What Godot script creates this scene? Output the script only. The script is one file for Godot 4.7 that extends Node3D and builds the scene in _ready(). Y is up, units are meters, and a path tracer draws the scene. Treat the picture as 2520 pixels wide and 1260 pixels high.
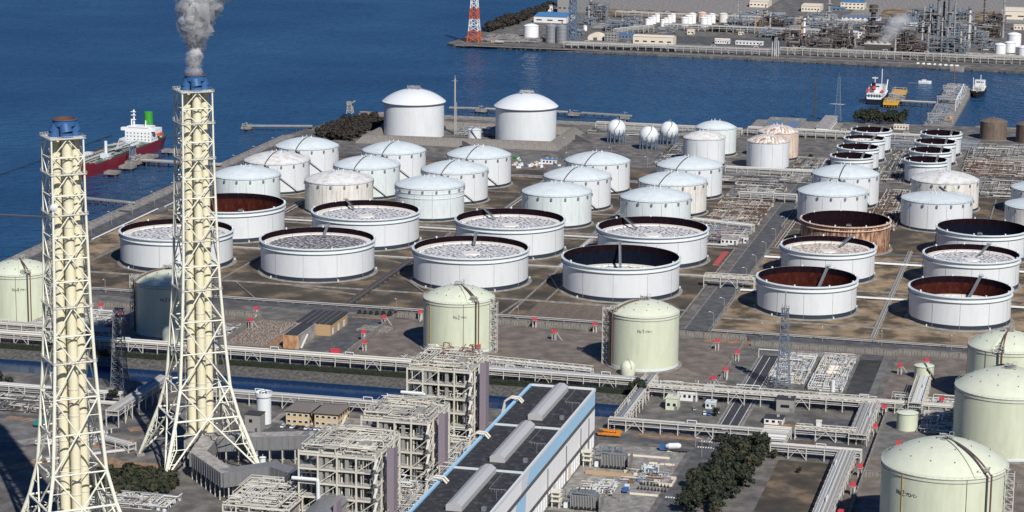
extends Node3D
# An oil and power terminal seen from a helicopter. Plan of the site: u runs along the tank rows, v runs away from the viewer, h is up (metres).
# V(u, h, v) gives the point in the world.

const ORDS := ["first", "second", "third", "fourth", "fifth", "sixth", "seventh", "eighth", "ninth", "tenth", "eleventh", "twelfth", "thirteenth", "fourteenth", "fifteenth", "sixteenth", "seventeenth", "eighteenth", "nineteenth", "twentieth"]
const TENS := ["", "", "twenty", "thirty", "forty", "fifty", "sixty", "seventy", "eighty", "ninety"]
var M := {}
var kept := {}
var rng := RandomNumberGenerator.new()


func _ready() -> void:
	rng.seed = 7
	var cam := Camera3D.new()
	cam.name = "camera"
	cam.fov = 12.0766
	cam.near = 1.0
	cam.far = 9000.0
	cam.basis = Basis(Vector3.UP, deg_to_rad(13.9)) * Basis(Vector3.RIGHT, deg_to_rad(-11.832)) * Basis(Vector3.BACK, deg_to_rad(0.5749))
	cam.position = V(413.0, 353.5, -1552.2)
	add_child(cam)
	var env := Environment.new()
	env.background_mode = Environment.BG_SKY
	var sm := ProceduralSkyMaterial.new()
	sm.sky_top_color = lin(0.05, 0.18, 0.58)
	sm.sky_horizon_color = lin(0.22, 0.43, 0.84)
	sm.sky_curve = 0.18
	sm.ground_bottom_color = lin(0.05, 0.08, 0.12)
	sm.ground_horizon_color = lin(0.2, 0.28, 0.4)
	sm.sun_angle_max = 8.0
	var sky := Sky.new()
	sky.sky_material = sm
	env.sky = sky
	env.background_energy_multiplier = 0.36
	env.tonemap_mode = Environment.TONE_MAPPER_LINEAR
	env.tonemap_exposure = 1.06
	env.sdfgi_enabled = true
	env.ssao_enabled = true
	env.ssil_enabled = true
	var we := WorldEnvironment.new()
	we.name = "world_environment"
	we.environment = env
	add_child(we)
	var sun := DirectionalLight3D.new()
	sun.name = "sun"
	sun.light_energy = 1.55
	sun.light_color = Color(1.0, 0.985, 0.965)
	sun.light_angular_distance = 0.53
	sun.shadow_enabled = true
	add_child(sun)
	# the light travels away from the viewer and to the left: 41 degrees high
	sun.look_at_from_position(Vector3.ZERO, V(-0.581, -0.869, 0.815), Vector3.UP)
	materials()
	setting()
	stacks()
	floating_tanks()
	dome_tanks()
	gas_tanks()
	power_station()
	racks()
	yards()
	towers()
	shore()
	ships()
	far_shore()
	plants()
	street_things()


func V(u: float, h: float, v: float) -> Vector3:
	return Vector3(u, h, -v)


func lin(r: float, g: float, b: float) -> Color:
	return Color(r, g, b).linear_to_srgb()


func ordinal(i: int) -> String:
	if i < 20:
		return ORDS[i]
	var t: int = (i + 1) / 10
	var o: int = (i + 1) % 10
	if t > 9:
		return "number %d" % (i + 1)
	if o == 0:
		return TENS[t].left(-1) + "ieth"
	return TENS[t] + "-" + ORDS[o - 1]


# ---------------------------------------------------------------- mesh building
class Mb:
	var p := PackedVector3Array()
	var n := PackedVector3Array()
	var t := PackedVector2Array()
	var x := PackedInt32Array()

	func tri3(a: Vector3, b: Vector3, c: Vector3, na: Vector3, nb: Vector3, nc: Vector3, ta := Vector2.ZERO, tb := Vector2.ZERO, tc := Vector2.ZERO) -> void:
		var i := p.size()
		p.append(a)
		p.append(b)
		p.append(c)
		n.append(na)
		n.append(nb)
		n.append(nc)
		t.append(ta)
		t.append(tb)
		t.append(tc)
		x.append(i)
		if (b - a).cross(c - a).dot(na + nb + nc) > 0.0:
			x.append(i + 2)
			x.append(i + 1)
		else:
			x.append(i + 1)
			x.append(i + 2)

	func quad3(a: Vector3, b: Vector3, c: Vector3, d: Vector3, na: Vector3, nb: Vector3, nc: Vector3, nd: Vector3, ta := Vector2.ZERO, tb := Vector2.ZERO, tc := Vector2.ZERO, td := Vector2.ZERO) -> void:
		var i := p.size()
		p.append_array([a, b, c, d])
		n.append_array([na, nb, nc, nd])
		t.append_array([ta, tb, tc, td])
		var g := (b - a).cross(c - a)
		if g.length_squared() < 1e-12:
			g = (c - a).cross(d - a)
		if g.dot(na + nb + nc + nd) > 0.0:
			x.append_array([i, i + 2, i + 1, i, i + 3, i + 2])
		else:
			x.append_array([i, i + 1, i + 2, i, i + 2, i + 3])

	# corners in the order in which they are seen from outside, counter-clockwise
	func quad(a: Vector3, b: Vector3, c: Vector3, d: Vector3) -> void:
		var g := (c - a).cross(d - b).normalized()
		quad3(a, b, c, d, g, g, g, g, Vector2(0, 0), Vector2(1, 0), Vector2(1, 1), Vector2(0, 1))

	func block(a: Vector3, e1: Vector3, e2: Vector3, e3: Vector3) -> void:
		# a corner and three edges that form a right-handed set
		quad(a, a + e2, a + e1 + e2, a + e1)
		quad(a + e3, a + e1 + e3, a + e1 + e2 + e3, a + e2 + e3)
		quad(a, a + e1, a + e1 + e3, a + e3)
		quad(a + e2, a + e2 + e3, a + e1 + e2 + e3, a + e1 + e2)
		quad(a, a + e3, a + e2 + e3, a + e2)
		quad(a + e1, a + e1 + e2, a + e1 + e2 + e3, a + e1 + e3)

	func box(c: Vector3, s: Vector3, yaw := 0.0) -> void:
		var b := Basis(Vector3.UP, yaw)
		var e1 := b * Vector3(s.x, 0, 0)
		var e2 := Vector3(0, s.y, 0)
		var e3 := b * Vector3(0, 0, s.z)
		block(c - (e1 + e2 + e3) * 0.5, e1, e2, e3)

	# box that stands on y0: centre in plan (u, v), sizes along u, h, v
	func bx(u: float, v: float, y0: float, su: float, sh: float, sv: float) -> void:
		box(Vector3(u, y0 + sh * 0.5, -v), Vector3(su, sh, sv))

	func bar(a: Vector3, b: Vector3, w: float, h: float) -> void:
		var d := b - a
		var s := d.cross(Vector3.UP)
		if s.length() < 0.01 * d.length():
			s = Vector3.RIGHT
		s = s.normalized()
		var q := s.cross(d).normalized()
		block(a - s * w * 0.5 - q * h * 0.5, d, q * h, s * w)

	func tube(a: Vector3, b: Vector3, r0: float, r1: float, k := 6, caps := true) -> void:
		var d := (b - a).normalized()
		var s := d.cross(Vector3.UP if absf(d.y) < 0.99 else Vector3.RIGHT).normalized()
		var q := s.cross(d).normalized()
		for i in k:
			var g0 := TAU * i / k
			var g1 := TAU * (i + 1) / k
			var m0 := s * cos(g0) + q * sin(g0)
			var m1 := s * cos(g1) + q * sin(g1)
			quad3(a + m0 * r0, a + m1 * r0, b + m1 * r1, b + m0 * r1, m0, m1, m1, m0)
			if caps:
				tri3(b, b + m0 * r1, b + m1 * r1, d, d, d)
				tri3(a, a + m0 * r0, a + m1 * r0, -d, -d, -d)

	# profile of (radius, height) from bottom to top as seen from outside
	func lathe(c: Vector3, prof: Array, k := 48, smooth := false, a0 := 0.0, a1 := TAU) -> void:
		var nm: Array[Vector2] = []
		for i in prof.size() - 1:
			var e: Vector2 = prof[i + 1] - prof[i]
			nm.append(Vector2(e.y, -e.x).normalized())
		var run := 0.0
		for i in prof.size() - 1:
			var f: Vector2 = prof[i]
			var g: Vector2 = prof[i + 1]
			var n0 := nm[i]
			var n1 := nm[i]
			if smooth:
				if i > 0:
					n0 = (nm[i] + nm[i - 1]).normalized()
				if i < nm.size() - 1:
					n1 = (nm[i] + nm[i + 1]).normalized()
			var nxt := run + f.distance_to(g)
			for j in k:
				var g0 := a0 + (a1 - a0) * j / k
				var g1 := a0 + (a1 - a0) * (j + 1) / k
				var r0 := Vector3(cos(g0), 0, sin(g0))
				var r1 := Vector3(cos(g1), 0, sin(g1))
				var up := Vector3.UP
				if f.x < 1e-6:
					tri3(c + up * f.y, c + r0 * g.x + up * g.y, c + r1 * g.x + up * g.y, r0 * n0.x + up * n0.y, r0 * n1.x + up * n1.y, r1 * n1.x + up * n1.y)
				elif g.x < 1e-6:
					tri3(c + r0 * f.x + up * f.y, c + r1 * f.x + up * f.y, c + up * g.y, r0 * n0.x + up * n0.y, r1 * n0.x + up * n0.y, (r0 + r1) * 0.5 * n1.x + up * n1.y)
				else:
					quad3(c + r0 * f.x + up * f.y, c + r1 * f.x + up * f.y, c + r1 * g.x + up * g.y, c + r0 * g.x + up * g.y, r0 * n0.x + up * n0.y, r1 * n0.x + up * n0.y, r1 * n1.x + up * n1.y, r0 * n1.x + up * n1.y, Vector2(g0, run), Vector2(g1, run), Vector2(g1, nxt), Vector2(g0, nxt))
			run = nxt

	func ball(c: Vector3, r: float, k := 12, ys := 1.0) -> void:
		var pr: Array[Vector2] = []
		var m: int = maxi(4, k / 2)
		for i in m + 1:
			var g := -PI / 2 + PI * i / m
			pr.append(Vector2(r * cos(g) if i > 0 and i < m else 0.0, r * ys * sin(g)))
		lathe(c, pr, k, true)

	func path_tube(pts: Array, r: float, k := 6) -> void:
		for i in pts.size() - 1:
			tube(pts[i], pts[i + 1], r, r, k, true)

	# flat polygon of plan points (u, v) at height h
	func sheet(pl: PackedVector2Array, h: float) -> void:
		var ids := Geometry2D.triangulate_polygon(pl)
		for i in range(0, ids.size(), 3):
			var a := pl[ids[i]]
			var b := pl[ids[i + 1]]
			var c := pl[ids[i + 2]]
			tri3(Vector3(a.x, h, -a.y), Vector3(b.x, h, -b.y), Vector3(c.x, h, -c.y), Vector3.UP, Vector3.UP, Vector3.UP, a, b, c)

	func skirt(pl: PackedVector2Array, h0: float, h1: float) -> void:
		for i in pl.size():
			var a := pl[i]
			var b := pl[(i + 1) % pl.size()]
			quad(Vector3(a.x, h0, -a.y), Vector3(b.x, h0, -b.y), Vector3(b.x, h1, -b.y), Vector3(a.x, h1, -a.y))

	func rect(u0: float, u1: float, v0: float, v1: float, h: float) -> void:
		quad(Vector3(u0, h, -v0), Vector3(u1, h, -v0), Vector3(u1, h, -v1), Vector3(u0, h, -v1))

	func made() -> ArrayMesh:
		var a := []
		a.resize(Mesh.ARRAY_MAX)
		a[Mesh.ARRAY_VERTEX] = p
		a[Mesh.ARRAY_NORMAL] = n
		a[Mesh.ARRAY_TEX_UV] = t
		a[Mesh.ARRAY_INDEX] = x
		var m := ArrayMesh.new()
		m.add_surface_from_arrays(Mesh.PRIMITIVE_TRIANGLES, a)
		return m


# ---------------------------------------------------------------- things and parts
func thing(called: String, label: String, category: String, at := Vector3.ZERO, turn := 0.0, group := "") -> Node3D:
	var o := Node3D.new()
	o.name = called
	add_child(o, true)
	o.position = at
	o.rotation.y = turn
	tag(o, label, category, group)
	return o


func tag(o: Node, label: String, category: String, group := "") -> void:
	o.set_meta("label", label)
	o.set_meta("category", category)
	if group:
		o.set_meta("group", group)


func mesh_node(par: Node, called: String, mesh: Mesh, mat: Material) -> MeshInstance3D:
	var o := MeshInstance3D.new()
	o.name = called
	o.mesh = mesh
	o.material_override = mat
	par.add_child(o, true)
	return o


func part(par: Node, called: String, mb: Mb, mat: Material, stuff := false) -> MeshInstance3D:
	var o := mesh_node(par, called, mb.made(), mat)
	if stuff:
		o.set_meta("kind", "stuff")
	return o


func solo(called: String, label: String, category: String, mb: Mb, mat: Material, group := "") -> MeshInstance3D:
	var o := part(self, called, mb, mat)
	tag(o, label, category, group)
	return o


func struct(called: String, mb: Mb, mat: Material) -> MeshInstance3D:
	var o := part(self, called, mb, mat)
	o.set_meta("kind", "structure")
	return o


func dup(o: Node3D, at: Vector3, label: String, turn := 0.0, group := "") -> Node3D:
	var c: Node3D = o.duplicate()
	c.name = o.name
	add_child(c, true)
	c.position = at
	c.rotation.y = turn
	tag(c, label, o.get_meta("category"), group if group else o.get_meta("group", ""))
	return c


func rod_mesh(sides: int) -> Mesh:
	var key := "rod%d" % sides
	if not kept.has(key):
		var mb := Mb.new()
		mb.tube(Vector3(0, -0.5, 0), Vector3(0, 0.5, 0), 1, 1, sides)
		kept[key] = mb.made()
	return kept[key]


func unit_box() -> Mesh:
	if not kept.has("box"):
		var mb := Mb.new()
		mb.box(Vector3.ZERO, Vector3.ONE)
		kept["box"] = mb.made()
	return kept["box"]


func rod(par: Node, called: String, a: Vector3, b: Vector3, r: float, mat: Material, sides := 7) -> MeshInstance3D:
	var o := mesh_node(par, called, rod_mesh(sides), mat)
	var d := b - a
	var y := d.normalized()
	var s := y.cross(Vector3.RIGHT if absf(y.x) < 0.9 else Vector3.BACK).normalized()
	o.transform = Transform3D(Basis(s * r, d, s.cross(y) * r), (a + b) * 0.5)
	return o


func bar(par: Node, called: String, a: Vector3, b: Vector3, w: float, h: float, mat: Material) -> MeshInstance3D:
	var o := mesh_node(par, called, unit_box(), mat)
	var d := b - a
	var s := d.cross(Vector3.UP)
	s = Vector3.RIGHT if s.length() < 0.01 * d.length() else s.normalized()
	var q := s.cross(d).normalized()
	o.transform = Transform3D(Basis(s * w, q * h, -d), (a + b) * 0.5)
	return o


func cuboid(par: Node, called: String, u: float, v: float, y0: float, su: float, sh: float, sv: float, mat: Material) -> MeshInstance3D:
	var o := mesh_node(par, called, unit_box(), mat)
	o.transform = Transform3D(Basis.from_scale(Vector3(su, sh, sv)), Vector3(u, y0 + sh * 0.5, -v))
	return o


func sphere_mesh() -> Mesh:
	if not kept.has("ball"):
		var mb := Mb.new()
		mb.ball(Vector3.ZERO, 1.0, 20)
		kept["ball"] = mb.made()
	return kept["ball"]


# random runs of pipe with square bends inside a box; p0 and p1 are opposite corners
func tangle(mb: Mb, p0: Vector3, p1: Vector3, count: int, r0: float, r1: float, rg: RandomNumberGenerator, sides := 5) -> void:
	for i in count:
		var r := rg.randf_range(r0, r1)
		var c := Vector3(rg.randf_range(p0.x, p1.x), rg.randf_range(p0.y, p1.y), rg.randf_range(p0.z, p1.z))
		var last := -1
		for k in rg.randi_range(2, 4):
			var ax := rg.randi_range(0, 2)
			if ax == last:
				ax = (ax + 1) % 3
			last = ax
			var e := c
			e[ax] = clampf(c[ax] + rg.randf_range(-0.6, 0.6) * (p1[ax] - p0[ax]), minf(p0[ax], p1[ax]), maxf(p0[ax], p1[ax]))
			if absf(e[ax] - c[ax]) > 0.5:
				mb.tube(c, e, r, r, sides)
			c = e


# ---------------------------------------------------------------- materials
# tileable noise coloured by a ramp of [place, r, g, b] (linear values)
func tex(sd: int, freq: float, ramp: Array, size := 512, oct := 5, ridged := false, contrast := 1.0) -> ImageTexture:
	var nz := FastNoiseLite.new()
	nz.seed = sd
	nz.frequency = freq
	nz.noise_type = FastNoiseLite.TYPE_SIMPLEX_SMOOTH
	nz.fractal_octaves = oct
	nz.fractal_gain = 0.62
	if ridged:
		nz.fractal_type = FastNoiseLite.FRACTAL_RIDGED
	var im := nz.get_seamless_image(size, size)
	im.convert(Image.FORMAT_L8)
	var src := im.get_data()
	var lut := PackedByteArray()
	lut.resize(768)
	for i in 256:
		var g := clampf((i / 255.0 - 0.5) * contrast + 0.5, 0.0, 1.0)
		var k := 0
		while k < ramp.size() - 2 and g > ramp[k + 1][0]:
			k += 1
		var w := clampf((g - ramp[k][0]) / (ramp[k + 1][0] - ramp[k][0]), 0.0, 1.0)
		var c := lin(lerpf(ramp[k][1], ramp[k + 1][1], w), lerpf(ramp[k][2], ramp[k + 1][2], w), lerpf(ramp[k][3], ramp[k + 1][3], w))
		lut[i * 3] = c.r8
		lut[i * 3 + 1] = c.g8
		lut[i * 3 + 2] = c.b8
	var out := PackedByteArray()
	out.resize(size * size * 3)
	for i in size * size:
		var b := src[i] * 3
		var o := i * 3
		out[o] = lut[b]
		out[o + 1] = lut[b + 1]
		out[o + 2] = lut[b + 2]
	return ImageTexture.create_from_image(Image.create_from_data(size, size, false, Image.FORMAT_RGB8, out))


func flat(key: String, r: float, g: float, b: float, rough := 0.7, metal := 0.0) -> StandardMaterial3D:
	var m := StandardMaterial3D.new()
	m.resource_name = key
	m.albedo_color = lin(r, g, b)
	m.roughness = rough
	m.metallic = metal
	M[key] = m
	return m


func grained(key: String, t: Texture2D, sx: float, sy: float, sz: float, rough := 0.85, world := true) -> StandardMaterial3D:
	var m := StandardMaterial3D.new()
	m.resource_name = key
	m.albedo_texture = t
	m.uv1_triplanar = true
	m.uv1_world_triplanar = world
	m.uv1_scale = Vector3(sx, sy, sz)
	m.roughness = rough
	M[key] = m
	return m


func bump(sd: int, freq: float, strength: float, size := 512) -> ImageTexture:
	var nz := FastNoiseLite.new()
	nz.seed = sd
	nz.frequency = freq
	nz.fractal_octaves = 4
	var im := nz.get_seamless_image(size, size)
	im.convert(Image.FORMAT_RGBA8)
	im.bump_map_to_normal_map(strength)
	return ImageTexture.create_from_image(im)


func overlay(m: StandardMaterial3D, t: Texture2D, k: float) -> void:
	m.detail_enabled = true
	m.detail_blend_mode = BaseMaterial3D.BLEND_MODE_MUL
	m.detail_albedo = t
	m.detail_uv_layer = BaseMaterial3D.DETAIL_UV_1


func materials() -> void:
	# ground
	var earth := tex(11, 0.005, [[0.0, 0.034, 0.028, 0.02], [0.42, 0.06, 0.048, 0.034], [0.6, 0.085, 0.066, 0.045], [0.74, 0.14, 0.102, 0.064], [1.0, 0.2, 0.145, 0.09]], 1024, 8, false, 1.4)
	grained("earth", earth, 0.0052, 0.0052, 0.0052)
	grained("dry_grass", tex(12, 0.006, [[0.0, 0.045, 0.036, 0.022], [0.33, 0.1, 0.076, 0.046], [0.48, 0.19, 0.138, 0.082], [0.7, 0.27, 0.195, 0.118], [1.0, 0.34, 0.255, 0.155]], 1024, 8, false, 1.25), 0.006, 0.006, 0.006)
	grained("site_ground", tex(13, 0.006, [[0.0, 0.062, 0.058, 0.053], [0.4, 0.105, 0.098, 0.088], [0.6, 0.142, 0.131, 0.117], [1.0, 0.215, 0.198, 0.175]], 1024, 8, false, 1.2), 0.009, 0.009, 0.009)
	grained("pink_yard", tex(14, 0.012, [[0.0, 0.1, 0.082, 0.068], [0.5, 0.15, 0.124, 0.102], [1.0, 0.21, 0.175, 0.145]], 512, 6, false, 1.3), 0.012, 0.012, 0.012)
	grained("asphalt", tex(15, 0.015, [[0.0, 0.05, 0.05, 0.052], [0.5, 0.078, 0.078, 0.08], [1.0, 0.12, 0.118, 0.115]], 512, 6, false, 1.3), 0.014, 0.014, 0.014)
	grained("dark_asphalt", tex(16, 0.02, [[0.0, 0.03, 0.031, 0.036], [1.0, 0.055, 0.055, 0.058]], 512, 5), 0.02, 0.02, 0.02)
	grained("concrete", tex(17, 0.015, [[0.0, 0.14, 0.13, 0.115], [0.5, 0.22, 0.205, 0.185], [1.0, 0.31, 0.295, 0.27]], 512, 6, false, 1.3), 0.02, 0.02, 0.02)
	grained("stained_wall", tex(18, 0.02, [[0.0, 0.085, 0.075, 0.062], [0.45, 0.18, 0.165, 0.145], [1.0, 0.28, 0.26, 0.235]], 512, 5, false, 1.5), 0.09, 0.012, 0.09)
	grained("bank_stone", tex(19, 0.02, [[0.0, 0.04, 0.037, 0.033], [0.5, 0.08, 0.076, 0.068], [1.0, 0.15, 0.14, 0.125]], 512, 6, false, 1.4), 0.03, 0.06, 0.03)
	grained("gravel", tex(20, 0.01, [[0.0, 0.085, 0.082, 0.076], [0.5, 0.135, 0.13, 0.12], [1.0, 0.19, 0.182, 0.17]], 512, 7, false, 1.2), 0.015, 0.015, 0.015)
	grained("tan_earth", tex(21, 0.02, [[0.0, 0.14, 0.085, 0.05], [0.5, 0.25, 0.155, 0.09], [1.0, 0.34, 0.23, 0.14]], 512, 6, false, 1.3), 0.02, 0.02, 0.02)
	# water
	var w := grained("water", tex(31, 0.004, [[0.0, 0.013, 0.052, 0.118], [0.5, 0.017, 0.065, 0.142], [1.0, 0.026, 0.086, 0.17]], 512, 6, false, 1.2), 0.0009, 0.0009, 0.0014, 0.22)
	w.normal_enabled = true
	w.normal_texture = bump(32, 0.05, 9.0, 1024)
	w.normal_scale = 0.6
	w.metallic_specular = 0.3
	flat("canal_water", 0.006, 0.030, 0.088, 0.1).metallic_specular = 0.16
	# paint
	var streak := [[0.0, 0.66, 0.675, 0.675], [0.4, 0.745, 0.755, 0.755], [1.0, 0.80, 0.81, 0.81]]
	grained("white_wall", tex(41, 0.012, [[0.0, 0.585, 0.61, 0.62], [0.5, 0.645, 0.668, 0.675], [1.0, 0.68, 0.70, 0.705]], 512, 5), 0.03, 0.006, 0.03, 0.45)
	grained("cool_wall", tex(42, 0.012, [[0.0, 0.52, 0.585, 0.575], [0.5, 0.62, 0.675, 0.665], [1.0, 0.68, 0.73, 0.72]], 512, 5, false, 1.2), 0.05, 0.007, 0.05, 0.45)
	grained("cream_wall", tex(43, 0.012, [[0.0, 0.5, 0.43, 0.35], [0.4, 0.66, 0.64, 0.58], [1.0, 0.76, 0.75, 0.71]], 512, 5, false, 1.6), 0.05, 0.006, 0.05, 0.5)
	grained("dome_paint", tex(44, 0.012, [[0.0, 0.52, 0.58, 0.585], [0.5, 0.61, 0.665, 0.665], [1.0, 0.68, 0.72, 0.72]], 512, 5, false, 1.2), 0.018, 0.018, 0.018, 0.5)
	grained("dome_dirty", tex(45, 0.012, [[0.0, 0.46, 0.4, 0.35], [0.3, 0.57, 0.53, 0.48], [0.5, 0.66, 0.66, 0.63], [1.0, 0.72, 0.735, 0.72]], 512, 6, false, 1.3), 0.022, 0.022, 0.022, 0.55)
	var dr := grained("dome_rust", tex(46, 0.02, [[0.0, 0.26, 0.13, 0.07], [0.4, 0.5, 0.33, 0.21], [0.55, 0.68, 0.65, 0.6], [1.0, 0.74, 0.74, 0.72]], 512, 6, false, 1.5), 1, 1, 1, 0.6)
	dr.uv1_triplanar = false
	dr.uv1_scale = Vector3(0.48, 0.012, 1)
	grained("rust_wall", tex(47, 0.016, [[0.0, 0.045, 0.02, 0.013], [0.35, 0.16, 0.065, 0.035], [0.55, 0.33, 0.15, 0.075], [0.75, 0.5, 0.34, 0.22], [1.0, 0.64, 0.55, 0.46]], 512, 6, false, 1.6), 0.06, 0.008, 0.06, 0.75)
	grained("pale_rust_wall", tex(48, 0.016, [[0.0, 0.42, 0.24, 0.15], [0.4, 0.6, 0.46, 0.36], [1.0, 0.7, 0.62, 0.55]], 512, 5, false, 1.3), 0.05, 0.008, 0.05, 0.6)
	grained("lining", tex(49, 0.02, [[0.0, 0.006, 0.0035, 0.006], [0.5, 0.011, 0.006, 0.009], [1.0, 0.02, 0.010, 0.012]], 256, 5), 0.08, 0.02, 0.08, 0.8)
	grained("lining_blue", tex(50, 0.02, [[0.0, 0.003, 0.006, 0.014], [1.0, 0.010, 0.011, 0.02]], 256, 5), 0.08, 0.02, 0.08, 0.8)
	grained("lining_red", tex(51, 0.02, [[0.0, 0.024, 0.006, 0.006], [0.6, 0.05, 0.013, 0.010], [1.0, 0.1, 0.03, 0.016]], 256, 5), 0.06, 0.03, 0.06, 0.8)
	grained("deck_grime", tex(52, 0.022, [[0.0, 0.05, 0.045, 0.045], [0.24, 0.12, 0.11, 0.11], [0.36, 0.46, 0.445, 0.44], [0.5, 0.62, 0.605, 0.6], [1.0, 0.70, 0.69, 0.68]], 512, 5, false, 2.0), 0.028, 0.028, 0.028, 0.7, false)
	grained("deck_dark", tex(53, 0.022, [[0.0, 0.05, 0.045, 0.05], [0.5, 0.14, 0.125, 0.13], [0.62, 0.3, 0.28, 0.28], [1.0, 0.62, 0.6, 0.59]], 512, 5, false, 2.0), 0.028, 0.028, 0.028, 0.7, false)
	grained("deck_tan", tex(54, 0.022, [[0.0, 0.2, 0.13, 0.09], [0.35, 0.42, 0.3, 0.21], [0.55, 0.62, 0.55, 0.46], [1.0, 0.7, 0.68, 0.63]], 512, 5, false, 2.0), 0.028, 0.028, 0.028, 0.7, false)
	flat("deck_rim", 0.72, 0.68, 0.62, 0.6)
	flat("white", 0.66, 0.685, 0.69, 0.45)
	flat("girder", 0.60, 0.655, 0.65, 0.5)
	flat("base_band", 0.022, 0.034, 0.052, 0.6)
	grained("lpg", tex(55, 0.012, [[0.0, 0.50, 0.54, 0.40], [0.5, 0.575, 0.61, 0.455], [1.0, 0.63, 0.66, 0.51]], 512, 5, false, 1.2), 0.03, 0.006, 0.03, 0.45)
	grained("lpg_dome", tex(56, 0.012, [[0.0, 0.55, 0.58, 0.44], [1.0, 0.66, 0.685, 0.54]], 512, 5), 0.03, 0.03, 0.03, 0.45)
	grained("brown_wall", tex(57, 0.015, [[0.0, 0.1, 0.075, 0.055], [1.0, 0.19, 0.145, 0.11]], 256, 5, false, 1.4), 0.06, 0.02, 0.06, 0.7)
	flat("stack_cream", 0.71, 0.66, 0.47, 0.5)
	flat("lattice_cream", 0.74, 0.73, 0.60, 0.5)
	flat("cap_blue", 0.035, 0.11, 0.26, 0.5)
	flat("cap_rust", 0.13, 0.045, 0.025, 0.8)
	# steel and plant
	flat("steel", 0.36, 0.35, 0.325, 0.55)
	flat("pale_steel", 0.55, 0.53, 0.48, 0.55)
	flat("cream_steel", 0.60, 0.57, 0.48, 0.6)
	flat("dark_steel", 0.07, 0.07, 0.072, 0.6)
	flat("grey_steel", 0.17, 0.185, 0.2, 0.55)
	flat("blue_steel", 0.10, 0.17, 0.27, 0.5)
	flat("silver", 0.5, 0.5, 0.5, 0.35, 0.5)
	flat("rust_steel", 0.2, 0.095, 0.055, 0.8)
	flat("brown_steel", 0.095, 0.072, 0.062, 0.75)
	flat("red", 0.56, 0.06, 0.075, 0.5)
	flat("orange", 0.62, 0.22, 0.025, 0.5)
	flat("yellow", 0.66, 0.36, 0.03, 0.5)
	flat("green_paint", 0.04, 0.27, 0.03, 0.5)
	flat("teal", 0.02, 0.22, 0.2, 0.5)
	flat("blue_paint", 0.03, 0.11, 0.3, 0.5)
	flat("sky_blue", 0.36, 0.60, 0.80, 0.5)
	flat("purple", 0.235, 0.195, 0.225, 0.7)
	flat("glass_dark", 0.012, 0.016, 0.022, 0.15)
	flat("rubber", 0.012, 0.012, 0.012, 0.8)
	flat("letter_black", 0.02, 0.022, 0.02, 0.7)
	grained("hall_roof", tex(61, 0.018, [[0.0, 0.019, 0.019, 0.021], [0.55, 0.03, 0.03, 0.032], [0.8, 0.05, 0.049, 0.047], [1.0, 0.085, 0.08, 0.075]], 512, 6, false, 1.5), 0.02, 0.02, 0.02, 0.8)
	grained("hall_white", tex(62, 0.012, [[0.0, 0.82, 0.81, 0.79], [1.0, 0.88, 0.875, 0.86]], 256, 5), 0.05, 0.01, 0.05, 0.5)
	flat("hall_grey", 0.105, 0.105, 0.105, 0.6)
	grained("duct_grey", tex(63, 0.02, [[0.0, 0.14, 0.143, 0.148], [1.0, 0.2, 0.203, 0.208]], 256, 5), 0.06, 0.02, 0.06, 0.55)
	grained("duct_top", tex(64, 0.02, [[0.0, 0.22, 0.19, 0.17], [0.5, 0.32, 0.3, 0.28], [1.0, 0.4, 0.39, 0.37]], 256, 6, false, 1.4), 0.04, 0.04, 0.04, 0.7)
	flat("casing", 0.2, 0.19, 0.17, 0.7)
	flat("tan_wall", 0.42, 0.29, 0.16, 0.75)
	grained("rusty_tan", tex(65, 0.02, [[0.0, 0.3, 0.11, 0.045], [0.5, 0.43, 0.22, 0.11], [1.0, 0.5, 0.36, 0.22]], 256, 5, false, 1.4), 0.06, 0.02, 0.06, 0.75)
	flat("house_wall", 0.56, 0.43, 0.26, 0.75)
	flat("house_roof", 0.16, 0.14, 0.125, 0.75)
	flat("cream_building", 0.70, 0.62, 0.50, 0.65)
	flat("white_building", 0.72, 0.71, 0.69, 0.6)
	flat("grey_building", 0.27, 0.265, 0.25, 0.75)
	flat("dark_roof", 0.038, 0.038, 0.042, 0.8)
	flat("blue_roof", 0.07, 0.2, 0.38, 0.55)
	flat("slate_blue", 0.13, 0.19, 0.27, 0.6)
	# ships and shore
	flat("hull_red", 0.19, 0.018, 0.030, 0.45)
	flat("deck_green", 0.02, 0.105, 0.075, 0.6)
	flat("hull_black", 0.012, 0.014, 0.02, 0.4)
	flat("line_white", 0.7, 0.7, 0.68, 0.8)
	flat("line_orange", 0.35, 0.16, 0.07, 0.8)
	# plants
	grained("leaf_dark", tex(71, 0.05, [[0.0, 0.006, 0.010, 0.005], [0.5, 0.014, 0.021, 0.009], [1.0, 0.032, 0.041, 0.017]], 256, 4, false, 1.5), 0.25, 0.25, 0.25, 0.8)
	grained("leaf_olive", tex(72, 0.05, [[0.0, 0.012, 0.015, 0.006], [0.5, 0.028, 0.031, 0.012], [1.0, 0.06, 0.056, 0.022]], 256, 4, false, 1.5), 0.25, 0.25, 0.25, 0.8)
	grained("leaf_brown", tex(73, 0.05, [[0.0, 0.014, 0.012, 0.009], [0.5, 0.028, 0.023, 0.017], [1.0, 0.05, 0.042, 0.03]], 256, 4, false, 1.5), 0.25, 0.25, 0.25, 0.8)
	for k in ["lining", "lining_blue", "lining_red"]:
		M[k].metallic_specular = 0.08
	flat("bark", 0.06, 0.045, 0.032, 0.9)
	for k in ["leaf_dark", "leaf_olive", "leaf_brown"]:
		M[k].backlight_enabled = true
		M[k].backlight = Color(0.10, 0.12, 0.05)
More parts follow.
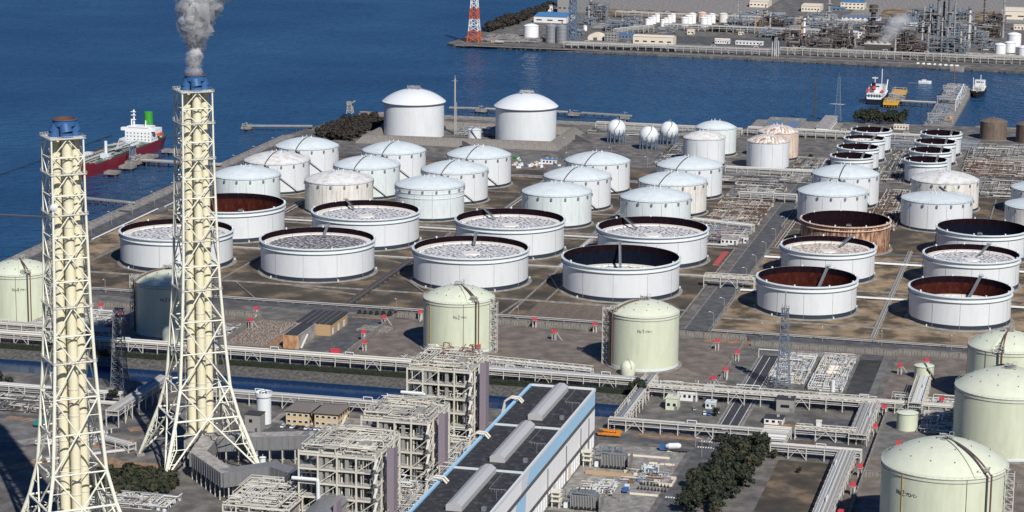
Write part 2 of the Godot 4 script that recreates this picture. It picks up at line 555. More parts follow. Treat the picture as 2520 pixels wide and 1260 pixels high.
	grained("rubble", tex(74, 0.05, [[0.0, 0.06, 0.04, 0.03], [0.45, 0.14, 0.1, 0.075], [0.6, 0.3, 0.25, 0.21], [1.0, 0.5, 0.46, 0.42]], 512, 5, false, 1.7), 0.03, 0.03, 0.03)
	flat("orange_red", 0.55, 0.11, 0.03, 0.55)
	flat("bright_white", 0.80, 0.80, 0.79, 0.5)
	flat("foam", 0.55, 0.6, 0.62, 0.9)
	flat("roof_light", 0.42, 0.42, 0.41, 0.5)
	flat("dark_casing", 0.06, 0.058, 0.054, 0.75)
	flat("pink_steel", 0.42, 0.31, 0.25, 0.7)


# ---------------------------------------------------------------- the ground, roads and water
func pv(a: Array) -> PackedVector2Array:
	var o := PackedVector2Array()
	for i in range(0, a.size(), 2):
		o.append(Vector2(a[i], a[i + 1]))
	return o


func lay(called: String, mat: String, rects: Array, h: float) -> void:
	var mb := Mb.new()
	for r in rects:
		mb.rect(r[0], r[1], r[2], r[3], h)
	struct(called, mb, M[mat])


func setting() -> void:
	var mb := Mb.new()
	mb.rect(-2600, 3000, -1700, 6500, -3.2)
	struct("sea", mb, M.water)
	mb = Mb.new()
	var site := pv([-327, -1300, -327, -312, 172, -312, 172, -264, -327, -264, -327, 560, -316, 600, -303, 700, -96, 722, 74, 722, 74, 716, 99, 793, 171, 798, 236, 803, 290, 806, 900, 806, 900, -1300])
	mb.sheet(site, 0.0)
	mb.skirt(site, -6.0, 0.0)
	struct("ground", mb, M.site_ground)
	mb = Mb.new()
	var jet := pv([240, 800, 241, 960, 243, 1086, 262, 1104, 271, 1070, 270, 940, 268, 800])
	mb.sheet(jet, 0.3)
	mb.skirt(jet, -6.0, 0.3)
	struct("jetty_ground", mb, M.concrete)
	mb = Mb.new()
	var far := pv([-378, 1302, -366, 1290, -328, 1286, -81, 1278, 239, 1266, 318, 1250, 800, 1234, 800, 5200, -330, 5200, -335, 2100, -346, 1770, -362, 1561])
	mb.sheet(far, -0.6)
	mb.skirt(far, -6.0, -0.6)
	struct("far_ground", mb, M.site_ground)
	mb = Mb.new()
	mb.box(V(243, -1.5, 1258), Vector3(16, 3.5, 22))
	struct("far_quay", mb, M.concrete)
	# the canal: sloping stone banks and still water
	mb = Mb.new()
	mb.quad(V(-327, -3.4, -277), V(172, -3.4, -277), V(172, -0.05, -265), V(-327, -0.05, -265))
	mb.quad(V(-327, -0.05, -264), V(-327, -0.05, -265), V(172, -0.05, -265), V(172, -0.05, -264))
	mb.quad(V(-327, -0.05, -312), V(172, -0.05, -312), V(172, -3.4, -308), V(-327, -3.4, -308))
	struct("canal_bank", mb, M.bank_stone)
	mb = Mb.new()
	mb.rect(-326, 171.9, -311, -266, -3.0)
	struct("canal_water", mb, M.canal_water)
	# tank yards
	lay("tank_yard", "earth", [[-272, 158, -98, 160]], 0.03)
	lay("dry_yard", "dry_grass", [[182, 420, -96, 165]], 0.03)
	lay("back_yard", "earth", [[-292, 128, 168, 470], [182, 420, 172, 420]], 0.03)
	lay("dark_soil", "brown_wall", [[60, 152, -108, -50]], 0.05)
	lay("gas_yard", "pink_yard", [[-270, -98, -246, -148], [-16, 206, -246, -124], [300, 420, -250, -128], [300, 420, -480, -262]], 0.03)
	# roads
	lay("quay_road", "asphalt", [[-316, -301, -120, 560]], 0.04)
	lay("road", "asphalt", [[165.5, 179.5, -112, 560], [-272, 420, -113, -100], [160, 222, -356, -347], [216, 227, -480, -347], [-30, 60, -420, -385]], 0.06)
	lay("side_road", "asphalt", [[-46, -18, -213, -128], [279, 292, -246, -132], [262, 292, -322, -282], [262, 300, -345, -328]], 0.05)
	lay("dark_road", "dark_asphalt", [[222, 231, -345, -152]], 0.07)
	lay("cross_road", "asphalt", [[-330, 420, 161, 167], [-300, 130, 470, 478]], 0.05)
	lay("road_line", "line_white", [[226.3, 226.6, -340, -156], [221.6, 221.9, -345, -152], [231.1, 231.4, -345, -152]], 0.09)
	lay("kerb", "concrete", [[219.4, 220.6, -345, -152], [232.6, 233.8, -345, -152], [164.6, 165.3, -100, 560], [179.7, 180.4, -100, 560]], 0.14)
	var stripes := []
	for i in 12:
		stripes.append([217.0 + i * 1.35, 217.7 + i * 1.35, -345.5, -343.2])
	for i in 8:
		stripes.append([217.0 + i * 1.35, 217.7 + i * 1.35, -356.5, -354.2])
	for i in 5:
		stripes.append([216.6 + i * 1.3, 217.3 + i * 1.3, -446.0, -443.6])
	lay("crossing_marking", "line_white", stripes, 0.10)
	# paved courts and lots
	lay("concrete_court", "concrete", [[166, 213, -480, -362], [-12, 42, -372, -352], [236, 278, -146, -134]], 0.05)
	lay("gravel_court", "gravel", [[62, 131, -560, -350], [236, 296, -230, -146], [300, 345, -345, -262], [-200, -120, -440, -356]], 0.05)
	lay("parking_court", "asphalt", [[-8, 40, -398, -374]], 0.08)
	lay("bare_lot", "earth", [[261, 289, -456, -367]], 0.06)
	lay("tan_verge", "tan_earth", [[60, 160, -344.5, -338.5], [182, 214, -344, -338.5], [246, 262, -306, -299], [265, 281, -341, -331], [-72, -60, -215, -180], [182, 212, -128, -120], [212, 290, -125, -119], [-44, -22, -129, -124], [-60, -30, -500, -460]], 0.05)
	lay("rubble_yard", "rubble", [[-97, -72, -216, -150]], 0.06)
	lay("scrap_yard", "gravel", [[-100, -30, 440, 505]], 0.06)
	lay("quay_apron", "concrete", [[-327, -317, -300, 560], [-303, 230, 700, 716], [80, 165, 722, 790]], 0.05)
	lay("grass_strip", "dry_grass", [[-299, -274, -110, 158]], 0.05)
	lay("far_lot", "concrete", [[-360, -60, 1700, 2600], [60, 420, 1760, 2600]], -0.5)
	lay("far_soil", "dry_grass", [[-270, 20, 1660, 1760], [100, 260, 1780, 1900]], -0.4)
	lay("far_road", "asphalt", [[-330, 800, 1296, 1304], [-150, 30, 1395, 1470]], -0.5)
	lay("far_edge", "concrete", [[-362, 240, 1281, 1287]], -0.45)
	# low bund walls round each tank, with the paths on them
	var walls := Mb.new()
	for v in [-50.0, 54.0, 157.0]:
		walls.bx(-57, v, 0, 430, 0.9, 0.9)
		walls.bx(300, v - 14, 0, 240, 0.9, 0.9)
	for u in [-270.0, -162.0, -56.0, 50.0, 157.0]:
		walls.bx(u, 30, 0, 0.9, 0.9, 256)
	for u in [182.0, 280.0, 384.0]:
		walls.bx(u, 30, 0, 0.9, 0.9, 254)
	for u in [-201.0, -127.0, -40.0, 48.0, 126.0]:
		walls.bx(u, 318, 0, 0.9, 1.2, 300)
	for v in [176.0, 252.0, 326.0, 404.0]:
		walls.bx(-82, v, 0, 416, 1.2, 0.9)
	for u in [178.0, 252.0, 330.0]:
		walls.bx(u, 330, 0, 0.9, 1.0, 160)
	solo("bund_wall", "low concrete bund walls squared round the tanks in the middle of the yard", "wall", walls, M.concrete)
	var slanted := Mb.new()
	for q in [[-83, 49, -56, 36], [-42, -13, -18, -49], [64, -12, 64, -48], [48, 30, 64, -12], [44, -98, 48, -52], [60, -50, 100, -52], [-220, -50, -190, -96], [-150, -52, -120, -96], [-110, -52, -60, -66], [-162, 54, -130, 36], [-30, 52, -4, 62]]:
		slanted.bar(V(q[0], 0.4, q[1]), V(q[2], 0.4, q[3]), 0.8, 0.8)
	solo("drain_kerb", "pale concrete kerbs crossing the brown yard between the floating roof tanks", "kerb", slanted, M.concrete)
	# the tangle of strips left of the smoking chimney
	var sk := [["strip_road", "asphalt", [[-150, -470, -140, -476, -62, -392, -70, -386], [-190, -402, -190, -410, -96, -396, -96, -388]], 0.06], ["tan_strip", "tan_earth", [[-96, -446, -88, -452, -66, -424, -72, -420], [-80, -404, -75, -410, -58, -392, -62, -388], [-112, -486, -104, -490, -90, -470, -96, -464], [-86, -470, -72, -478, -56, -462, -66, -456], [-150, -398, -120, -402, -120, -406, -150, -404]], 0.08], ["pale_strip", "concrete", [[-126, -442, -118, -448, -84, -404, -90, -400], [-104, -470, -100, -474, -70, -436, -75, -432], [-200, -366, -200, -371, -104, -364, -104, -360]], 0.07]]
	for k in sk:
		var sb := Mb.new()
		for q in k[2]:
			sb.sheet(pv(q), k[3])
		struct(k[0], sb, M[k[1]])
	# walls with ribs round the gas tanks
	ribbed_wall(-16, -119, 206, -119, 3.6, "ribbed concrete wall behind the two pale green tanks under the shrubs", 5.0)
	ribbed_wall(-270, -146, -98, -146, 3.6, "ribbed concrete wall behind the shaded green tank", 5.0)
	ribbed_wall(-17, -120, -17, -246, 2.6, "concrete wall running from the small shrubs down to the long pipe rack", 6.0)
	ribbed_wall(207, -120, 207, -246, 2.6, "concrete wall beside the dark road, left of the lattice mast", 6.0)
	ribbed_wall(-98, -150, -98, -246, 2.6, "concrete wall between the shaded green tank and the rubble yard", 6.0)
	ribbed_wall(212, -131, 300, -131, 3.2, "concrete wall behind the pump yard and lattice mast", 6.0)
	ribbed_wall(300, -127, 420, -127, 3.4, "concrete wall behind the pale green tanks at the right edge", 6.0)
	ribbed_wall(306, -262, 306, -480, 3.0, "sloping concrete wall left of the large pale green tanks", 6.0)
	ribbed_wall(306, -384, 420, -384, 3.0, "concrete wall between the two largest pale green tanks", 6.0)
	# the raised bank round the two tall tanks by the water
	var dk := Mb.new()
	var o := [V(-252, 0, 533), V(-64, 0, 545), V(-64, 0, 652), V(-252, 0, 652)]
	var c := [V(-246, 6.5, 541), V(-70, 6.5, 552), V(-70, 6.5, 645), V(-246, 6.5, 645)]
	var d := [V(-242, 6.5, 545), V(-74, 6.5, 556), V(-74, 6.5, 641), V(-242, 6.5, 641)]
	var e := [V(-238, 0.1, 551), V(-78, 0.1, 562), V(-78, 0.1, 635), V(-238, 0.1, 635)]
	for i in 4:
		var j := (i + 1) % 4
		dk.quad(o[i], o[j], c[j], c[i])
		dk.quad(c[i], c[j], d[j], d[i])
		dk.quad(d[i], d[j], e[j], e[i])
	solo("dike", "high grey concrete dike round the two tall white tanks by the water", "dike", dk, M.stained_wall)
	var st := Mb.new()
	for s in [[-150, 538.5], [-60, 604]]:
		for k in 10:
			st.bx(s[0] + k * 1.4, s[1] - 4.0, 0, 1.4, 6.5 - k * 0.65, 2.0)
	solo("dike_stair", "dark stair climbing the grey dike below the tall white tanks", "stair", st, M.dark_steel)


func ribbed_wall(u0: float, v0: float, u1: float, v1: float, h: float, label: String, step: float) -> void:
	var t := thing("concrete_wall", label, "wall")
	bar(t, "wall_panel", V(u0, h / 2, v0), V(u1, h / 2, v1), 0.5, h, M.stained_wall)
	var n := int(Vector2(u1 - u0, v1 - v0).length() / step)
	for i in n + 1:
		var w := float(i) / n
		cuboid(t, "buttress", lerpf(u0, u1, w), lerpf(v0, v1, w), 0, 0.9, h * 0.92, 0.9, M.stained_wall)
	bar(t, "coping", V(u0, h + 0.12, v0), V(u1, h + 0.12, v1), 0.8, 0.24, M.concrete)


# ---------------------------------------------------------------- tanks without a fixed roof
func floating_proto(R: float, h: float) -> Node3D:
	var o := Node3D.new()
	o.name = "floating_roof_tank"
	var mb := Mb.new()
	mb.lathe(Vector3.ZERO, [Vector2(R + 2.6, 0.02), Vector2(R + 1.6, 0.5), Vector2(R - 0.5, 0.6)], 72)
	part(o, "foundation", mb, M.concrete)
	mb = Mb.new()
	mb.lathe(Vector3.ZERO, [Vector2(R + 0.05, 0.5), Vector2(R + 0.05, 3.1), Vector2(R, 3.1)], 72)
	part(o, "base_band", mb, M.base_band)
	mb = Mb.new()
	mb.lathe(Vector3.ZERO, [Vector2(R, 3.1), Vector2(R, h), Vector2(R - 0.3, h)], 96)
	part(o, "shell", mb, M.white_wall)
	mb = Mb.new()
	mb.lathe(Vector3.ZERO, [Vector2(R + 0.01, h - 0.75), Vector2(R + 1.35, h - 0.75), Vector2(R + 1.35, h - 0.35), Vector2(R, h - 0.25)], 96)
	part(o, "top_girder", mb, M.girder)
	mb = Mb.new()
	mb.lathe(Vector3.ZERO, [Vector2(R + 0.01, h - 3.9), Vector2(R + 1.1, h - 3.7), Vector2(R + 1.1, h - 3.3), Vector2(R, h - 3.2)], 96)
	part(o, "wind_girder", mb, M.girder)
	# spiral stair on the side towards the water
	mb = Mb.new()
	for i in 34:
		var g := deg_to_rad(158 + i * 1.35)
		var y := h * i / 34.0
		mb.box(Vector3(cos(g) * (R + 0.7), y, sin(g) * (R + 0.7)), Vector3(1.0, 0.25, 1.5), -g)
		mb.box(Vector3(cos(g) * (R + 1.2), y + 0.75, sin(g) * (R + 1.2)), Vector3(0.08, 0.1, 1.5), -g)
	part(o, "spiral_stair", mb, M.grey_steel)
	for g in [52, 86, 118, 20, 160]:
		var a := deg_to_rad(g)
		rod(o, "fire_pipe", Vector3(cos(a) * (R + 0.12), 1, sin(a) * (R + 0.12)), Vector3(cos(a) * (R + 0.12), h - 3.6, sin(a) * (R + 0.12)), 0.12, M.silver, 5)
	for i in 9:
		var a := TAU * i / 9.0 + 0.3
		var f := cuboid(o, "foam_box", cos(a) * (R + 0.1), -sin(a) * (R + 0.1), h - 0.3, 0.9, 1.3, 0.9, M.white)
		f.rotation.y = -a
	for i in 5:
		var a := TAU * i / 5.0 + 0.9
		cuboid(o, "inlet_valve", cos(a) * (R + 1.4), -sin(a) * (R + 1.4), 0.3, 0.8, 1.5, 0.8, M.white)
	return o


# the floating deck at its own depth, the lining above it and the rolling ladder
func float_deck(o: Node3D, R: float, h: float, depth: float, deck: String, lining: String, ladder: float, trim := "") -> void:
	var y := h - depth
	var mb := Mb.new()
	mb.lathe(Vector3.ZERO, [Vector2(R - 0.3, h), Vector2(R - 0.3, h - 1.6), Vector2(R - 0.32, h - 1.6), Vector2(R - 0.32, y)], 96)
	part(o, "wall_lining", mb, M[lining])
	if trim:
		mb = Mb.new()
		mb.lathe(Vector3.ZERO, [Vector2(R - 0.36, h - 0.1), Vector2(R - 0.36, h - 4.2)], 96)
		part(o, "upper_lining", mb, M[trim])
	mb = Mb.new()
	mb.lathe(Vector3.ZERO, [Vector2(R - 0.4, y - 0.1), Vector2(R - 0.4, y + 0.75), Vector2(R * 0.865, y + 0.62), Vector2(R * 0.86, y)], 96)
	part(o, "pontoon", mb, M.deck_rim)
	mb = Mb.new()
	mb.lathe(Vector3.ZERO, [Vector2(R * 0.87, y + 0.05), Vector2(R * 0.16, y - 0.12)], 72)
	part(o, "roof_deck", mb, M[deck])
	mb = Mb.new()
	mb.lathe(Vector3.ZERO, [Vector2(R * 0.165, y - 0.1), Vector2(R * 0.16, y + 0.5), Vector2(0, y + 0.6)], 32)
	part(o, "centre_pontoon", mb, M.deck_rim if deck != "deck_dark" else M.deck_dark)
	for i in 14:
		var a := TAU * i / 14.0 + 0.2
		rod(o, "deck_leg", Vector3(cos(a) * R * 0.8, y, sin(a) * R * 0.8), Vector3(cos(a) * R * 0.8, y + 2.0, sin(a) * R * 0.8), 0.16, M.grey_steel, 5)
	# rolling ladder from the rim towards the middle of the deck
	var a := deg_to_rad(ladder)
	var top := Vector3(cos(a) * (R - 0.2), h + 0.9, sin(a) * (R - 0.2))
	var reach := minf(R * 0.62, 9.0 + depth * 1.6) if R > 20.0 else 7.0
	var low := Vector3(cos(a) * (R - reach), y + 1.0, sin(a) * (R - reach))
	mb = Mb.new()
	var s := Vector3(-sin(a), 0, cos(a)) * 0.75
	for k in [-1.0, 1.0]:
		mb.bar(top + s * k, low + s * k, 0.25, 0.25)
		mb.bar(top + s * k + Vector3.UP * 1.1, low + s * k + Vector3.UP * 1.1, 0.14, 0.14)
		for i in 9:
			var q: Vector3 = top.lerp(low, i / 8.0) + s * k
			mb.bar(q, q + Vector3.UP * 1.1, 0.1, 0.1)
	mb.bar(top, low, 1.4, 0.12)
	part(o, "rolling_ladder", mb, M.grey_steel)
	if R < 20.0:
		return
	mb = Mb.new()
	mb.box(top + Vector3(0, 0.1, 0), Vector3(2.6, 0.2, 3.6), -a)
	for k in [-1.6, -0.6, 0.6, 1.6]:
		mb.bar(top + s * k * 1.2 + Vector3(cos(a), 0, sin(a)), top + s * k * 1.2 + Vector3(cos(a), 1.5, sin(a)), 0.14, 0.14)
	mb.bar(top + s * -1.9 + Vector3(cos(a), 1.3, sin(a)), top + s * 1.9 + Vector3(cos(a), 1.3, sin(a)), 0.14, 0.14)
	part(o, "ladder_platform", mb, M.silver)


func floating_tanks() -> void:
	var big := floating_proto(38.9, 23.0)
	var mid := floating_proto(32.0, 21.5)
	var small := floating_proto(17.7, 20.0)
	# u, v, depth of the deck, deck, lining, bearing of the ladder, words
	var rows := [
		[big, -213, 1, 4.6, "deck_grime", "lining", -95, "wide white open-topped tank behind the smoking chimney, leftmost of its row"],
		[big, -109, 0, 4.6, "deck_dark", "lining", -98, "wide white open-topped tank with a dark grey mottled deck"],
		[big, 0, 1, 4.6, "deck_grime", "lining", -100, "wide open-topped tank with a pale speckled deck, behind gas tank No 2"],
		[big, 104, 0, 14.0, "deck_grime", "lining_blue", -103, "wide open-topped tank almost empty inside, behind gas tank No 1"],
		[big, -212, 107.5, 17.0, "deck_grime", "lining_red", 60, "wide white open-topped tank with a rust-red inside, beside the smoking chimney"],
		[big, -108.5, 109, 4.8, "deck_grime", "lining", 230, "wide white open-topped tank behind the one with a dark mottled deck"],
		[big, 0.5, 108, 5.2, "deck_grime", "lining", 225, "wide white open-topped tank behind the one with a pale speckled deck"],
		[big, 105, 107, 6.2, "deck_grime", "lining", 225, "wide white open-topped tank beside the service road, behind the almost empty one"],
		[mid, 231, -21, 17.5, "deck_tan", "lining_red", -72, "white open-topped tank, red-brown inside, behind the lattice mast"],
		[mid, 232, 86, 4.6, "deck_tan", "lining", -66, "white open-topped tank with a tan streaked deck, before the rusty tank"],
		[mid, 233, 185, 17.0, "deck_tan", "lining", 80, "rusty brown open-topped tank, the only one with a rusted outer wall"],
		[mid, 329, -23, 12.8, "deck_grime", "lining_red", -70, "white open-topped tank, dark red inside above a strip of white deck"],
		[mid, 329.5, 85, 4.6, "deck_grime", "lining", -72, "white open-topped tank with a pale spotted deck behind the dark red one"],
		[mid, 331, 182, 17.0, "deck_dark", "lining_blue", 90, "white open-topped tank, blue-black inside, cut by the right edge"],
		[small, 207, 628.5, 14.0, "deck_dark", "lining", -60, "small open-topped tank nearest the dark grove in the left row"],
		[small, 206.5, 577.5, 4.0, "deck_grime", "lining", -60, "small white open-topped tank with a white deck showing, left row behind the domes"],
		[small, 206, 528, 13.0, "deck_dark", "lining", -60, "small white open-topped tank third from the grove, dark inside"],
		[small, 206, 478.5, 8.5, "deck_grime", "lining", -60, "small white open-topped tank half hidden behind a dome-roofed tank"],
		[small, 269.5, 628, 14.0, "deck_dark", "lining", -60, "small open-topped tank nearest the jetty in the right row"],
		[small, 268.5, 578, 13.5, "deck_dark", "lining", -60, "small open-topped tank second from the jetty in the right row"],
		[small, 268, 528.5, 13.5, "deck_dark", "lining", -60, "small open-topped tank third from the jetty in the right row"],
		[small, 268, 477.5, 13.0, "deck_dark", "lining", -60, "small white open-topped tank, dark inside, front of the right row of four"],
	]
	for i in rows.size():
		var r: Array = rows[i]
		var R := 38.9 if r[0] == big else 32.0 if r[0] == mid else 17.7
		var h := 23.0 if r[0] == big else 21.5 if r[0] == mid else 20.0
		var o: Node3D = r[0].duplicate()
		add_child(o, true)
		o.position = V(r[1], 0, r[2])
		tag(o, r[7], "storage tank", "open-topped floating roof tanks")
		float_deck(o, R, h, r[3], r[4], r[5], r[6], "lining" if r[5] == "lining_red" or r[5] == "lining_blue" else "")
		if i == 10:
			for k in o.get_children():
				if k.name.begins_with("shell") or k.name.begins_with("base_band"):
					k.material_override = M.rust_wall
				if k.name.contains("girder"):
					k.material_override = M.pale_rust_wall
	big.free()
	mid.free()
	small.free()


# ---------------------------------------------------------------- tanks with domed roofs
func dome_proto(R: float, h: float, rise: float, boxes: int, rings := 0) -> Node3D:
	var o := Node3D.new()
	o.name = "dome_roof_tank"
	var mb := Mb.new()
	mb.lathe(Vector3.ZERO, [Vector2(R + 2.0, 0.02), Vector2(R + 1.3, 0.5), Vector2(R - 0.5, 0.6)], 64)
	part(o, "foundation", mb, M.concrete)
	mb = Mb.new()
	mb.lathe(Vector3.ZERO, [Vector2(R + 0.05, 0.5), Vector2(R + 0.05, 2.3), Vector2(R, 2.3)], 64)
	part(o, "base_band", mb, M.base_band)
	mb = Mb.new()
	mb.lathe(Vector3.ZERO, [Vector2(R, 2.3), Vector2(R, h)], 80)
	part(o, "shell", mb, M.white_wall)
	mb = Mb.new()
	var pr: Array[Vector2] = [Vector2(R, h - 0.05), Vector2(R + 0.28, h), Vector2(R + 0.28, h + 0.22)]
	part(o, "eave", roof_edge(pr), M.grey_steel)
	mb = Mb.new()
	mb.lathe(Vector3.ZERO, cap(R + 0.25, h + 0.2, rise), 80, true)
	part(o, "roof", mb, M.dome_paint)
	mb = Mb.new()
	var pr2 := [Vector2(R + 0.1, h + 1.2), Vector2(R + 0.2, h + 1.25), Vector2(R + 0.1, h + 1.3)]
	mb.lathe(Vector3.ZERO, pr2, 48)
	for i in 40:
		var a := TAU * i / 40.0
		mb.tube(Vector3(cos(a) * (R + 0.15), h, sin(a) * (R + 0.15)), Vector3(cos(a) * (R + 0.15), h + 1.25, sin(a) * (R + 0.15)), 0.05, 0.05, 4, false)
	part(o, "guard_rail", mb, M.grey_steel)
	for i in boxes:
		var a := TAU * (i + 0.5) / boxes + 0.12
		var f := cuboid(o, "foam_box", cos(a) * (R + 0.55), -sin(a) * (R + 0.55), h - 2.6, 0.9, 2.0, 1.3, M.grey_steel)
		f.rotation.y = -a
	for i in rings:
		mb = Mb.new()
		var y := h - 3.5 - 3.6 * i
		mb.lathe(Vector3.ZERO, [Vector2(R + 0.01, y), Vector2(R + 0.4, y), Vector2(R + 0.4, y + 0.3), Vector2(R, y + 0.3)], 64)
		part(o, "stiffening_ring", mb, M.girder)
	for i in 5:
		var a := TAU * i / 5.0 + 0.5
		rod(o, "roof_vent", Vector3(cos(a) * 4, h + rise - 0.3, sin(a) * 4), Vector3(cos(a) * 4, h + rise + 1.5, sin(a) * 4), 0.35, M.white, 6)
	for g in [70, 100, 38, 132]:
		var a := deg_to_rad(g)
		rod(o, "fire_pipe", Vector3(cos(a) * (R + 0.12), 1, sin(a) * (R + 0.12)), Vector3(cos(a) * (R + 0.12), h - 1.5, sin(a) * (R + 0.12)), 0.11, M.silver, 5)
	return o


func roof_edge(pr: Array) -> Mb:
	var mb := Mb.new()
	mb.lathe(Vector3.ZERO, pr, 80)
	return mb


func cap(R: float, y0: float, rise: float, n := 9) -> Array[Vector2]:
	# a piece of a sphere: from the eave up to the crown
	var out: Array[Vector2] = []
	var s := (R * R + rise * rise) / (2.0 * rise)
	for i in n + 1:
		var r := R * (1.0 - float(i) / n)
		out.append(Vector2(r, y0 + rise - (s - sqrt(s * s - r * r))))
	return out


# a stair that winds up the wall between two bearings and a ladder that goes on to the crown
func wind_stair(o: Node3D, R: float, h: float, rise: float, g0: float, g1: float) -> void:
	var mb := Mb.new()
	var n := 40
	for i in n:
		var w := float(i) / n
		var a := deg_to_rad(lerpf(g0, g1, w))
		var b := deg_to_rad(lerpf(g0, g1, w + 1.0 / n))
		var p := Vector3(cos(a) * (R + 0.65), h * w, sin(a) * (R + 0.65))
		var q := Vector3(cos(b) * (R + 0.65), h * (w + 1.0 / n), sin(b) * (R + 0.65))
		mb.bar(p, q, 1.1, 0.3)
		mb.bar(p + Vector3(cos(a), 0, sin(a)) * 0.5 + Vector3.UP, q + Vector3(cos(b), 0, sin(b)) * 0.5 + Vector3.UP, 0.12, 0.12)
		if i % 3 == 0:
			mb.bar(p + Vector3(cos(a), 0, sin(a)) * 0.5, p + Vector3(cos(a), 0, sin(a)) * 0.5 + Vector3.UP, 0.1, 0.1)
	part(o, "wall_stair", mb, M.dark_steel)
	mb = Mb.new()
	var c := cap(R, h + 0.45, rise)
	var a := deg_to_rad(g1)
	for i in c.size() - 1:
		mb.bar(Vector3(cos(a) * c[i].x, c[i].y, sin(a) * c[i].x), Vector3(cos(a) * c[i + 1].x, c[i + 1].y, sin(a) * c[i + 1].x), 0.8, 0.35)
	part(o, "roof_ladder", mb, M.dark_steel)


func place_dome(proto: Node3D, u: float, v: float, R: float, h: float, rise: float, label: String, wall: String, roof: String, stair: bool, turn: float, crown := true) -> Node3D:
	var o: Node3D = proto.duplicate()
	add_child(o, true)
	o.position = V(u, 0, v)
	tag(o, label, "storage tank", "dome-roofed tanks")
	for k in o.get_children():
		if k.name.begins_with("shell"):
			k.material_override = M[wall]
		elif k.name == "roof":
			k.material_override = M[roof]
	if stair:
		wind_stair(o, R, h, rise, turn - 62, turn)
	return o


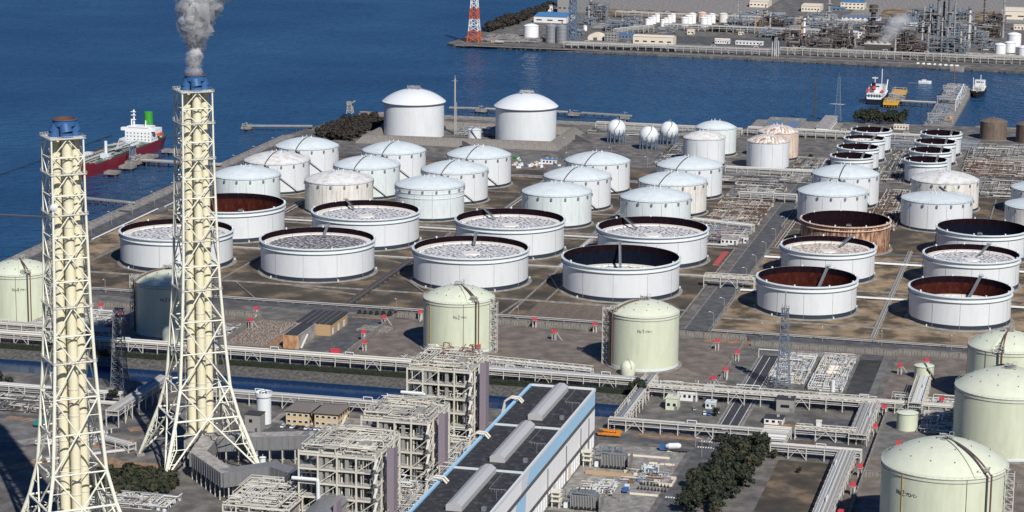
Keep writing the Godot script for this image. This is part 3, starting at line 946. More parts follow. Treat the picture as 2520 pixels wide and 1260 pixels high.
func dome_tanks() -> void:
	var proto := dome_proto(26.6, 24.3, 6.6, 16)
	var ringed := dome_proto(26.6, 24.3, 6.2, 16, 2)
	var cols := [-240.5, -164.0, -90.5, 10.0, 86.5]
	var names := ["behind the taller lattice chimney", "second column from the sea road", "third column from the sea road", "fourth column from the sea road", "nearest the pipe-filled strip"]
	var rows := [215.8, 288.0, 364.5]
	var rn := ["front", "middle", "back"]
	for i in 5:
		for j in 3:
			var wall := "cool_wall"
			var roof := "dome_paint"
			var note := "pale dome-roofed tank"
			if j > 0:
				wall = "white_wall"
			if i == 0 and j == 1:
				roof = "dome_dirty"
				note = "stained dome-roofed tank"
			if i == 1 and j == 0:
				wall = "cream_wall"
				roof = "dome_dirty"
				note = "dome-roofed tank with cream streaks"
			if i == 1 and j == 1:
				wall = "cool_wall"
			if i == 4 and j < 2:
				wall = "cream_wall" if j == 1 else "cool_wall"
			var p := ringed if i == 2 and j == 0 else proto
			if p == ringed:
				note = "dome-roofed tank with ring bands"
			place_dome(p, cols[i], rows[j] + 0.6, 26.6, 24.3, 6.6, "%s, %s row, %s" % [note, rn[j], names[i].replace("from the sea road", "from the sea")], wall, roof, j > 0, 92 + 3 * i)
	var low := dome_proto(27.0, 21.5, 4.0, 16)
	var east := [
		[proto, 212.5, 279.8, 24.3, "white_wall", "dome_paint", false, "pale dome-roofed tank just behind the rusty open-topped tank"],
		[proto, 213.2, 363.0, 24.3, "white_wall", "dome_paint", true, "white dome-roofed tank with a stair, in front of the small open-topped tanks"],
		[low, 291.0, 288.0, 21.5, "white_wall", "dome_paint", false, "low white tank with a nearly flat pale roof at the right"],
		[proto, 291.5, 367.5, 23.0, "cream_wall", "dome_dirty", true, "cream dome-roofed tank behind the nearly flat roofed one"],
		[low, 369.0, 283.0, 21.5, "cream_wall", "dome_paint", false, "pale tank cut by the right edge, front one of two"],
		[low, 370.0, 366.5, 23.0, "cool_wall", "dome_paint", false, "pale tank cut by the right edge, back one of two"],
	]
	for e in east:
		var o := place_dome(e[0], e[1], e[2], 26.6, e[3], 6.6, e[7], e[4], e[5], e[6], 95)
		if e[3] == 23.0:
			o.scale = Vector3(1, 23.0 / 24.3, 1)
	var tall := dome_proto(18.3, 24.0, 5.6, 0)
	place_dome(tall, 73.7, 511.5, 18.3, 24, 5.6, "tall white tank with a ribbed pale wall, left front of four by the spheres", "white_wall", "dome_dirty", false, 0)
	place_dome(tall, 74, 573, 18.3, 24, 5.6, "tall white tank at the back, left of the rust-roofed pair", "cool_wall", "dome_paint", false, 0)
	place_dome(tall, 130, 510.2, 18.7, 24, 5.6, "tall white tank whose domed roof is streaked with rust, front one", "white_wall", "dome_rust", false, 0)
	place_dome(tall, 130.8, 566, 18.5, 24, 5.6, "tall pinkish tank with a rust-streaked roof, behind the white rust-roofed one", "pale_rust_wall", "dome_rust", false, 0)
	for p in [proto, ringed, low, tall]:
		p.free()
	# the two tall insulated tanks by the water
	var lng := Node3D.new()
	lng.name = "insulated_tank"
	var R := 28.0
	var h := 31.5
	var mb := Mb.new()
	mb.lathe(Vector3.ZERO, [Vector2(R, 0), Vector2(R, h)], 96)
	part(lng, "shell", mb, M.white_wall)
	mb = Mb.new()
	mb.lathe(Vector3.ZERO, [Vector2(R - 0.1, h - 0.8), Vector2(R + 1.7, h), Vector2(R + 1.7, h + 0.7)], 96)
	part(lng, "roof_edge", mb, M.grey_steel)
	mb = Mb.new()
	mb.lathe(Vector3.ZERO, cap(R + 1.7, h + 0.7, 11.5, 12), 96, true)
	part(lng, "roof", mb, M.white)
	mb = Mb.new()
	tangle(mb, Vector3(-6, h + 12, -5), Vector3(6, h + 14.5, 5), 26, 0.12, 0.3, rng)
	for i in 8:
		mb.tube(Vector3(-6 + i * 1.7, h + 11.4, 1), Vector3(-6 + i * 1.7, h + 15.5, 1), 0.3, 0.3, 5)
	part(lng, "crown_piping", mb, M.silver, true)
	mb = Mb.new()
	var c := cap(R + 1.7, h + 1.2, 11.5, 12)
	for i in c.size() - 1:
		for s in [-0.5, 0.5]:
			mb.bar(Vector3(c[i].x * 0.94, c[i].y, -c[i].x * 0.3 + s), Vector3(c[i + 1].x * 0.94, c[i + 1].y, -c[i + 1].x * 0.3 + s), 0.2, 0.3)
	part(lng, "roof_ladder", mb, M.grey_steel)
	add_child(lng, true)
	lng.position = V(-213, 0.2, 592)
	tag(lng, "tall white insulated tank with an overhanging dome, left of the slender vent pole", "storage tank", "insulated tanks by the water")
	var lng2 := dup(lng, V(-106.3, 0.2, 594.5), "tall white insulated tank with an overhanging dome, right of the little white tank")
	lng2.rotation.y = 0.5
	var sm := small_tank(6.3, 10.4, 1.2, "white_wall", "dome_paint")
	add_child(sm, true)
	sm.position = V(-151, 0.2, 578)
	tag(sm, "little white tank with a slanting stair between the two tall insulated tanks", "storage tank")
	wind_stair(sm, 6.3, 10.4, 1.2, 40, 100)
	# brown tanks at the right edge
	for i in 2:
		var b := small_tank(12.5 if i == 0 else 13.5, 16.8, 3.2, "brown_wall", "brown_wall")
		b.name = "brown_tank"
		add_child(b, true)
		b.position = V([310.5, 345.0][i], 0, [735.0, 726.0][i])
		tag(b, ["dull brown cone-roofed tank by the water at the right", "brown tank cut by the right edge beside the other brown tank"][i], "storage tank", "brown tanks by the water")
	# ball-shaped tanks
	var ball := sphere_tank(8.6)
	add_child(ball, true)
	ball.position = V(-24, 0, 609)
	tag(ball, "white ball-shaped tank on blue legs, standing alone right of the tall insulated tanks", "spherical tank", "spherical tanks")
	dup(ball, V(12, 0, 579), "white ball-shaped tank on blue legs, front one of the touching pair")
	dup(ball, V(24.5, 0, 612), "white ball-shaped tank on blue legs, half hidden behind the other of the pair")


func small_tank(R: float, h: float, rise: float, wall: String, roof: String) -> Node3D:
	var o := Node3D.new()
	o.name = "small_tank"
	var mb := Mb.new()
	mb.lathe(Vector3.ZERO, [Vector2(R, 0), Vector2(R, h)], 40)
	part(o, "shell", mb, M[wall])
	mb = Mb.new()
	mb.lathe(Vector3.ZERO, [Vector2(R, h - 0.2), Vector2(R + 0.2, h - 0.1), Vector2(R + 0.2, h + 0.15)], 40)
	part(o, "eave", mb, M.grey_steel)
	mb = Mb.new()
	mb.lathe(Vector3.ZERO, cap(R + 0.2, h + 0.15, rise, 5), 40, true)
	part(o, "roof", mb, M[roof])
	mb = Mb.new()
	mb.lathe(Vector3.ZERO, [Vector2(R + 0.6, 0.02), Vector2(R + 0.6, 0.4), Vector2(R, 0.45)], 40)
	part(o, "foundation", mb, M.concrete)
	rod(o, "roof_vent", Vector3(0, h + rise - 0.2, 0), Vector3(0, h + rise + 1.2, 0), 0.3, M.silver, 6)
	return o


func sphere_tank(R: float) -> Node3D:
	var o := Node3D.new()
	o.name = "spherical_tank"
	var cy := R + 4.2
	var b := mesh_node(o, "ball_shell", sphere_mesh(), M.white)
	var mb := Mb.new()
	mb.ball(Vector3(0, cy, 0), R, 40)
	b.mesh = mb.made()
	for i in 12:
		var a := TAU * i / 12.0
		var e := TAU * (i + 1) / 12.0
		rod(o, "leg", Vector3(cos(a) * R * 0.97, 0, sin(a) * R * 0.97), Vector3(cos(a) * R * 0.97, cy, sin(a) * R * 0.97), 0.38, M.slate_blue, 6)
		rod(o, "brace", Vector3(cos(a) * R * 0.97, 0.5, sin(a) * R * 0.97), Vector3(cos(e) * R * 0.97, cy - 1.5, sin(e) * R * 0.97), 0.13, M.slate_blue, 5)
		rod(o, "brace", Vector3(cos(e) * R * 0.97, 0.5, sin(e) * R * 0.97), Vector3(cos(a) * R * 0.97, cy - 1.5, sin(a) * R * 0.97), 0.13, M.slate_blue, 5)
	mb = Mb.new()
	for i in 24:
		var w := i / 24.0
		var g0 := PI * 0.5 * (1.0 - w * 1.1)
		var g1 := PI * 0.5 * (1.0 - (i + 1) / 24.0 * 1.1)
		var h0 := 0.4 + 1.3 * w
		var h1 := 0.4 + 1.3 * (i + 1) / 24.0
		var p := Vector3(cos(g0) * cos(h0), sin(g0), cos(g0) * sin(h0)) * (R + 0.4) + Vector3.UP * cy
		var q := Vector3(cos(g1) * cos(h1), sin(g1), cos(g1) * sin(h1)) * (R + 0.4) + Vector3.UP * cy
		mb.bar(p, q, 0.7, 0.35)
	part(o, "curved_stair", mb, M.grey_steel)
	mb = Mb.new()
	mb.lathe(Vector3(0, cy + R - 0.2, 0), [Vector2(2.0, 0), Vector2(2.0, 0.3), Vector2(0, 0.3)], 16)
	tangle(mb, Vector3(-1.6, cy + R + 0.2, -1.6), Vector3(1.6, cy + R + 1.8, 1.6), 8, 0.1, 0.2, rng)
	part(o, "top_platform", mb, M.silver)
	return o


# ---------------------------------------------------------------- the two lattice chimneys
func chimney(scale_w: float) -> Node3D:
	var o := Node3D.new()
	o.name = "lattice_chimney"
	# height of each frame and half of its side
	var lv := [[189.0, 7.45], [181.0, 7.5], [173.5, 7.55], [164.5, 7.6], [156.0, 7.7], [146.5, 7.9], [137.0, 8.1], [127.0, 8.3], [115.5, 8.6], [103.0, 8.95], [91.0, 9.45], [75.5, 10.4], [59.5, 11.4], [42.0, 12.8], [27.0, 16.2]]
	var foot := 24.4 * scale_w
	for l in lv:
		l[1] *= scale_w
	var corner := func(i: int, hs: float, h: float) -> Vector3:
		return Vector3(hs if i == 0 or i == 3 else -hs, h, hs if i < 2 else -hs)
	var mat: Material = M.lattice_cream
	for i in 4:
		var j := (i + 1) % 4
		for k in lv.size() - 1:
			var a: Vector3 = corner.call(i, lv[k][1], lv[k][0])
			var b: Vector3 = corner.call(i, lv[k + 1][1], lv[k + 1][0])
			var c: Vector3 = corner.call(j, lv[k][1], lv[k][0])
			var d: Vector3 = corner.call(j, lv[k + 1][1], lv[k + 1][0])
			rod(o, "leg", b, a, 0.42 + 0.035 * k, mat, 8)
			rod(o, "girt", a, c, 0.3 + 0.008 * k, mat, 6)
			# the panels alternate: braces meet in the middle of every other girt
			if k % 2 == 0:
				var m := (c + a) * 0.5
				rod(o, "brace", m, b, 0.24 + 0.014 * k, mat, 6)
				rod(o, "brace", m, d, 0.24 + 0.014 * k, mat, 6)
			else:
				var m := (b + d) * 0.5
				rod(o, "brace", a, m, 0.24 + 0.014 * k, mat, 6)
				rod(o, "brace", c, m, 0.24 + 0.014 * k, mat, 6)
				if k > 6:
					var q := (m + a) * 0.5
					var q2 := (m + c) * 0.5
					rod(o, "brace", q, (a + b) * 0.5, 0.2, mat, 5)
					rod(o, "brace", q2, (c + d) * 0.5, 0.2, mat, 5)
			if k > 0 and k % 2 == 1:
				# plan bracing round the flues
				rod(o, "plan_brace", (a + c) * 0.5, (a + corner.call((i + 3) % 4, lv[k][1], lv[k][0])) * 0.5, 0.24, mat, 5)
		# the splayed foot of this corner: a spindle of tubes
		var t: Vector3 = corner.call(i, lv[14][1], lv[14][0])
		var f: Vector3 = corner.call(i, foot, 0.9)
		var t2: Vector3 = corner.call(j, lv[14][1], lv[14][0])
		rod(o, "girt", t, t2, 0.55, mat, 8)
		rod(o, "leg", f, t, 0.95, mat, 8)
		var mid := (t + t2) * 0.5
		var f2: Vector3 = corner.call(j, foot, 0.9)
		rod(o, "foot_brace", mid, f, 0.5, mat, 6)
		rod(o, "foot_brace", mid, f2, 0.5, mat, 6)
		var y0 := f.lerp(t, 0.5)
		var inn := Vector3(-signf(t.x), 0, -signf(t.z))
		for q in [Vector3(inn.x, 0, 0), Vector3(0, 0, inn.z), inn * 0.8]:
			var w: Vector3 = y0 + q * 3.2
			rod(o, "foot_strut", f, w, 0.3, mat, 6)
			rod(o, "foot_strut", w, t, 0.3, mat, 6)
			for n in 4:
				var e := (n + 1) / 5.0
				rod(o, "foot_lacing", f.lerp(t, e * 0.5), f.lerp(w, e), 0.15, mat, 5)
				rod(o, "foot_lacing", t.lerp(f, e * 0.5), t.lerp(w, e), 0.15, mat, 5)
		for n in 3:
			var e := (n + 1) / 4.0
			rod(o, "foot_lacing", mid.lerp(f, e), t.lerp(f, e), 0.26, mat, 5)
			rod(o, "foot_lacing", mid.lerp(f2, e), t2.lerp(f2, e), 0.26, mat, 5)
			rod(o, "foot_lacing", mid.lerp(f, e), t.lerp(f, maxf(e - 0.25, 0.0)), 0.22, mat, 5)
		cuboid(o, "footing", f.x, -f.z, 0, 4, 1.2, 4, M.concrete)
	# flues, each with its own blue cap; they stand in a square that is turned a little
	var at := [Vector2(-3.2, 0.4), Vector2(2.0, -2.6), Vector2(4.9, 2.5), Vector2(-0.3, 5.5)]
	for p in at:
		# the bearing of the flues follows the viewer's side, that of the frame does not
		var q := Vector3(p.x, 0, -p.y).rotated(Vector3.UP, deg_to_rad(13.9 - o.rotation_degrees.y - 37.0))
		var mb := Mb.new()
		mb.lathe(q, [Vector2(2.25, 12), Vector2(2.25, 190)], 24)
		var fl := part(o, "flue", mb, M.stack_cream)
		for h in range(30, 186, 12):
			mb = Mb.new()
			mb.lathe(q, [Vector2(2.24, h), Vector2(2.42, h), Vector2(2.42, h + 0.5), Vector2(2.24, h + 0.5)], 20)
			part(fl, "collar", mb, M.cream_steel)
		mb = Mb.new()
		var lean := -q.normalized() * 1.1
		mb.lathe(q, [Vector2(2.75, 189.2), Vector2(2.75, 191.2)], 24)
		mb.tube(q + Vector3(0, 191.2, 0), q + lean + Vector3(0, 194.6, 0), 2.75, 2.45, 24)
		part(fl, "flue_cap", mb, M.cap_blue)
	var ctr := Vector3(0.85, 0, -1.45).rotated(Vector3.UP, deg_to_rad(13.9 - 37.0))
	var mb := Mb.new()
	mb.lathe(ctr, [Vector2(5.1, 193.9), Vector2(5.1, 196.3), Vector2(5.45, 196.3), Vector2(5.45, 196.7)], 32)
	part(o, "crown_ring", mb, M.cap_blue)
	mb = Mb.new()
	mb.lathe(ctr, [Vector2(5.45, 196.7), Vector2(4.7, 196.9), Vector2(4.4, 195.0)], 32)
	part(o, "rusty_rim", mb, M.cap_rust)
	# platforms with rails
	for k in [0, 2, 4, 8, 10]:
		var hs: float = lv[k][1] + 0.9
		var h: float = lv[k][0]
		mb = Mb.new()
		var inner := hs - 2.2 if k > 0 else 3.0
		for s in [-1.0, 1.0]:
			mb.box(Vector3(0, h + 0.1, s * (hs + inner) * 0.5), Vector3(hs * 2, 0.18, hs - inner))
			mb.box(Vector3(s * (hs + inner) * 0.5, h + 0.1, 0), Vector3(hs - inner, 0.18, inner * 2))
		part(o, "platform", mb, M.pale_steel)
		mb = Mb.new()
		for i in 4:
			var a: Vector3 = corner.call(i, hs, h)
			var b: Vector3 = corner.call((i + 1) % 4, hs, h)
			for e in [0.6, 1.25]:
				mb.bar(a + Vector3.UP * e, b + Vector3.UP * e, 0.1, 0.1)
			for n in 13:
				var q := a.lerp(b, n / 12.0)
				mb.bar(q, q + Vector3.UP * 1.25, 0.1, 0.1)
		part(o, "railing", mb, M.pale_steel)
	# a lift shaft and a ladder inside
	mb = Mb.new()
	for n in 60:
		mb.bx(-4.6, 4.6, 4 + n * 3.0, 1.5, 0.12, 1.5)
	for s in [[-5.4, 3.8], [-3.8, 3.8], [-5.4, 5.4], [-3.8, 5.4]]:
		mb.bar(V(s[0], 2, s[1]), V(s[0], 186, s[1]), 0.14, 0.14)
	part(o, "lift_frame", mb, M.cream_steel)
	return o


func stacks() -> void:
	var right := chimney(1.0)
	add_child(right, true)
	right.position = V(-20.0, 0, -453.0)
	right.rotation.y = deg_to_rad(37.0)
	tag(right, "taller-looking cream lattice chimney with blue caps and a smoke plume", "chimney", "lattice chimneys")
	var left := chimney(0.94)
	add_child(left, true)
	left.position = V(-20.5, 0, -604.0)
	left.rotation.y = deg_to_rad(41.0)
	tag(left, "cream lattice chimney without smoke, at the left edge", "chimney", "lattice chimneys")
	var dish := Mb.new()
	dish.lathe(Vector3.ZERO, cap(1.7, 0, 0.6, 4), 16, true)
	var d := part(left, "dish_antenna", dish, M.white)
	d.position = Vector3(-7.0, 160, 8.0)
	d.rotation = Vector3(PI / 2, 0, 0.4)
	plume()


# white smoke: billows whose skin is broken up by noise, veiled by thinner ones
func puff_mesh(sd: int, k: int, rough: float) -> Mesh:
	var nz := FastNoiseLite.new()
	nz.seed = sd
	nz.frequency = 1.0
	nz.fractal_octaves = 4
	nz.fractal_gain = 0.66
	var m: int = k / 2
	var pt := []
	for i in m + 1:
		var row := []
		for j in k + 1:
			var g := -PI / 2 + PI * i / m
			var h := TAU * (j % k) / k
			var d := Vector3(cos(g) * cos(h), sin(g), cos(g) * sin(h))
			row.append(d * (1.0 + rough * nz.get_noise_3dv(d * 1.6)))
		pt.append(row)
	var mb := Mb.new()
	for i in m:
		for j in k:
			var a: Vector3 = pt[i][j]
			var b: Vector3 = pt[i][j + 1]
			var c: Vector3 = pt[i + 1][j + 1]
			var d: Vector3 = pt[i + 1][j]
			mb.quad3(a, b, c, d, a.normalized(), b.normalized(), c.normalized(), d.normalized())
	return mb.made()


func smoke_mat(key: String, alpha: float) -> StandardMaterial3D:
	var m := flat(key, 0.95, 0.96, 0.98, 1.0)
	m.backlight_enabled = true
	m.backlight = Color(1.0, 1.0, 1.0)
	m.transparency = BaseMaterial3D.TRANSPARENCY_ALPHA
	m.albedo_color.a = alpha
	m.metallic_specular = 0.0
	return m


func plume() -> void:
	var o := Node3D.new()
	o.name = "smoke_plume"
	add_child(o, true)
	tag(o, "white smoke plume rising from the taller lattice chimney and leaning to the right", "smoke")
	o.set_meta("kind", "stuff")
	var rg := RandomNumberGenerator.new()
	rg.seed = 23
	var kinds := [puff_mesh(5, 40, 0.75), puff_mesh(6, 40, 0.95), puff_mesh(7, 40, 0.85)]
	var thin := smoke_mat("thin_smoke", 0.10)
	var veil := smoke_mat("veil_smoke", 0.26)
	var core := smoke_mat("thick_smoke", 0.34)
	var top := V(-20, 196.4, -453) + Vector3(0.85, 0, -1.45).rotated(Vector3.UP, deg_to_rad(13.9))
	var y := 0.5
	var i := 0
	while y < 100.0:
		var wide := 4.6 + 0.04 * y + 6.0 * smoothstep(15.0, 30.0, y) + maxf(0.0, y - 30.0) * 0.16
		var drift := Vector3(0.97, 0, 0.24) * (0.02 * y + 0.00008 * y * y * y)
		var r := rg.randf_range(0.4, 0.72) * wide
		var dir := Vector3(rg.randf_range(-1, 1), rg.randf_range(-0.5, 0.5), rg.randf_range(-1, 1)).normalized() * (wide - r) * sqrt(rg.randf())
		var mat := thin if y < 9.0 else veil if y < 20.0 or i % 3 == 0 else core
		var f := mesh_node(o, "smoke_puff", kinds[i % 3], mat)
		f.transform = Transform3D(Basis.from_euler(Vector3(rg.randf() * 6.0, rg.randf() * 6.0, rg.randf() * 6.0)) * Basis.from_scale(Vector3.ONE * r), top + Vector3(0, y, 0) + drift + dir)
		y += 0.55 + 0.022 * y
		i += 1


# ---------------------------------------------------------------- pale green gas tanks
# a sign painted on a round wall: Latin letters as flat type, the kana as brush strokes
func wall_sign(o: Node3D, R: float, y: float, bearing: float, number: String, kana: Array, size: float) -> void:
	var arc := 0.0
	for ch in ["N", "o", number]:
		var tm := TextMesh.new()
		tm.text = ch
		var f := SystemFont.new()
		f.font_names = PackedStringArray(["Droid Sans"])
		tm.font = f
		tm.font_size = 64
		var s := size * (1.35 if ch == number else 1.0 if ch == "N" else 0.8)
		tm.pixel_size = s / 46.0
		tm.depth = 0.06
		var l := mesh_node(o, "letter", tm, M.letter_black)
		var a := deg_to_rad(bearing) - (arc + s * 0.35) / R
		l.position = Vector3(cos(a) * (R + 0.06), y, sin(a) * (R + 0.06))
		l.rotation.y = PI / 2 - a
		if ch == "o":
			var mb := Mb.new()
			mb.box(Vector3(0, -s * 0.62, 0), Vector3(s * 0.5, s * 0.12, 0.06))
			part(l, "underline", mb, M.letter_black)
		arc += s * 0.82
	for g in kana:
		var mb := Mb.new()
		for st in g:
			for i in range(0, st.size() - 2, 2):
				var a := Vector3((st[i] - 0.5) * size * 0.8, (st[i + 1] - 0.5) * size * 0.8, 0)
				var b := Vector3((st[i + 2] - 0.5) * size * 0.8, (st[i + 3] - 0.5) * size * 0.8, 0)
				var d := (b - a)
				var q := Vector3(-d.y, d.x, 0).normalized() * size * 0.055
				mb.block(a - q - Vector3(0, 0, 0.03), d, q * 2.0, Vector3(0, 0, 0.06))
		var l := part(o, "letter", mb, M.letter_black)
		var an := deg_to_rad(bearing) - (arc + size * 0.4) / R
		l.position = Vector3(cos(an) * (R + 0.06), y - size * 0.06, sin(an) * (R + 0.06))
		l.rotation.y = PI / 2 - an
		arc += size * 0.82


func gas_tank(R: float, h: float, rise: float, pipe: float, tower: float) -> Node3D:
	var o := Node3D.new()
	o.name = "gas_tank"
	var mb := Mb.new()
	mb.lathe(Vector3.ZERO, [Vector2(R + 2.2, 0.02), Vector2(R + 2.2, 0.5), Vector2(R, 0.55)], 72)
	part(o, "foundation", mb, M.concrete)
	mb = Mb.new()
	mb.lathe(Vector3.ZERO, [Vector2(R + 0.12, 0.5), Vector2(R + 0.12, 1.8), Vector2(R, 1.9)], 72)
	part(o, "base_band", mb, M.girder)
	mb = Mb.new()
	mb.lathe(Vector3.ZERO, [Vector2(R, 0.5), Vector2(R, h)], 96)
	part(o, "shell", mb, M.lpg)
	for y in [h - 0.2, h - 1.8]:
		mb = Mb.new()
		mb.lathe(Vector3.ZERO, [Vector2(R, y - 0.25), Vector2(R + 0.32, y - 0.1), Vector2(R + 0.32, y + 0.15), Vector2(R, y + 0.2)], 96)
		part(o, "eave_band", mb, M.steel)
	mb = Mb.new()
	mb.lathe(Vector3.ZERO, cap(R + 0.1, h, rise, 12), 96, true)
	part(o, "roof", mb, M.lpg_dome)
	for ring in [[0.42, 7], [0.72, 12]]:
		for i in ring[1]:
			var a: float = TAU * i / ring[1] + 0.25
			var c := cap(R, h, rise, 100)
			var p: Vector2 = c[int((1.0 - ring[0]) * 100)]
			cuboid(o, "roof_stud", cos(a) * p.x, -sin(a) * p.x, p.y - 0.1, 0.45, 0.55, 0.45, M.dark_steel)
	# rail round the eave
	mb = Mb.new()
	for i in 56:
		var a := TAU * i / 56.0
		var b := TAU * (i + 1) / 56.0
		var p := Vector3(cos(a) * R, h, sin(a) * R)
		var q := Vector3(cos(b) * R, h, sin(b) * R)
		mb.bar(p, p + Vector3.UP * 1.1, 0.07, 0.07)
		mb.bar(p + Vector3.UP * 1.1, q + Vector3.UP * 1.1, 0.07, 0.07)
	part(o, "guard_rail", mb, M.pale_steel)
	# pipe over the dome and down the wall, with a covered walk beside it
	var c := cap(R, h + 0.7, rise, 14)
	for k in [[0.0, 0.45, "dark_steel"], [0.09, 0.3, "rust_steel"]]:
		var a: float = deg_to_rad(pipe) - k[0]
		mb = Mb.new()
		for i in c.size() - 1:
			var p := Vector3(cos(a) * c[i].x, c[i].y, sin(a) * c[i].x)
			var q := Vector3(cos(a) * c[i + 1].x, c[i + 1].y, sin(a) * c[i + 1].x)
			mb.tube(p, q, k[1], k[1], 6)
		mb.tube(Vector3(cos(a) * (R + 0.7), 1, sin(a) * (R + 0.7)), Vector3(cos(a) * (R + 0.7), h + 0.7, sin(a) * (R + 0.7)), k[1], k[1], 6)
		mb.tube(Vector3(cos(a) * (R + 0.7), h + 0.7, sin(a) * (R + 0.7)), Vector3(cos(a) * R, h + 0.9, sin(a) * R), k[1], k[1], 6)
		part(o, "vapour_pipe", mb, M[k[2]])
	mb = Mb.new()
	var a2 := deg_to_rad(pipe) + 0.2
	for i in c.size() - 2:
		mb.bar(Vector3(cos(a2) * c[i].x, c[i].y - 0.2, sin(a2) * c[i].x), Vector3(cos(a2) * c[i + 1].x, c[i + 1].y - 0.2, sin(a2) * c[i + 1].x), 1.3, 0.4)
	part(o, "roof_walk", mb, M.lpg_dome)
	for k in [-0.55, 0.5]:
		var a: float = deg_to_rad(pipe) + k + 0.9
		rod(o, "down_pipe", Vector3(cos(a) * (R + 0.2), 1, sin(a) * (R + 0.2)), Vector3(cos(a) * (R + 0.2), h, sin(a) * (R + 0.2)), 0.14, M.yellow if k > 0 else M.dark_steel, 5)
	# gear on the crown
	mb = Mb.new()
	mb.lathe(Vector3(0, h + rise - 0.2, 0), [Vector2(2.6, 0), Vector2(2.6, 0.4), Vector2(0, 0.4)], 20)
	tangle(mb, Vector3(-3, h + rise, -2), Vector3(3, h + rise + 2.6, 2), 20, 0.12, 0.3, rng)
	mb.bar(Vector3(1.5, h + rise, 0), Vector3(1.5, h + rise + 3.6, 0), 0.2, 0.2)
	mb.bar(Vector3(3.4, h + rise, 0), Vector3(3.4, h + rise + 3.6, 0), 0.2, 0.2)
	mb.bar(Vector3(1.5, h + rise + 3.6, 0), Vector3(3.4, h + rise + 3.6, 0), 0.2, 0.2)
	part(o, "crown_gear", mb, M.steel)
	# gear at the eave where the pipe turns down
	mb = Mb.new()
	var e := Vector3(cos(deg_to_rad(pipe)) * R * 0.93, h + 0.6, sin(deg_to_rad(pipe)) * R * 0.93)
	tangle(mb, e - Vector3(2.5, 0, 2.5), e + Vector3(2.5, 3.2, 2.5), 22, 0.12, 0.3, rng)
	part(o, "eave_gear", mb, M.steel)
	# stair tower in a lattice frame
	var ta := deg_to_rad(tower)
	var tc := Vector3(cos(ta) * (R + 2.0), 0, sin(ta) * (R + 2.0))
	mb = Mb.new()
	var hw := 1.9
	var cr := [Vector3(hw, 0, hw), Vector3(-hw, 0, hw), Vector3(-hw, 0, -hw), Vector3(hw, 0, -hw)]
	var fl := 3.3
	var nf := int((h + 1.0) / fl)
	for i in 4:
		mb.bar(tc + cr[i], tc + cr[i] + Vector3.UP * (nf * fl + 1.2), 0.28, 0.28)
		for k in nf + 1:
			mb.bar(tc + cr[i] + Vector3.UP * k * fl, tc + cr[(i + 1) % 4] + Vector3.UP * k * fl, 0.22, 0.22)
			if k < nf:
				mb.bar(tc + cr[i] + Vector3.UP * k * fl, tc + cr[(i + 1) % 4] + Vector3.UP * (k + 1) * fl, 0.16, 0.16)
	part(o, "stair_tower", mb, M.pale_steel)
	mb = Mb.new()
	for k in nf:
		var z := 1.0 if k % 2 == 0 else -1.0
		mb.bar(tc + Vector3(-1.6 * z, k * fl, 0.6 * z), tc + Vector3(1.6 * z, (k + 1) * fl, 0.6 * z), 1.1, 0.25)
		mb.box(tc + Vector3(1.5 * z, (k + 1) * fl, 0), Vector3(0.9, 0.15, 3.4))
	part(o, "stair_flight", mb, M.steel)
	mb = Mb.new()
	mb.bar(tc + Vector3.UP * (h + 0.7), Vector3(cos(ta) * (R - 1.5), h + 0.7, sin(ta) * (R - 1.5)), 1.6, 0.2)
	part(o, "landing", mb, M.pale_steel)
	return o


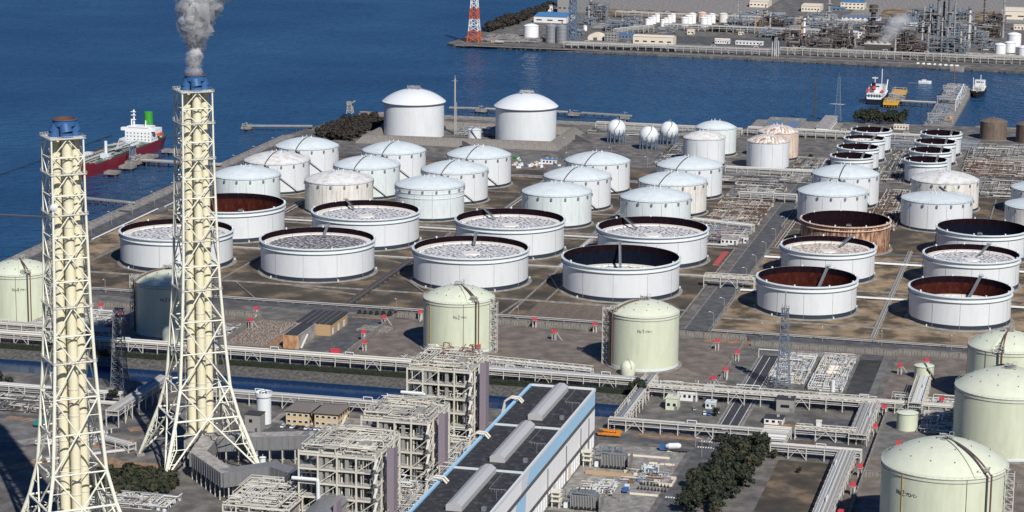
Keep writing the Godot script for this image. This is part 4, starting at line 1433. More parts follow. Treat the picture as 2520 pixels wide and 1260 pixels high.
func gas_tanks() -> void:
	var bu := [[[0.05, 0.8, 0.85, 0.8, 0.8, 0.45, 0.25, 0.05], [0.9, 1.05, 0.98, 0.9], [1.03, 1.1, 1.1, 0.95]], [[0.45, 1.0, 0.1, 0.5], [0.35, 0.8, 0.9, 0.8, 0.75, 0.4, 0.2, 0.0], [0.35, 0.55, 0.72, 0.38]], [[0.1, 0.85, 0.35, 0.7], [0.1, 0.1, 0.5, 0.25, 0.95, 0.75]]]
	var pr := [[[0.05, 0.8, 0.85, 0.8, 0.8, 0.45, 0.25, 0.05], [0.95, 1.0, 1.05, 0.95, 1.02, 0.85, 0.92, 0.92, 0.95, 1.0]], [[0.1, 0.85, 0.9, 0.85, 0.9, 0.1, 0.1, 0.1, 0.1, 0.85]], [[0.35, 0.8, 0.05, 0.1], [0.6, 0.85, 0.95, 0.1], [0.9, 1.0, 1.0, 0.95, 0.97, 0.85, 0.88, 0.9, 0.9, 1.0]], [[0.1, 0.85, 0.35, 0.7], [0.1, 0.1, 0.5, 0.25, 0.95, 0.75]]]
	var t1 := gas_tank(20.3, 32.4, 6.4, 148, 172)
	add_child(t1, true)
	t1.position = V(157, 0, -193)
	tag(t1, "pale green domed gas tank painted No 1, with its stair tower on the left", "gas tank", "pale green gas tanks")
	wall_sign(t1, 20.3, 24.5, 90.3, "1", bu, 1.7)
	var t2 := gas_tank(21.4, 31.5, 6.8, 48, 12)
	add_child(t2, true)
	t2.position = V(42, 0, -184)
	tag(t2, "pale green domed gas tank painted No 2, below the speckled open tank", "gas tank", "pale green gas tanks")
	wall_sign(t2, 21.4, 23.5, 84, "2", bu, 1.65)
	var t3 := gas_tank(20.3, 32.4, 6.4, 148, 178)
	add_child(t3, true)
	t3.position = V(-141, 0, -193)
	tag(t3, "green domed gas tank painted No 3, dark in the shade of the smoke", "gas tank", "pale green gas tanks")
	wall_sign(t3, 20.3, 24.0, 81.8, "3", bu, 1.75)
	var t4 := gas_tank(20.3, 32.4, 6.4, 52, 12)
	add_child(t4, true)
	t4.position = V(-240, 0, -193)
	tag(t4, "pale green domed gas tank painted No 4, cut by the left edge", "gas tank", "pale green gas tanks")
	wall_sign(t4, 20.3, 24.0, 78, "4", bu, 1.75)
	var p2 := gas_tank(28.5, 38.0, 10.5, 46, 14)
	add_child(p2, true)
	p2.position = V(350.7, 0, -476)
	tag(p2, "largest pale green domed gas tank, painted No 2 in the lower right corner", "gas tank", "pale green gas tanks")
	wall_sign(p2, 28.5, 28.6, 133, "2", pr, 1.95)
	var p1 := gas_tank(27.5, 33.0, 9.5, 250, 14)
	add_child(p1, true)
	p1.position = V(372, 0, -312)
	tag(p1, "big pale green domed gas tank cut by the right edge, with no sign in view", "gas tank", "pale green gas tanks")
	var p3 := gas_tank(21.5, 33.0, 7.5, 100, 50)
	add_child(p3, true)
	p3.position = V(367, 0, -220)
	tag(p3, "pale green domed gas tank at the right edge, behind the big unsigned one", "gas tank", "pale green gas tanks")
	# little domed tanks at the foot of the big ones
	var spots := [[153.0, -220.0, 4.4, "No 1"], [34.5, -212.0, 4.2, "No 2"], [-128, -222, 5.5, "No 3"]]
	for s in spots:
		var b := Node3D.new()
		b.name = "round_vessel"
		add_child(b, true)
		b.position = V(s[0], 0, s[1])
		tag(b, "small pale round vessel below gas tank %s" % s[3], "vessel", "round vessels by the gas tanks")
		var mb := Mb.new()
		mb.lathe(Vector3.ZERO, [Vector2(s[2] * 0.9, 0), Vector2(s[2] * 0.98, s[2] * 0.5), Vector2(s[2], s[2]), Vector2(s[2] * 0.93, s[2] * 1.38), Vector2(s[2] * 0.7, s[2] * 1.72), Vector2(s[2] * 0.35, s[2] * 1.93), Vector2(0, s[2] * 2)], 32, true)
		part(b, "shell", mb, M.lpg_dome)
		rod(b, "vent_pipe", Vector3(0, s[2] * 1.9, 0), Vector3(0, s[2] * 2.3, 0), 0.3, M.steel, 6)
		mb = Mb.new()
		for i in 10:
			var g0 := PI * 0.48 * (1 - i / 10.0)
			var g1 := PI * 0.48 * (1 - (i + 1) / 10.0)
			mb.bar(Vector3(cos(g0) * 0.6, sin(g0), cos(g0) * 0.8) * s[2] * 1.04 + Vector3.UP * s[2], Vector3(cos(g1) * 0.6, sin(g1), cos(g1) * 0.8) * s[2] * 1.04 + Vector3.UP * s[2], 0.6, 0.25)
		part(b, "ladder", mb, M.steel)
	var a := small_tank(5.6, 9.4, 1.0, "lpg", "lpg_dome")
	add_child(a, true)
	a.position = V(319.2, 0, -291.8)
	tag(a, "small pale green tank standing alone left of the big unsigned gas tank", "storage tank", "small pale green tanks")
	var b2 := small_tank(5.6, 7.6, 1.0, "lpg", "lpg_dome")
	add_child(b2, true)
	b2.position = V(319.2, 0, -180)
	tag(b2, "small pale green tank under a red monitor, left of the gas tanks at the right edge", "storage tank", "small pale green tanks")
	wind_stair(b2, 5.6, 7.6, 1.0, 20, 70)


# ---------------------------------------------------------------- the power station
func power_station() -> void:
	turbine_hall()
	boiler("boiler_structure", "tall open boiler structure nearest the canal, with rusty pipes on its roof", 67, 101, -379, -342, 37, 5, 31, true)
	boiler("boiler_structure", "middle open boiler structure, lower than the two beside it", 66, 100, -455, -416, 30, 4, 32, false)
	boiler("boiler_structure", "front open boiler structure, nearest the viewer", 60, 97, -532, -493, 34, 5, 33, false)
	# the frames in the front corner
	low_frame("steel_structure", "low pale pink steel frame over ducts in front of the grey flue ducts", 30, 62, -552, -514, 13, 41)
	var t := thing("curved_shed", "small building with a curved grey-blue roof beside the front boiler frame", "building", V(77, 0, -545))
	cuboid(t, "wall", 0, 0, 0, 12, 13.5, 34, M.grey_building)
	var mb := Mb.new()
	for i in 10:
		var x0 := -7.0 + 14.0 * i / 10.0
		var x1 := -7.0 + 14.0 * (i + 1) / 10.0
		mb.quad(V(x0, 13.6 + 2.2 * sin(PI * i / 10.0), -18), V(x1, 13.6 + 2.2 * sin(PI * (i + 1) / 10.0), -18), V(x1, 13.6 + 2.2 * sin(PI * (i + 1) / 10.0), 18), V(x0, 13.6 + 2.2 * sin(PI * i / 10.0), 18))
	mb.quad(V(-7, 13.4, -18), V(-7, 13.4, 18), V(7, 13.4, 18), V(7, 13.4, -18))
	part(t, "roof", mb, M.duct_grey)
	cuboid(t, "end_wall", 7.5, -5, 0, 1.6, 19, 7, M.purple)
	flue_ducts()
	# houses, silo and small buildings by the canal
	house(4.5, -363, 13, 20, 7.6, "cream two-storey house with a brown roof and a row of windows, left of the pair")
	house(20.5, -363, 13, 20, 7.6, "cream two-storey house with a brown roof, right of the pair beside the parked cars")
	t = thing("silo", "white silo behind a grey block, right of the smoking chimney", "silo", V(-14, 0, -374))
	mb = Mb.new()
	mb.lathe(Vector3.ZERO, [Vector2(3.9, 0), Vector2(3.9, 15)], 28)
	part(t, "shell", mb, M.white)
	mb = Mb.new()
	mb.lathe(Vector3.ZERO, [Vector2(3.9, 14.2), Vector2(4.6, 15), Vector2(4.6, 17.2), Vector2(4.3, 17.2), Vector2(3.4, 15.2), Vector2(0, 15.4)], 28)
	part(t, "top_ring", mb, M.white)
	mb = Mb.new()
	tangle(mb, Vector3(-3, 15.5, -3), Vector3(3, 17.6, 3), 9, 0.12, 0.25, rng)
	part(t, "top_gear", mb, M.dark_steel)
	t = thing("grey_block", "grey concrete block house in front of the white silo", "building", V(-14, 0, -388))
	cuboid(t, "wall", 0, 0, 0, 8.5, 9, 8, M.grey_building)
	cuboid(t, "roof", 0, 0, 9, 8.9, 0.4, 8.4, M.dark_roof)
	cuboid(t, "window", -1, -4.02, 5, 1.8, 1.8, 0.12, M.glass_dark)
	cuboid(t, "door", 2, -4.02, 0, 1.2, 2.2, 0.12, M.dark_steel)
	for i in 2:
		var sb := small_tank(1.6, 6.0, 0.5, "white", "white")
		sb.name = "white_silo"
		add_child(sb, true)
		sb.position = V(9 + i * 5, 0, -452 - i * 2)
		tag(sb, "slim white tank beside the grey flue duct, %s of two" % ["left", "right"][i], "tank")


func turbine_hall() -> void:
	var t := thing("turbine_hall", "long turbine hall with a black roof and a sky-blue and white striped side wall", "building")
	var v0 := -640.0
	var v1 := -369.0
	var L := v1 - v0
	var vm := (v0 + v1) * 0.5
	cuboid(t, "wall", 148, vm, 0, 34, 29.6, L, M.hall_white)
	cuboid(t, "roof", 148, vm, 29.6, 33.2, 0.5, L - 1, M.hall_roof)
	# parapet
	cuboid(t, "parapet", 131, vm, 29.6, 1.3, 1.5, L, M.sky_blue)
	cuboid(t, "parapet", 165, vm, 29.6, 1.0, 1.5, L, M.white)
	cuboid(t, "parapet", 148, v1, 29.6, 33, 1.5, 1.1, M.white)
	# painted bands on the wall that faces right: boards fixed to the wall
	var x := 165.12
	var panel := func(a: float, b: float, y0: float, y1: float, key: String, lean0: float, lean1: float) -> void:
		var mb := Mb.new()
		mb.quad(V(x, y0, a), V(x, y0, b), V(x, y1, b + lean1), V(x, y1, a + lean0))
		mb.quad(V(x - 0.1, y1, a + lean0), V(x, y1, a + lean0), V(x, y1, b + lean1), V(x - 0.1, y1, b + lean1))
		part(t, "wall_panel", mb, M[key])
	panel.call(-519.0, v1, 22.4, 30.9, "sky_blue", 9.0, 0.0)
	panel.call(-528.0, -519.0, 22.4, 30.9, "white", 0.0, 9.0)
	panel.call(v0, -528.0, 22.4, 30.9, "hall_white", 0.0, 0.0)
	panel.call(v0, v1, 20.1, 22.3, "hall_grey", 0.0, 0.0)
	panel.call(-519.0, v1, 9.1, 20.0, "hall_white", 0.0, 0.0)
	panel.call(-542.0, -521.0, 9.1, 20.0, "sky_blue", 5.0, 2.0)
	panel.call(v0, v1, 6.9, 9.0, "hall_grey", 0.0, 0.0)
	for i in 30:
		cuboid(t, "cladding_rib", 165.1, -372 - i * 5.5, 0.3, 0.18, 6.4, 0.3, M.hall_white)
	for v in [-384.0, -403.0, -436.0, -476.0]:
		cuboid(t, "gutter_pipe", 165.3, v, 0, 0.4, 19, 0.4, M.hall_grey)
	for v in [-394.0, -428.0, -462.0]:
		cuboid(t, "shutter_door", 165.15, v, 0, 0.2, 7, 5.5, M.cream_building)
	# low walls across the roof
	for v in [-446.5, -522.0, -600.0]:
		cuboid(t, "roof_partition", 148, v, 30.1, 32.5, 0.9, 0.8, M.girder)
	# roof lights with pointed backs
	for k in 3:
		var a: float = [-433.0, -508.0, -584.0][k]
		var b: float = [-374.0, -448.0, -524.0][k]
		var mb := Mb.new()
		var sec := [Vector2(-3.6, 0), Vector2(-3.6, 2.6), Vector2(-1.2, 4.0), Vector2(1.2, 4.0), Vector2(3.6, 2.4), Vector2(3.6, 0)]
		for i in 5:
			mb.quad(V(148.5 + sec[i].x, 30.1 + sec[i].y, a), V(148.5 + sec[i + 1].x, 30.1 + sec[i + 1].y, a), V(148.5 + sec[i + 1].x, 30.1 + sec[i + 1].y, b), V(148.5 + sec[i].x, 30.1 + sec[i].y, b))
		for e in [a, b]:
			for i in range(1, 5):
				mb.tri3(V(148.5 + sec[0].x, 30.1, e), V(148.5 + sec[i].x, 30.1 + sec[i].y, e), V(148.5 + sec[i + 1].x, 30.1 + sec[i + 1].y, e), Vector3(0, 0, 1 if e == a else -1), Vector3(0, 0, 1 if e == a else -1), Vector3(0, 0, 1 if e == a else -1))
		var rl := part(t, "roof_light", mb, M.roof_light)
		var n := 12
		for i in n:
			var w := lerpf(a + 4, b - 4, (i + 0.5) / n)
			var o := cuboid(rl, "louver_slot", 146.05, w, 33.2, 2.3, 0.1, (b - a) / n * (0.62 if k == 0 else 0.9), M.rubber)
			o.rotation.z = atan2(1.4, 2.4)
			if k > 0:
				o.scale.x = 0.8
				o.position.x += 0.9
				o.position.y += 0.5
	# hoops over the left parapet, roof pipes and small gear
	for v in [-403.0, -470.0, -545.0]:
		for q in [-1.5, 1.5]:
			var mb := Mb.new()
			mb.path_tube([V(124, 22, v + q), V(126, 30.5, v + q), V(129, 32.6, v + q), V(133, 32.4, v + q), V(135, 30.3, v + q)], 0.55, 7)
			part(t, "vent_pipe", mb, M.cream_steel)
	for k in 3:
		var v: float = [-400.0, -476.0, -552.0][k]
		for i in 5:
			rod(t, "roof_rail_post", V(157 + i * 1.6, 30.1, v), V(157 + i * 1.6, 31.4, v), 0.08, M.silver, 5)
		rod(t, "roof_rail", V(156, 31.3, v), V(164, 31.3, v), 0.1, M.silver, 5)
		rod(t, "roof_rail", V(156, 31.3, v), V(156, 31.3, v + 28), 0.1, M.silver, 5)
		cuboid(t, "roof_fan", 161, v - 28, 30.1, 2.0, 1.8, 2.0, M.grey_steel)
		rod(t, "roof_mast", V(162.5, 30, v - 12), V(162.5, 35, v - 12), 0.12, M.grey_steel, 5)


# an open steel frame with floors, a cased boiler and its pipes
func boiler(called: String, label: String, u0: float, u1: float, v0: float, v1: float, h: float, nf: int, sd: int, rusty: bool) -> void:
	var t := thing(called, label, "boiler frame", Vector3.ZERO, 0.0, "open boiler frames beside the turbine hall")
	var rg := RandomNumberGenerator.new()
	rg.seed = sd
	var nu := 5
	var nv := 5
	var us := []
	var vs := []
	for i in nu:
		us.append(lerpf(u0, u1, i / float(nu - 1)))
	for i in nv:
		vs.append(lerpf(v0, v1, i / float(nv - 1)))
	var fh := h / nf
	for i in nu:
		for j in nv:
			if i > 0 and i < nu - 1 and j > 0 and j < nv - 1:
				continue
			cuboid(t, "column", us[i], vs[j], 0, 0.75, h + rg.randf_range(0.0, 2.5), 0.75, M.cream_steel)
	for k in nf + 1:
		var y := k * fh
		if k == 0:
			continue
		for i in nu:
			bar(t, "floor_beam", V(us[i], y, v0), V(us[i], y, v1), 0.5, 0.8, M.cream_steel)
		for j in nv:
			bar(t, "floor_beam", V(u0, y + 0.01, vs[j]), V(u1, y + 0.01, vs[j]), 0.5, 0.8, M.cream_steel)
		# gratings along the edges, with rails
		for s in [[u0 + 3, (v0 + v1) / 2, 5.5, v1 - v0], [u1 - 3, (v0 + v1) / 2, 5.5, v1 - v0], [(u0 + u1) / 2, v0 + 3.2, u1 - u0 - 11.2, 5.8]]:
			cuboid(t, "floor_grating", s[0], s[1], y + 0.42, s[2], 0.12, s[3], M.steel)
		for e in [0.6, 1.2]:
			bar(t, "guard_rail", V(u0, y + 0.5 + e, v0 - 0.1), V(u1, y + 0.5 + e, v0 - 0.1), 0.1, 0.1, M.pale_steel)
			bar(t, "guard_rail", V(u1 + 0.1, y + 0.5 + e, v0), V(u1 + 0.1, y + 0.5 + e, v1), 0.1, 0.1, M.pale_steel)
	# braces in some bays of the front and right faces
	for k in nf:
		for i in nu - 1:
			if rg.randf() < 0.4:
				var f := rg.randf() < 0.5
				bar(t, "brace", V(us[i], k * fh, v0 - 0.2), V(us[i + 1], (k + 1) * fh, v0 - 0.2) if f else V(us[i + 1], (k + 1) * fh, v0 - 0.2), 0.35, 0.35, M.cream_steel)
			if rg.randf() < 0.4:
				bar(t, "brace", V(u1 + 0.2, k * fh, vs[i]), V(u1 + 0.2, (k + 1) * fh, vs[i + 1]), 0.35, 0.35, M.cream_steel)
	# cased boiler in the middle
	cuboid(t, "boiler_casing", (u0 + u1) / 2 - 2, (v0 + v1) / 2 + 3, 4, (u1 - u0) * 0.62, h - 9, (v1 - v0) * 0.6, M.dark_casing)
	for e in [0.28, 0.36, 0.62]:
		cuboid(t, "grey_duct", lerpf(u0, u1, e), v0 + 1.6, h * 0.25, 1.7, h * 0.72, 1.7, M.grey_building)
	cuboid(t, "grey_duct", u1 - 1.2, v0 + 16, 4, 2.4, h * 0.8, 3.4, M.silver)
	cuboid(t, "roof_box", lerpf(u0, u1, 0.8), v0 + 10, h + 0.6, 4, 4.4, 5, M.grey_building)
	cuboid(t, "roof_box", lerpf(u0, u1, 0.55), v0 + 16, h + 0.6, 5, 2.6, 4, M.duct_grey)
	cuboid(t, "boiler_casing", (u0 + u1) / 2 + 8, v0 + 10, 6, 10, h - 14, 9, M.hall_grey)
	for k in 4:
		cuboid(t, "casing_rib", (u0 + u1) / 2 - 2, (v0 + v1) / 2 + 3, 6 + k * (h - 14) / 4.0, (u1 - u0) * 0.62 + 0.8, 0.5, (v1 - v0) * 0.6 + 0.8, M.dark_steel)
	# standing pipes on the front
	for i in 16:
		var uu := rg.randf_range(u0 + 4, u1 - 1)
		var vv := v0 + rg.randf_range(0.8, 7)
		var y0 := rg.randf_range(0, h * 0.4)
		var mat: Material = [M.pale_steel, M.steel, M.silver, M.cream_steel, M.rust_steel if rusty else M.steel][rg.randi() % 5]
		rod(t, "riser_pipe", V(uu, y0, vv), V(uu, rg.randf_range(h * 0.6, h + 3), vv), rg.randf_range(0.25, 0.6), mat, 7)
	for i in 8:
		var vv := rg.randf_range(v0 + 2, v1 - 2)
		rod(t, "riser_pipe", V(u1 - rg.randf_range(0.6, 3), 0, vv), V(u1 - rg.randf_range(0.6, 3), h, vv), rg.randf_range(0.25, 0.55), M.steel, 7)
	for i in 5:
		var a := rg.randf_range(v0 + 2, v1 - 6)
		rod(t, "drum", V(rg.randf_range(u0 + 3, u1 - 12), h + 1.6, a), V(rg.randf_range(u0 + 14, u1 - 1), h + 1.6, a), rg.randf_range(0.5, 1.1), M.silver if i % 2 == 0 else M.steel, 10)
	var mb := Mb.new()
	tangle(mb, V(u0 + 1, 2, v0 + 2.5), V(u1, h - 2, v0 + 10), 60, 0.14, 0.45, rg)
	tangle(mb, V(u1 - 9, 2, v0), V(u1 - 1, h - 1, v1), 60, 0.14, 0.45, rg)
	part(t, "inner_pipework", mb, M.grey_steel, true)
	mb = Mb.new()
	tangle(mb, V(u0, 2, v0 + 0.6), V(u1, h - 1, v0 + 6), 34, 0.12, 0.32, rg)
	tangle(mb, V(u0 + 1, h + 0.5, v0 + 1), V(u1 - 1, h + 4.5, v1 - 1), 110, 0.12, 0.38, rg)
	part(t, "pale_pipework", mb, M.cream_steel, true)
	mb = Mb.new()
	tangle(mb, V(u0 + 2, h + 0.5, v0 + 2), V(u1 - 2, h + 4.5, v1 - 2), 80, 0.18, 0.45, rg)
	part(t, "roof_pipework", mb, M.steel, true)
	mb = Mb.new()
	for q in [0.36, 0.74]:
		var uc := lerpf(u0, u1, q)
		tangle(mb, V(uc - 4, h + 1, v1 - 14), V(uc + 4, h + (6.5 if rusty else 4.0), v1 - 2), 34 if rusty else 12, 0.12, 0.34, rg)
	part(t, "rusty_pipework", mb, M.rust_steel if rusty else M.pink_steel, true)
	# upper frame on the roof
	for i in 7:
		var w := lerpf(v0 + 2, v1 - 8, i / 6.0)
		bar(t, "roof_girder", V(u0, h + 0.9, w), V(u0 + (u1 - u0) * 0.55, h + 0.9, w), 0.8, 0.7, M.cream_steel)
	# stair tower and the purple end wall on the right
	cuboid(t, "end_wall", u1 + 4.6, v0 + 9, 0, 3.4, h + 3.5, 1.2, M.purple)
	cuboid(t, "end_wall", u1 + 5.9, v0 + 12, 0, 0.8, h + 3.2, 5, M.purple)
	for k in nf * 2:
		var y := k * fh * 0.5
		bar(t, "stair_flight", V(u1 + 0.6, y, v0 + (1 if k % 2 == 0 else -4)), V(u1 + 0.6, y + fh * 0.5, v0 + (-4 if k % 2 == 0 else 1)), 1.1, 0.3, M.pale_steel)
	# big bent pipe
	mb = Mb.new()
	mb.path_tube([V(u0 - 3, h * 0.66, v0 - 1), V(u0 + 9, h * 0.66, v0 - 1), V(u0 + 9.6, h * 0.64, v0 - 1), V(u0 + 9.6, h * 0.2, v0 - 1)], 0.9, 10)
	part(t, "exhaust_pipe", mb, M.white)


func low_frame(called: String, label: String, u0: float, u1: float, v0: float, v1: float, h: float, sd: int) -> void:
	var t := thing(called, label, "steel frame")
	var rg := RandomNumberGenerator.new()
	rg.seed = sd
	var n := 6
	for i in n:
		var u := lerpf(u0, u1, i / float(n - 1))
		for v in [v0, (v0 + v1) / 2, v1]:
			cuboid(t, "column", u, v, 0, 0.6, h, 0.6, M.cream_steel)
		bar(t, "beam", V(u, h, v0), V(u, h, v1), 0.5, 0.7, M.cream_steel)
	for i in 8:
		var v := lerpf(v0, v1, i / 7.0)
		bar(t, "beam", V(u0, h + 0.02, v), V(u1, h + 0.02, v), 0.45, 0.6, M.cream_steel)
	for i in 5:
		cuboid(t, "duct_box", lerpf(u0 + 4, u1 - 4, i / 4.0), (v0 + v1) / 2, h * 0.3, 4.4, h * 0.5, (v1 - v0) * 0.8, M.duct_top)
	var mb := Mb.new()
	tangle(mb, V(u0, h, v0), V(u1, h + 3, v1), 90, 0.14, 0.35, rg)
	tangle(mb, V(u0, 2, v0 - 1), V(u1, h, v0 + 4), 60, 0.14, 0.35, rg)
	part(t, "pipework", mb, M.pale_steel, true)


func flue_ducts() -> void:
	var runs := [
		["grey ribbed flue duct bending in front of the smoking chimney towards the front boiler", [-16, -444, 13.5, -11, -477, 13.5, 14, -505, 14.0, 32, -490, 14.5, 62, -508, 14.5], 8.0, 7.0],
		["grey ribbed flue duct leading from the smoking chimney to the middle boiler", [-14, -448, 13.0, 7, -442, 14.0, 32, -436, 15.0, 66, -436, 15.0], 8.0, 7.0],
	]
	for r in runs:
		var t := thing("flue_duct", r[0], "duct")
		var p: Array = r[1]
		for i in range(0, p.size() - 3, 3):
			var a := V(p[i], p[i + 2], p[i + 1])
			var b := V(p[i + 3], p[i + 5], p[i + 4])
			var mid := Vector3(0, -r[3] * 0.5 + i * 0.006, 0)
			var ext: Vector3 = (b - a).normalized() * r[2] * 0.35
			bar(t, "duct_section", a + mid - ext, b + mid + ext, r[2], r[3], M.duct_grey)
			bar(t, "duct_top", a + Vector3(0, 0.085 + i * 0.006, 0) - ext * 0.98, b + Vector3(0, 0.085 + i * 0.006, 0) + ext * 0.98, r[2] * 0.97, 0.16, M.duct_top if i < 6 else M.duct_grey)
			var n := int(a.distance_to(b) / 3.0)
			var s := (b - a).cross(Vector3.UP).normalized()
			for k in n + 1:
				var q := a.lerp(b, k / float(maxi(n, 1)))
				for e in [-1.0, 1.0]:
					cuboid(t, "duct_rib", q.x + s.x * r[2] * 0.505 * e, -(q.z + s.z * r[2] * 0.505 * e), q.y - r[3], 0.3, r[3] - 0.1, 0.3, M.duct_grey)
				if k % 2 == 0:
					for e in [-1.0, 1.0]:
						cuboid(t, "leg", q.x + s.x * r[2] * 0.42 * e, -(q.z + s.z * r[2] * 0.42 * e), 0, 0.5, q.y - r[3], 0.5, M.pale_steel)
	var t := thing("flue_bend", "pale rusty box that joins the flues of the smoking chimney to the ducts", "duct", V(-20, 0, -449))
	cuboid(t, "box_section", 1, -2, 4, 14, 12, 15, M.duct_top)
	cuboid(t, "box_section", 2, -10, 5, 9, 8, 8, M.duct_top)
	for e in [-5.0, 6.0]:
		cuboid(t, "leg", e, -12, 0, 0.7, 5, 0.7, M.steel)
	t = thing("flue_bend", "pale box that joins the flues of the left chimney to the ducts", "duct", V(-20, 0, -600))
	cuboid(t, "box_section", 1, -2, 4, 14, 12, 15, M.duct_top)


func house(u: float, v: float, w: float, d: float, h: float, label: String) -> void:
	var t := thing("cream_house", label, "house", V(u, 0, v))
	cuboid(t, "wall", 0, 0, 0, w, h, d, M.house_wall)
	var mb := Mb.new()
	var e := 1.1
	var y0 := h
	var y1 := h + 2.0
	mb.quad(V(-w / 2 - e, y0, -d / 2 - e), V(w / 2 + e, y0, -d / 2 - e), V(w / 2 - 2, y1, 0.5), V(-w / 2 + 2, y1, 0.5))
	mb.quad(V(w / 2 + e, y0, d / 2 + e), V(-w / 2 - e, y0, d / 2 + e), V(-w / 2 + 2, y1, 0.5), V(w / 2 - 2, y1, 0.5))
	mb.quad(V(-w / 2 - e, y0, d / 2 + e), V(-w / 2 - e, y0, -d / 2 - e), V(-w / 2 + 2, y1, 0.5), V(-w / 2 + 2, y1, 0.5))
	mb.quad(V(w / 2 + e, y0, -d / 2 - e), V(w / 2 + e, y0, d / 2 + e), V(w / 2 - 2, y1, 0.5), V(w / 2 - 2, y1, 0.5))
	mb.quad(V(-w / 2 - e, y0 - 0.02, d / 2 + e), V(w / 2 + e, y0 - 0.02, d / 2 + e), V(w / 2 + e, y0 - 0.02, -d / 2 - e), V(-w / 2 - e, y0 - 0.02, -d / 2 - e))
	part(t, "roof", mb, M.house_roof)
	for fl in 2:
		for i in 4:
			var f := cuboid(t, "window", -w / 2 + w * (i + 0.5) / 4.0, -d / 2 - 0.05, 1.2 + fl * 3.6, 2.0, 1.5, 0.16, M.white)
			var g := mesh_node(f, "pane", unit_box(), M.glass_dark)
			g.scale = Vector3(0.82, 0.8, 1.2)
		for i in 5:
			cuboid(t, "window", w / 2 + 0.05, -d / 2 + d * (i + 0.5) / 5.0, 1.2 + fl * 3.6, 0.16, 1.5, 2.2, M.glass_dark)
	bar(t, "outside_stair", V(w / 2 + 0.9, 0.2, -d / 2 + 2), V(w / 2 + 0.9, 3.9, 2), 1.2, 0.3, M.pale_steel)


# ---------------------------------------------------------------- pipe racks
func rack(label: String, u0: float, v0: float, u1: float, v1: float, w: float, h: float, pipes: int, sd: int, truss := false, group := "pipe racks") -> void:
	var t := thing("pipe_rack", label, "pipe rack", Vector3.ZERO, 0.0, group)
	var rg := RandomNumberGenerator.new()
	rg.seed = sd
	var a := V(u0, 0, v0)
	var b := V(u1, 0, v1)
	var d := (b - a).normalized()
	var s := d.cross(Vector3.UP)
	var L := a.distance_to(b)
	var n := maxi(2, int(L / 9.0))
	for i in n + 1:
		var q := a + d * L * i / n
		for e in [-0.5, 0.5]:
			var p: Vector3 = q + s * w * e
			cuboid(t, "post", p.x, -p.z, 0, 0.45, h + 0.6, 0.45, M.pale_steel)
		bar(t, "cross_beam", q - s * w * 0.5 + Vector3.UP * h, q + s * w * 0.5 + Vector3.UP * h, 0.35, 0.5, M.pale_steel)
		bar(t, "cross_beam", q - s * w * 0.5 + Vector3.UP * (h - 2.4), q + s * w * 0.5 + Vector3.UP * (h - 2.4), 0.3, 0.4, M.pale_steel)
		if i % 4 == 1 and i < n:
			for e in [-0.5, 0.5]:
				var p: Vector3 = q + s * w * e
				bar(t, "brace", p, p + d * L / n * 0.5 + Vector3.UP * (h - 0.4), 0.25, 0.25, M.pale_steel)
				bar(t, "brace", p + d * L / n, p + d * L / n * 0.5 + Vector3.UP * (h - 0.4), 0.25, 0.25, M.pale_steel)
	for e in [-0.5, 0.5]:
		bar(t, "girder", a + s * w * e + Vector3.UP * h, b + s * w * e + Vector3.UP * h, 0.3, 0.55, M.pale_steel)
		bar(t, "girder", a + s * w * e + Vector3.UP * (h - 2.4), b + s * w * e + Vector3.UP * (h - 2.4), 0.25, 0.35, M.pale_steel)
		if truss:
			bar(t, "girder", a + s * w * e + Vector3.UP * (h + 2.0), b + s * w * e + Vector3.UP * (h + 2.0), 0.3, 0.35, M.cream_steel)
			var m := int(L / 3.2)
			for i in m:
				var p: Vector3 = a + s * w * e + d * L * i / m
				bar(t, "truss_web", p + Vector3.UP * (h + (0.2 if i % 2 == 0 else 1.9)), p + d * L / m + Vector3.UP * (h + (1.9 if i % 2 == 0 else 0.2)), 0.2, 0.2, M.cream_steel)
	for i in pipes:
		var r := rg.randf_range(0.16, 0.46)
		var k := (i + 0.5) / pipes - 0.5
		var mat: Material = [M.pale_steel, M.silver, M.steel, M.cream_steel, M.white, M.steel, M.grey_steel][rg.randi() % 7]
		var o := s * w * 0.92 * k + Vector3.UP * (h + 0.3 + r)
		rod(t, "pipe", a + o, b + o, r, mat, 7)
	for i in int(pipes * 0.6):
		var r := rg.randf_range(0.16, 0.4)
		var o := s * w * 0.85 * ((i + 0.5) / int(pipes * 0.6) - 0.5) + Vector3.UP * (h - 2.15 + r)
		rod(t, "pipe", a + o, b + o, r, M.steel if i % 2 == 0 else M.silver, 6)
	# pipes that loop up for expansion
	for i in int(L / 45.0):
		var q := a + d * (L * (i + 0.5) / int(L / 45.0)) + s * w * rg.randf_range(-0.3, 0.3)
		var mb := Mb.new()
		mb.path_tube([q + Vector3.UP * (h + 0.5), q + Vector3.UP * (h + 2.6), q + d * 5.0 + Vector3.UP * (h + 2.6), q + d * 5.0 + Vector3.UP * (h + 0.5)], 0.25, 6)
		part(t, "pipe_loop", mb, M.white)


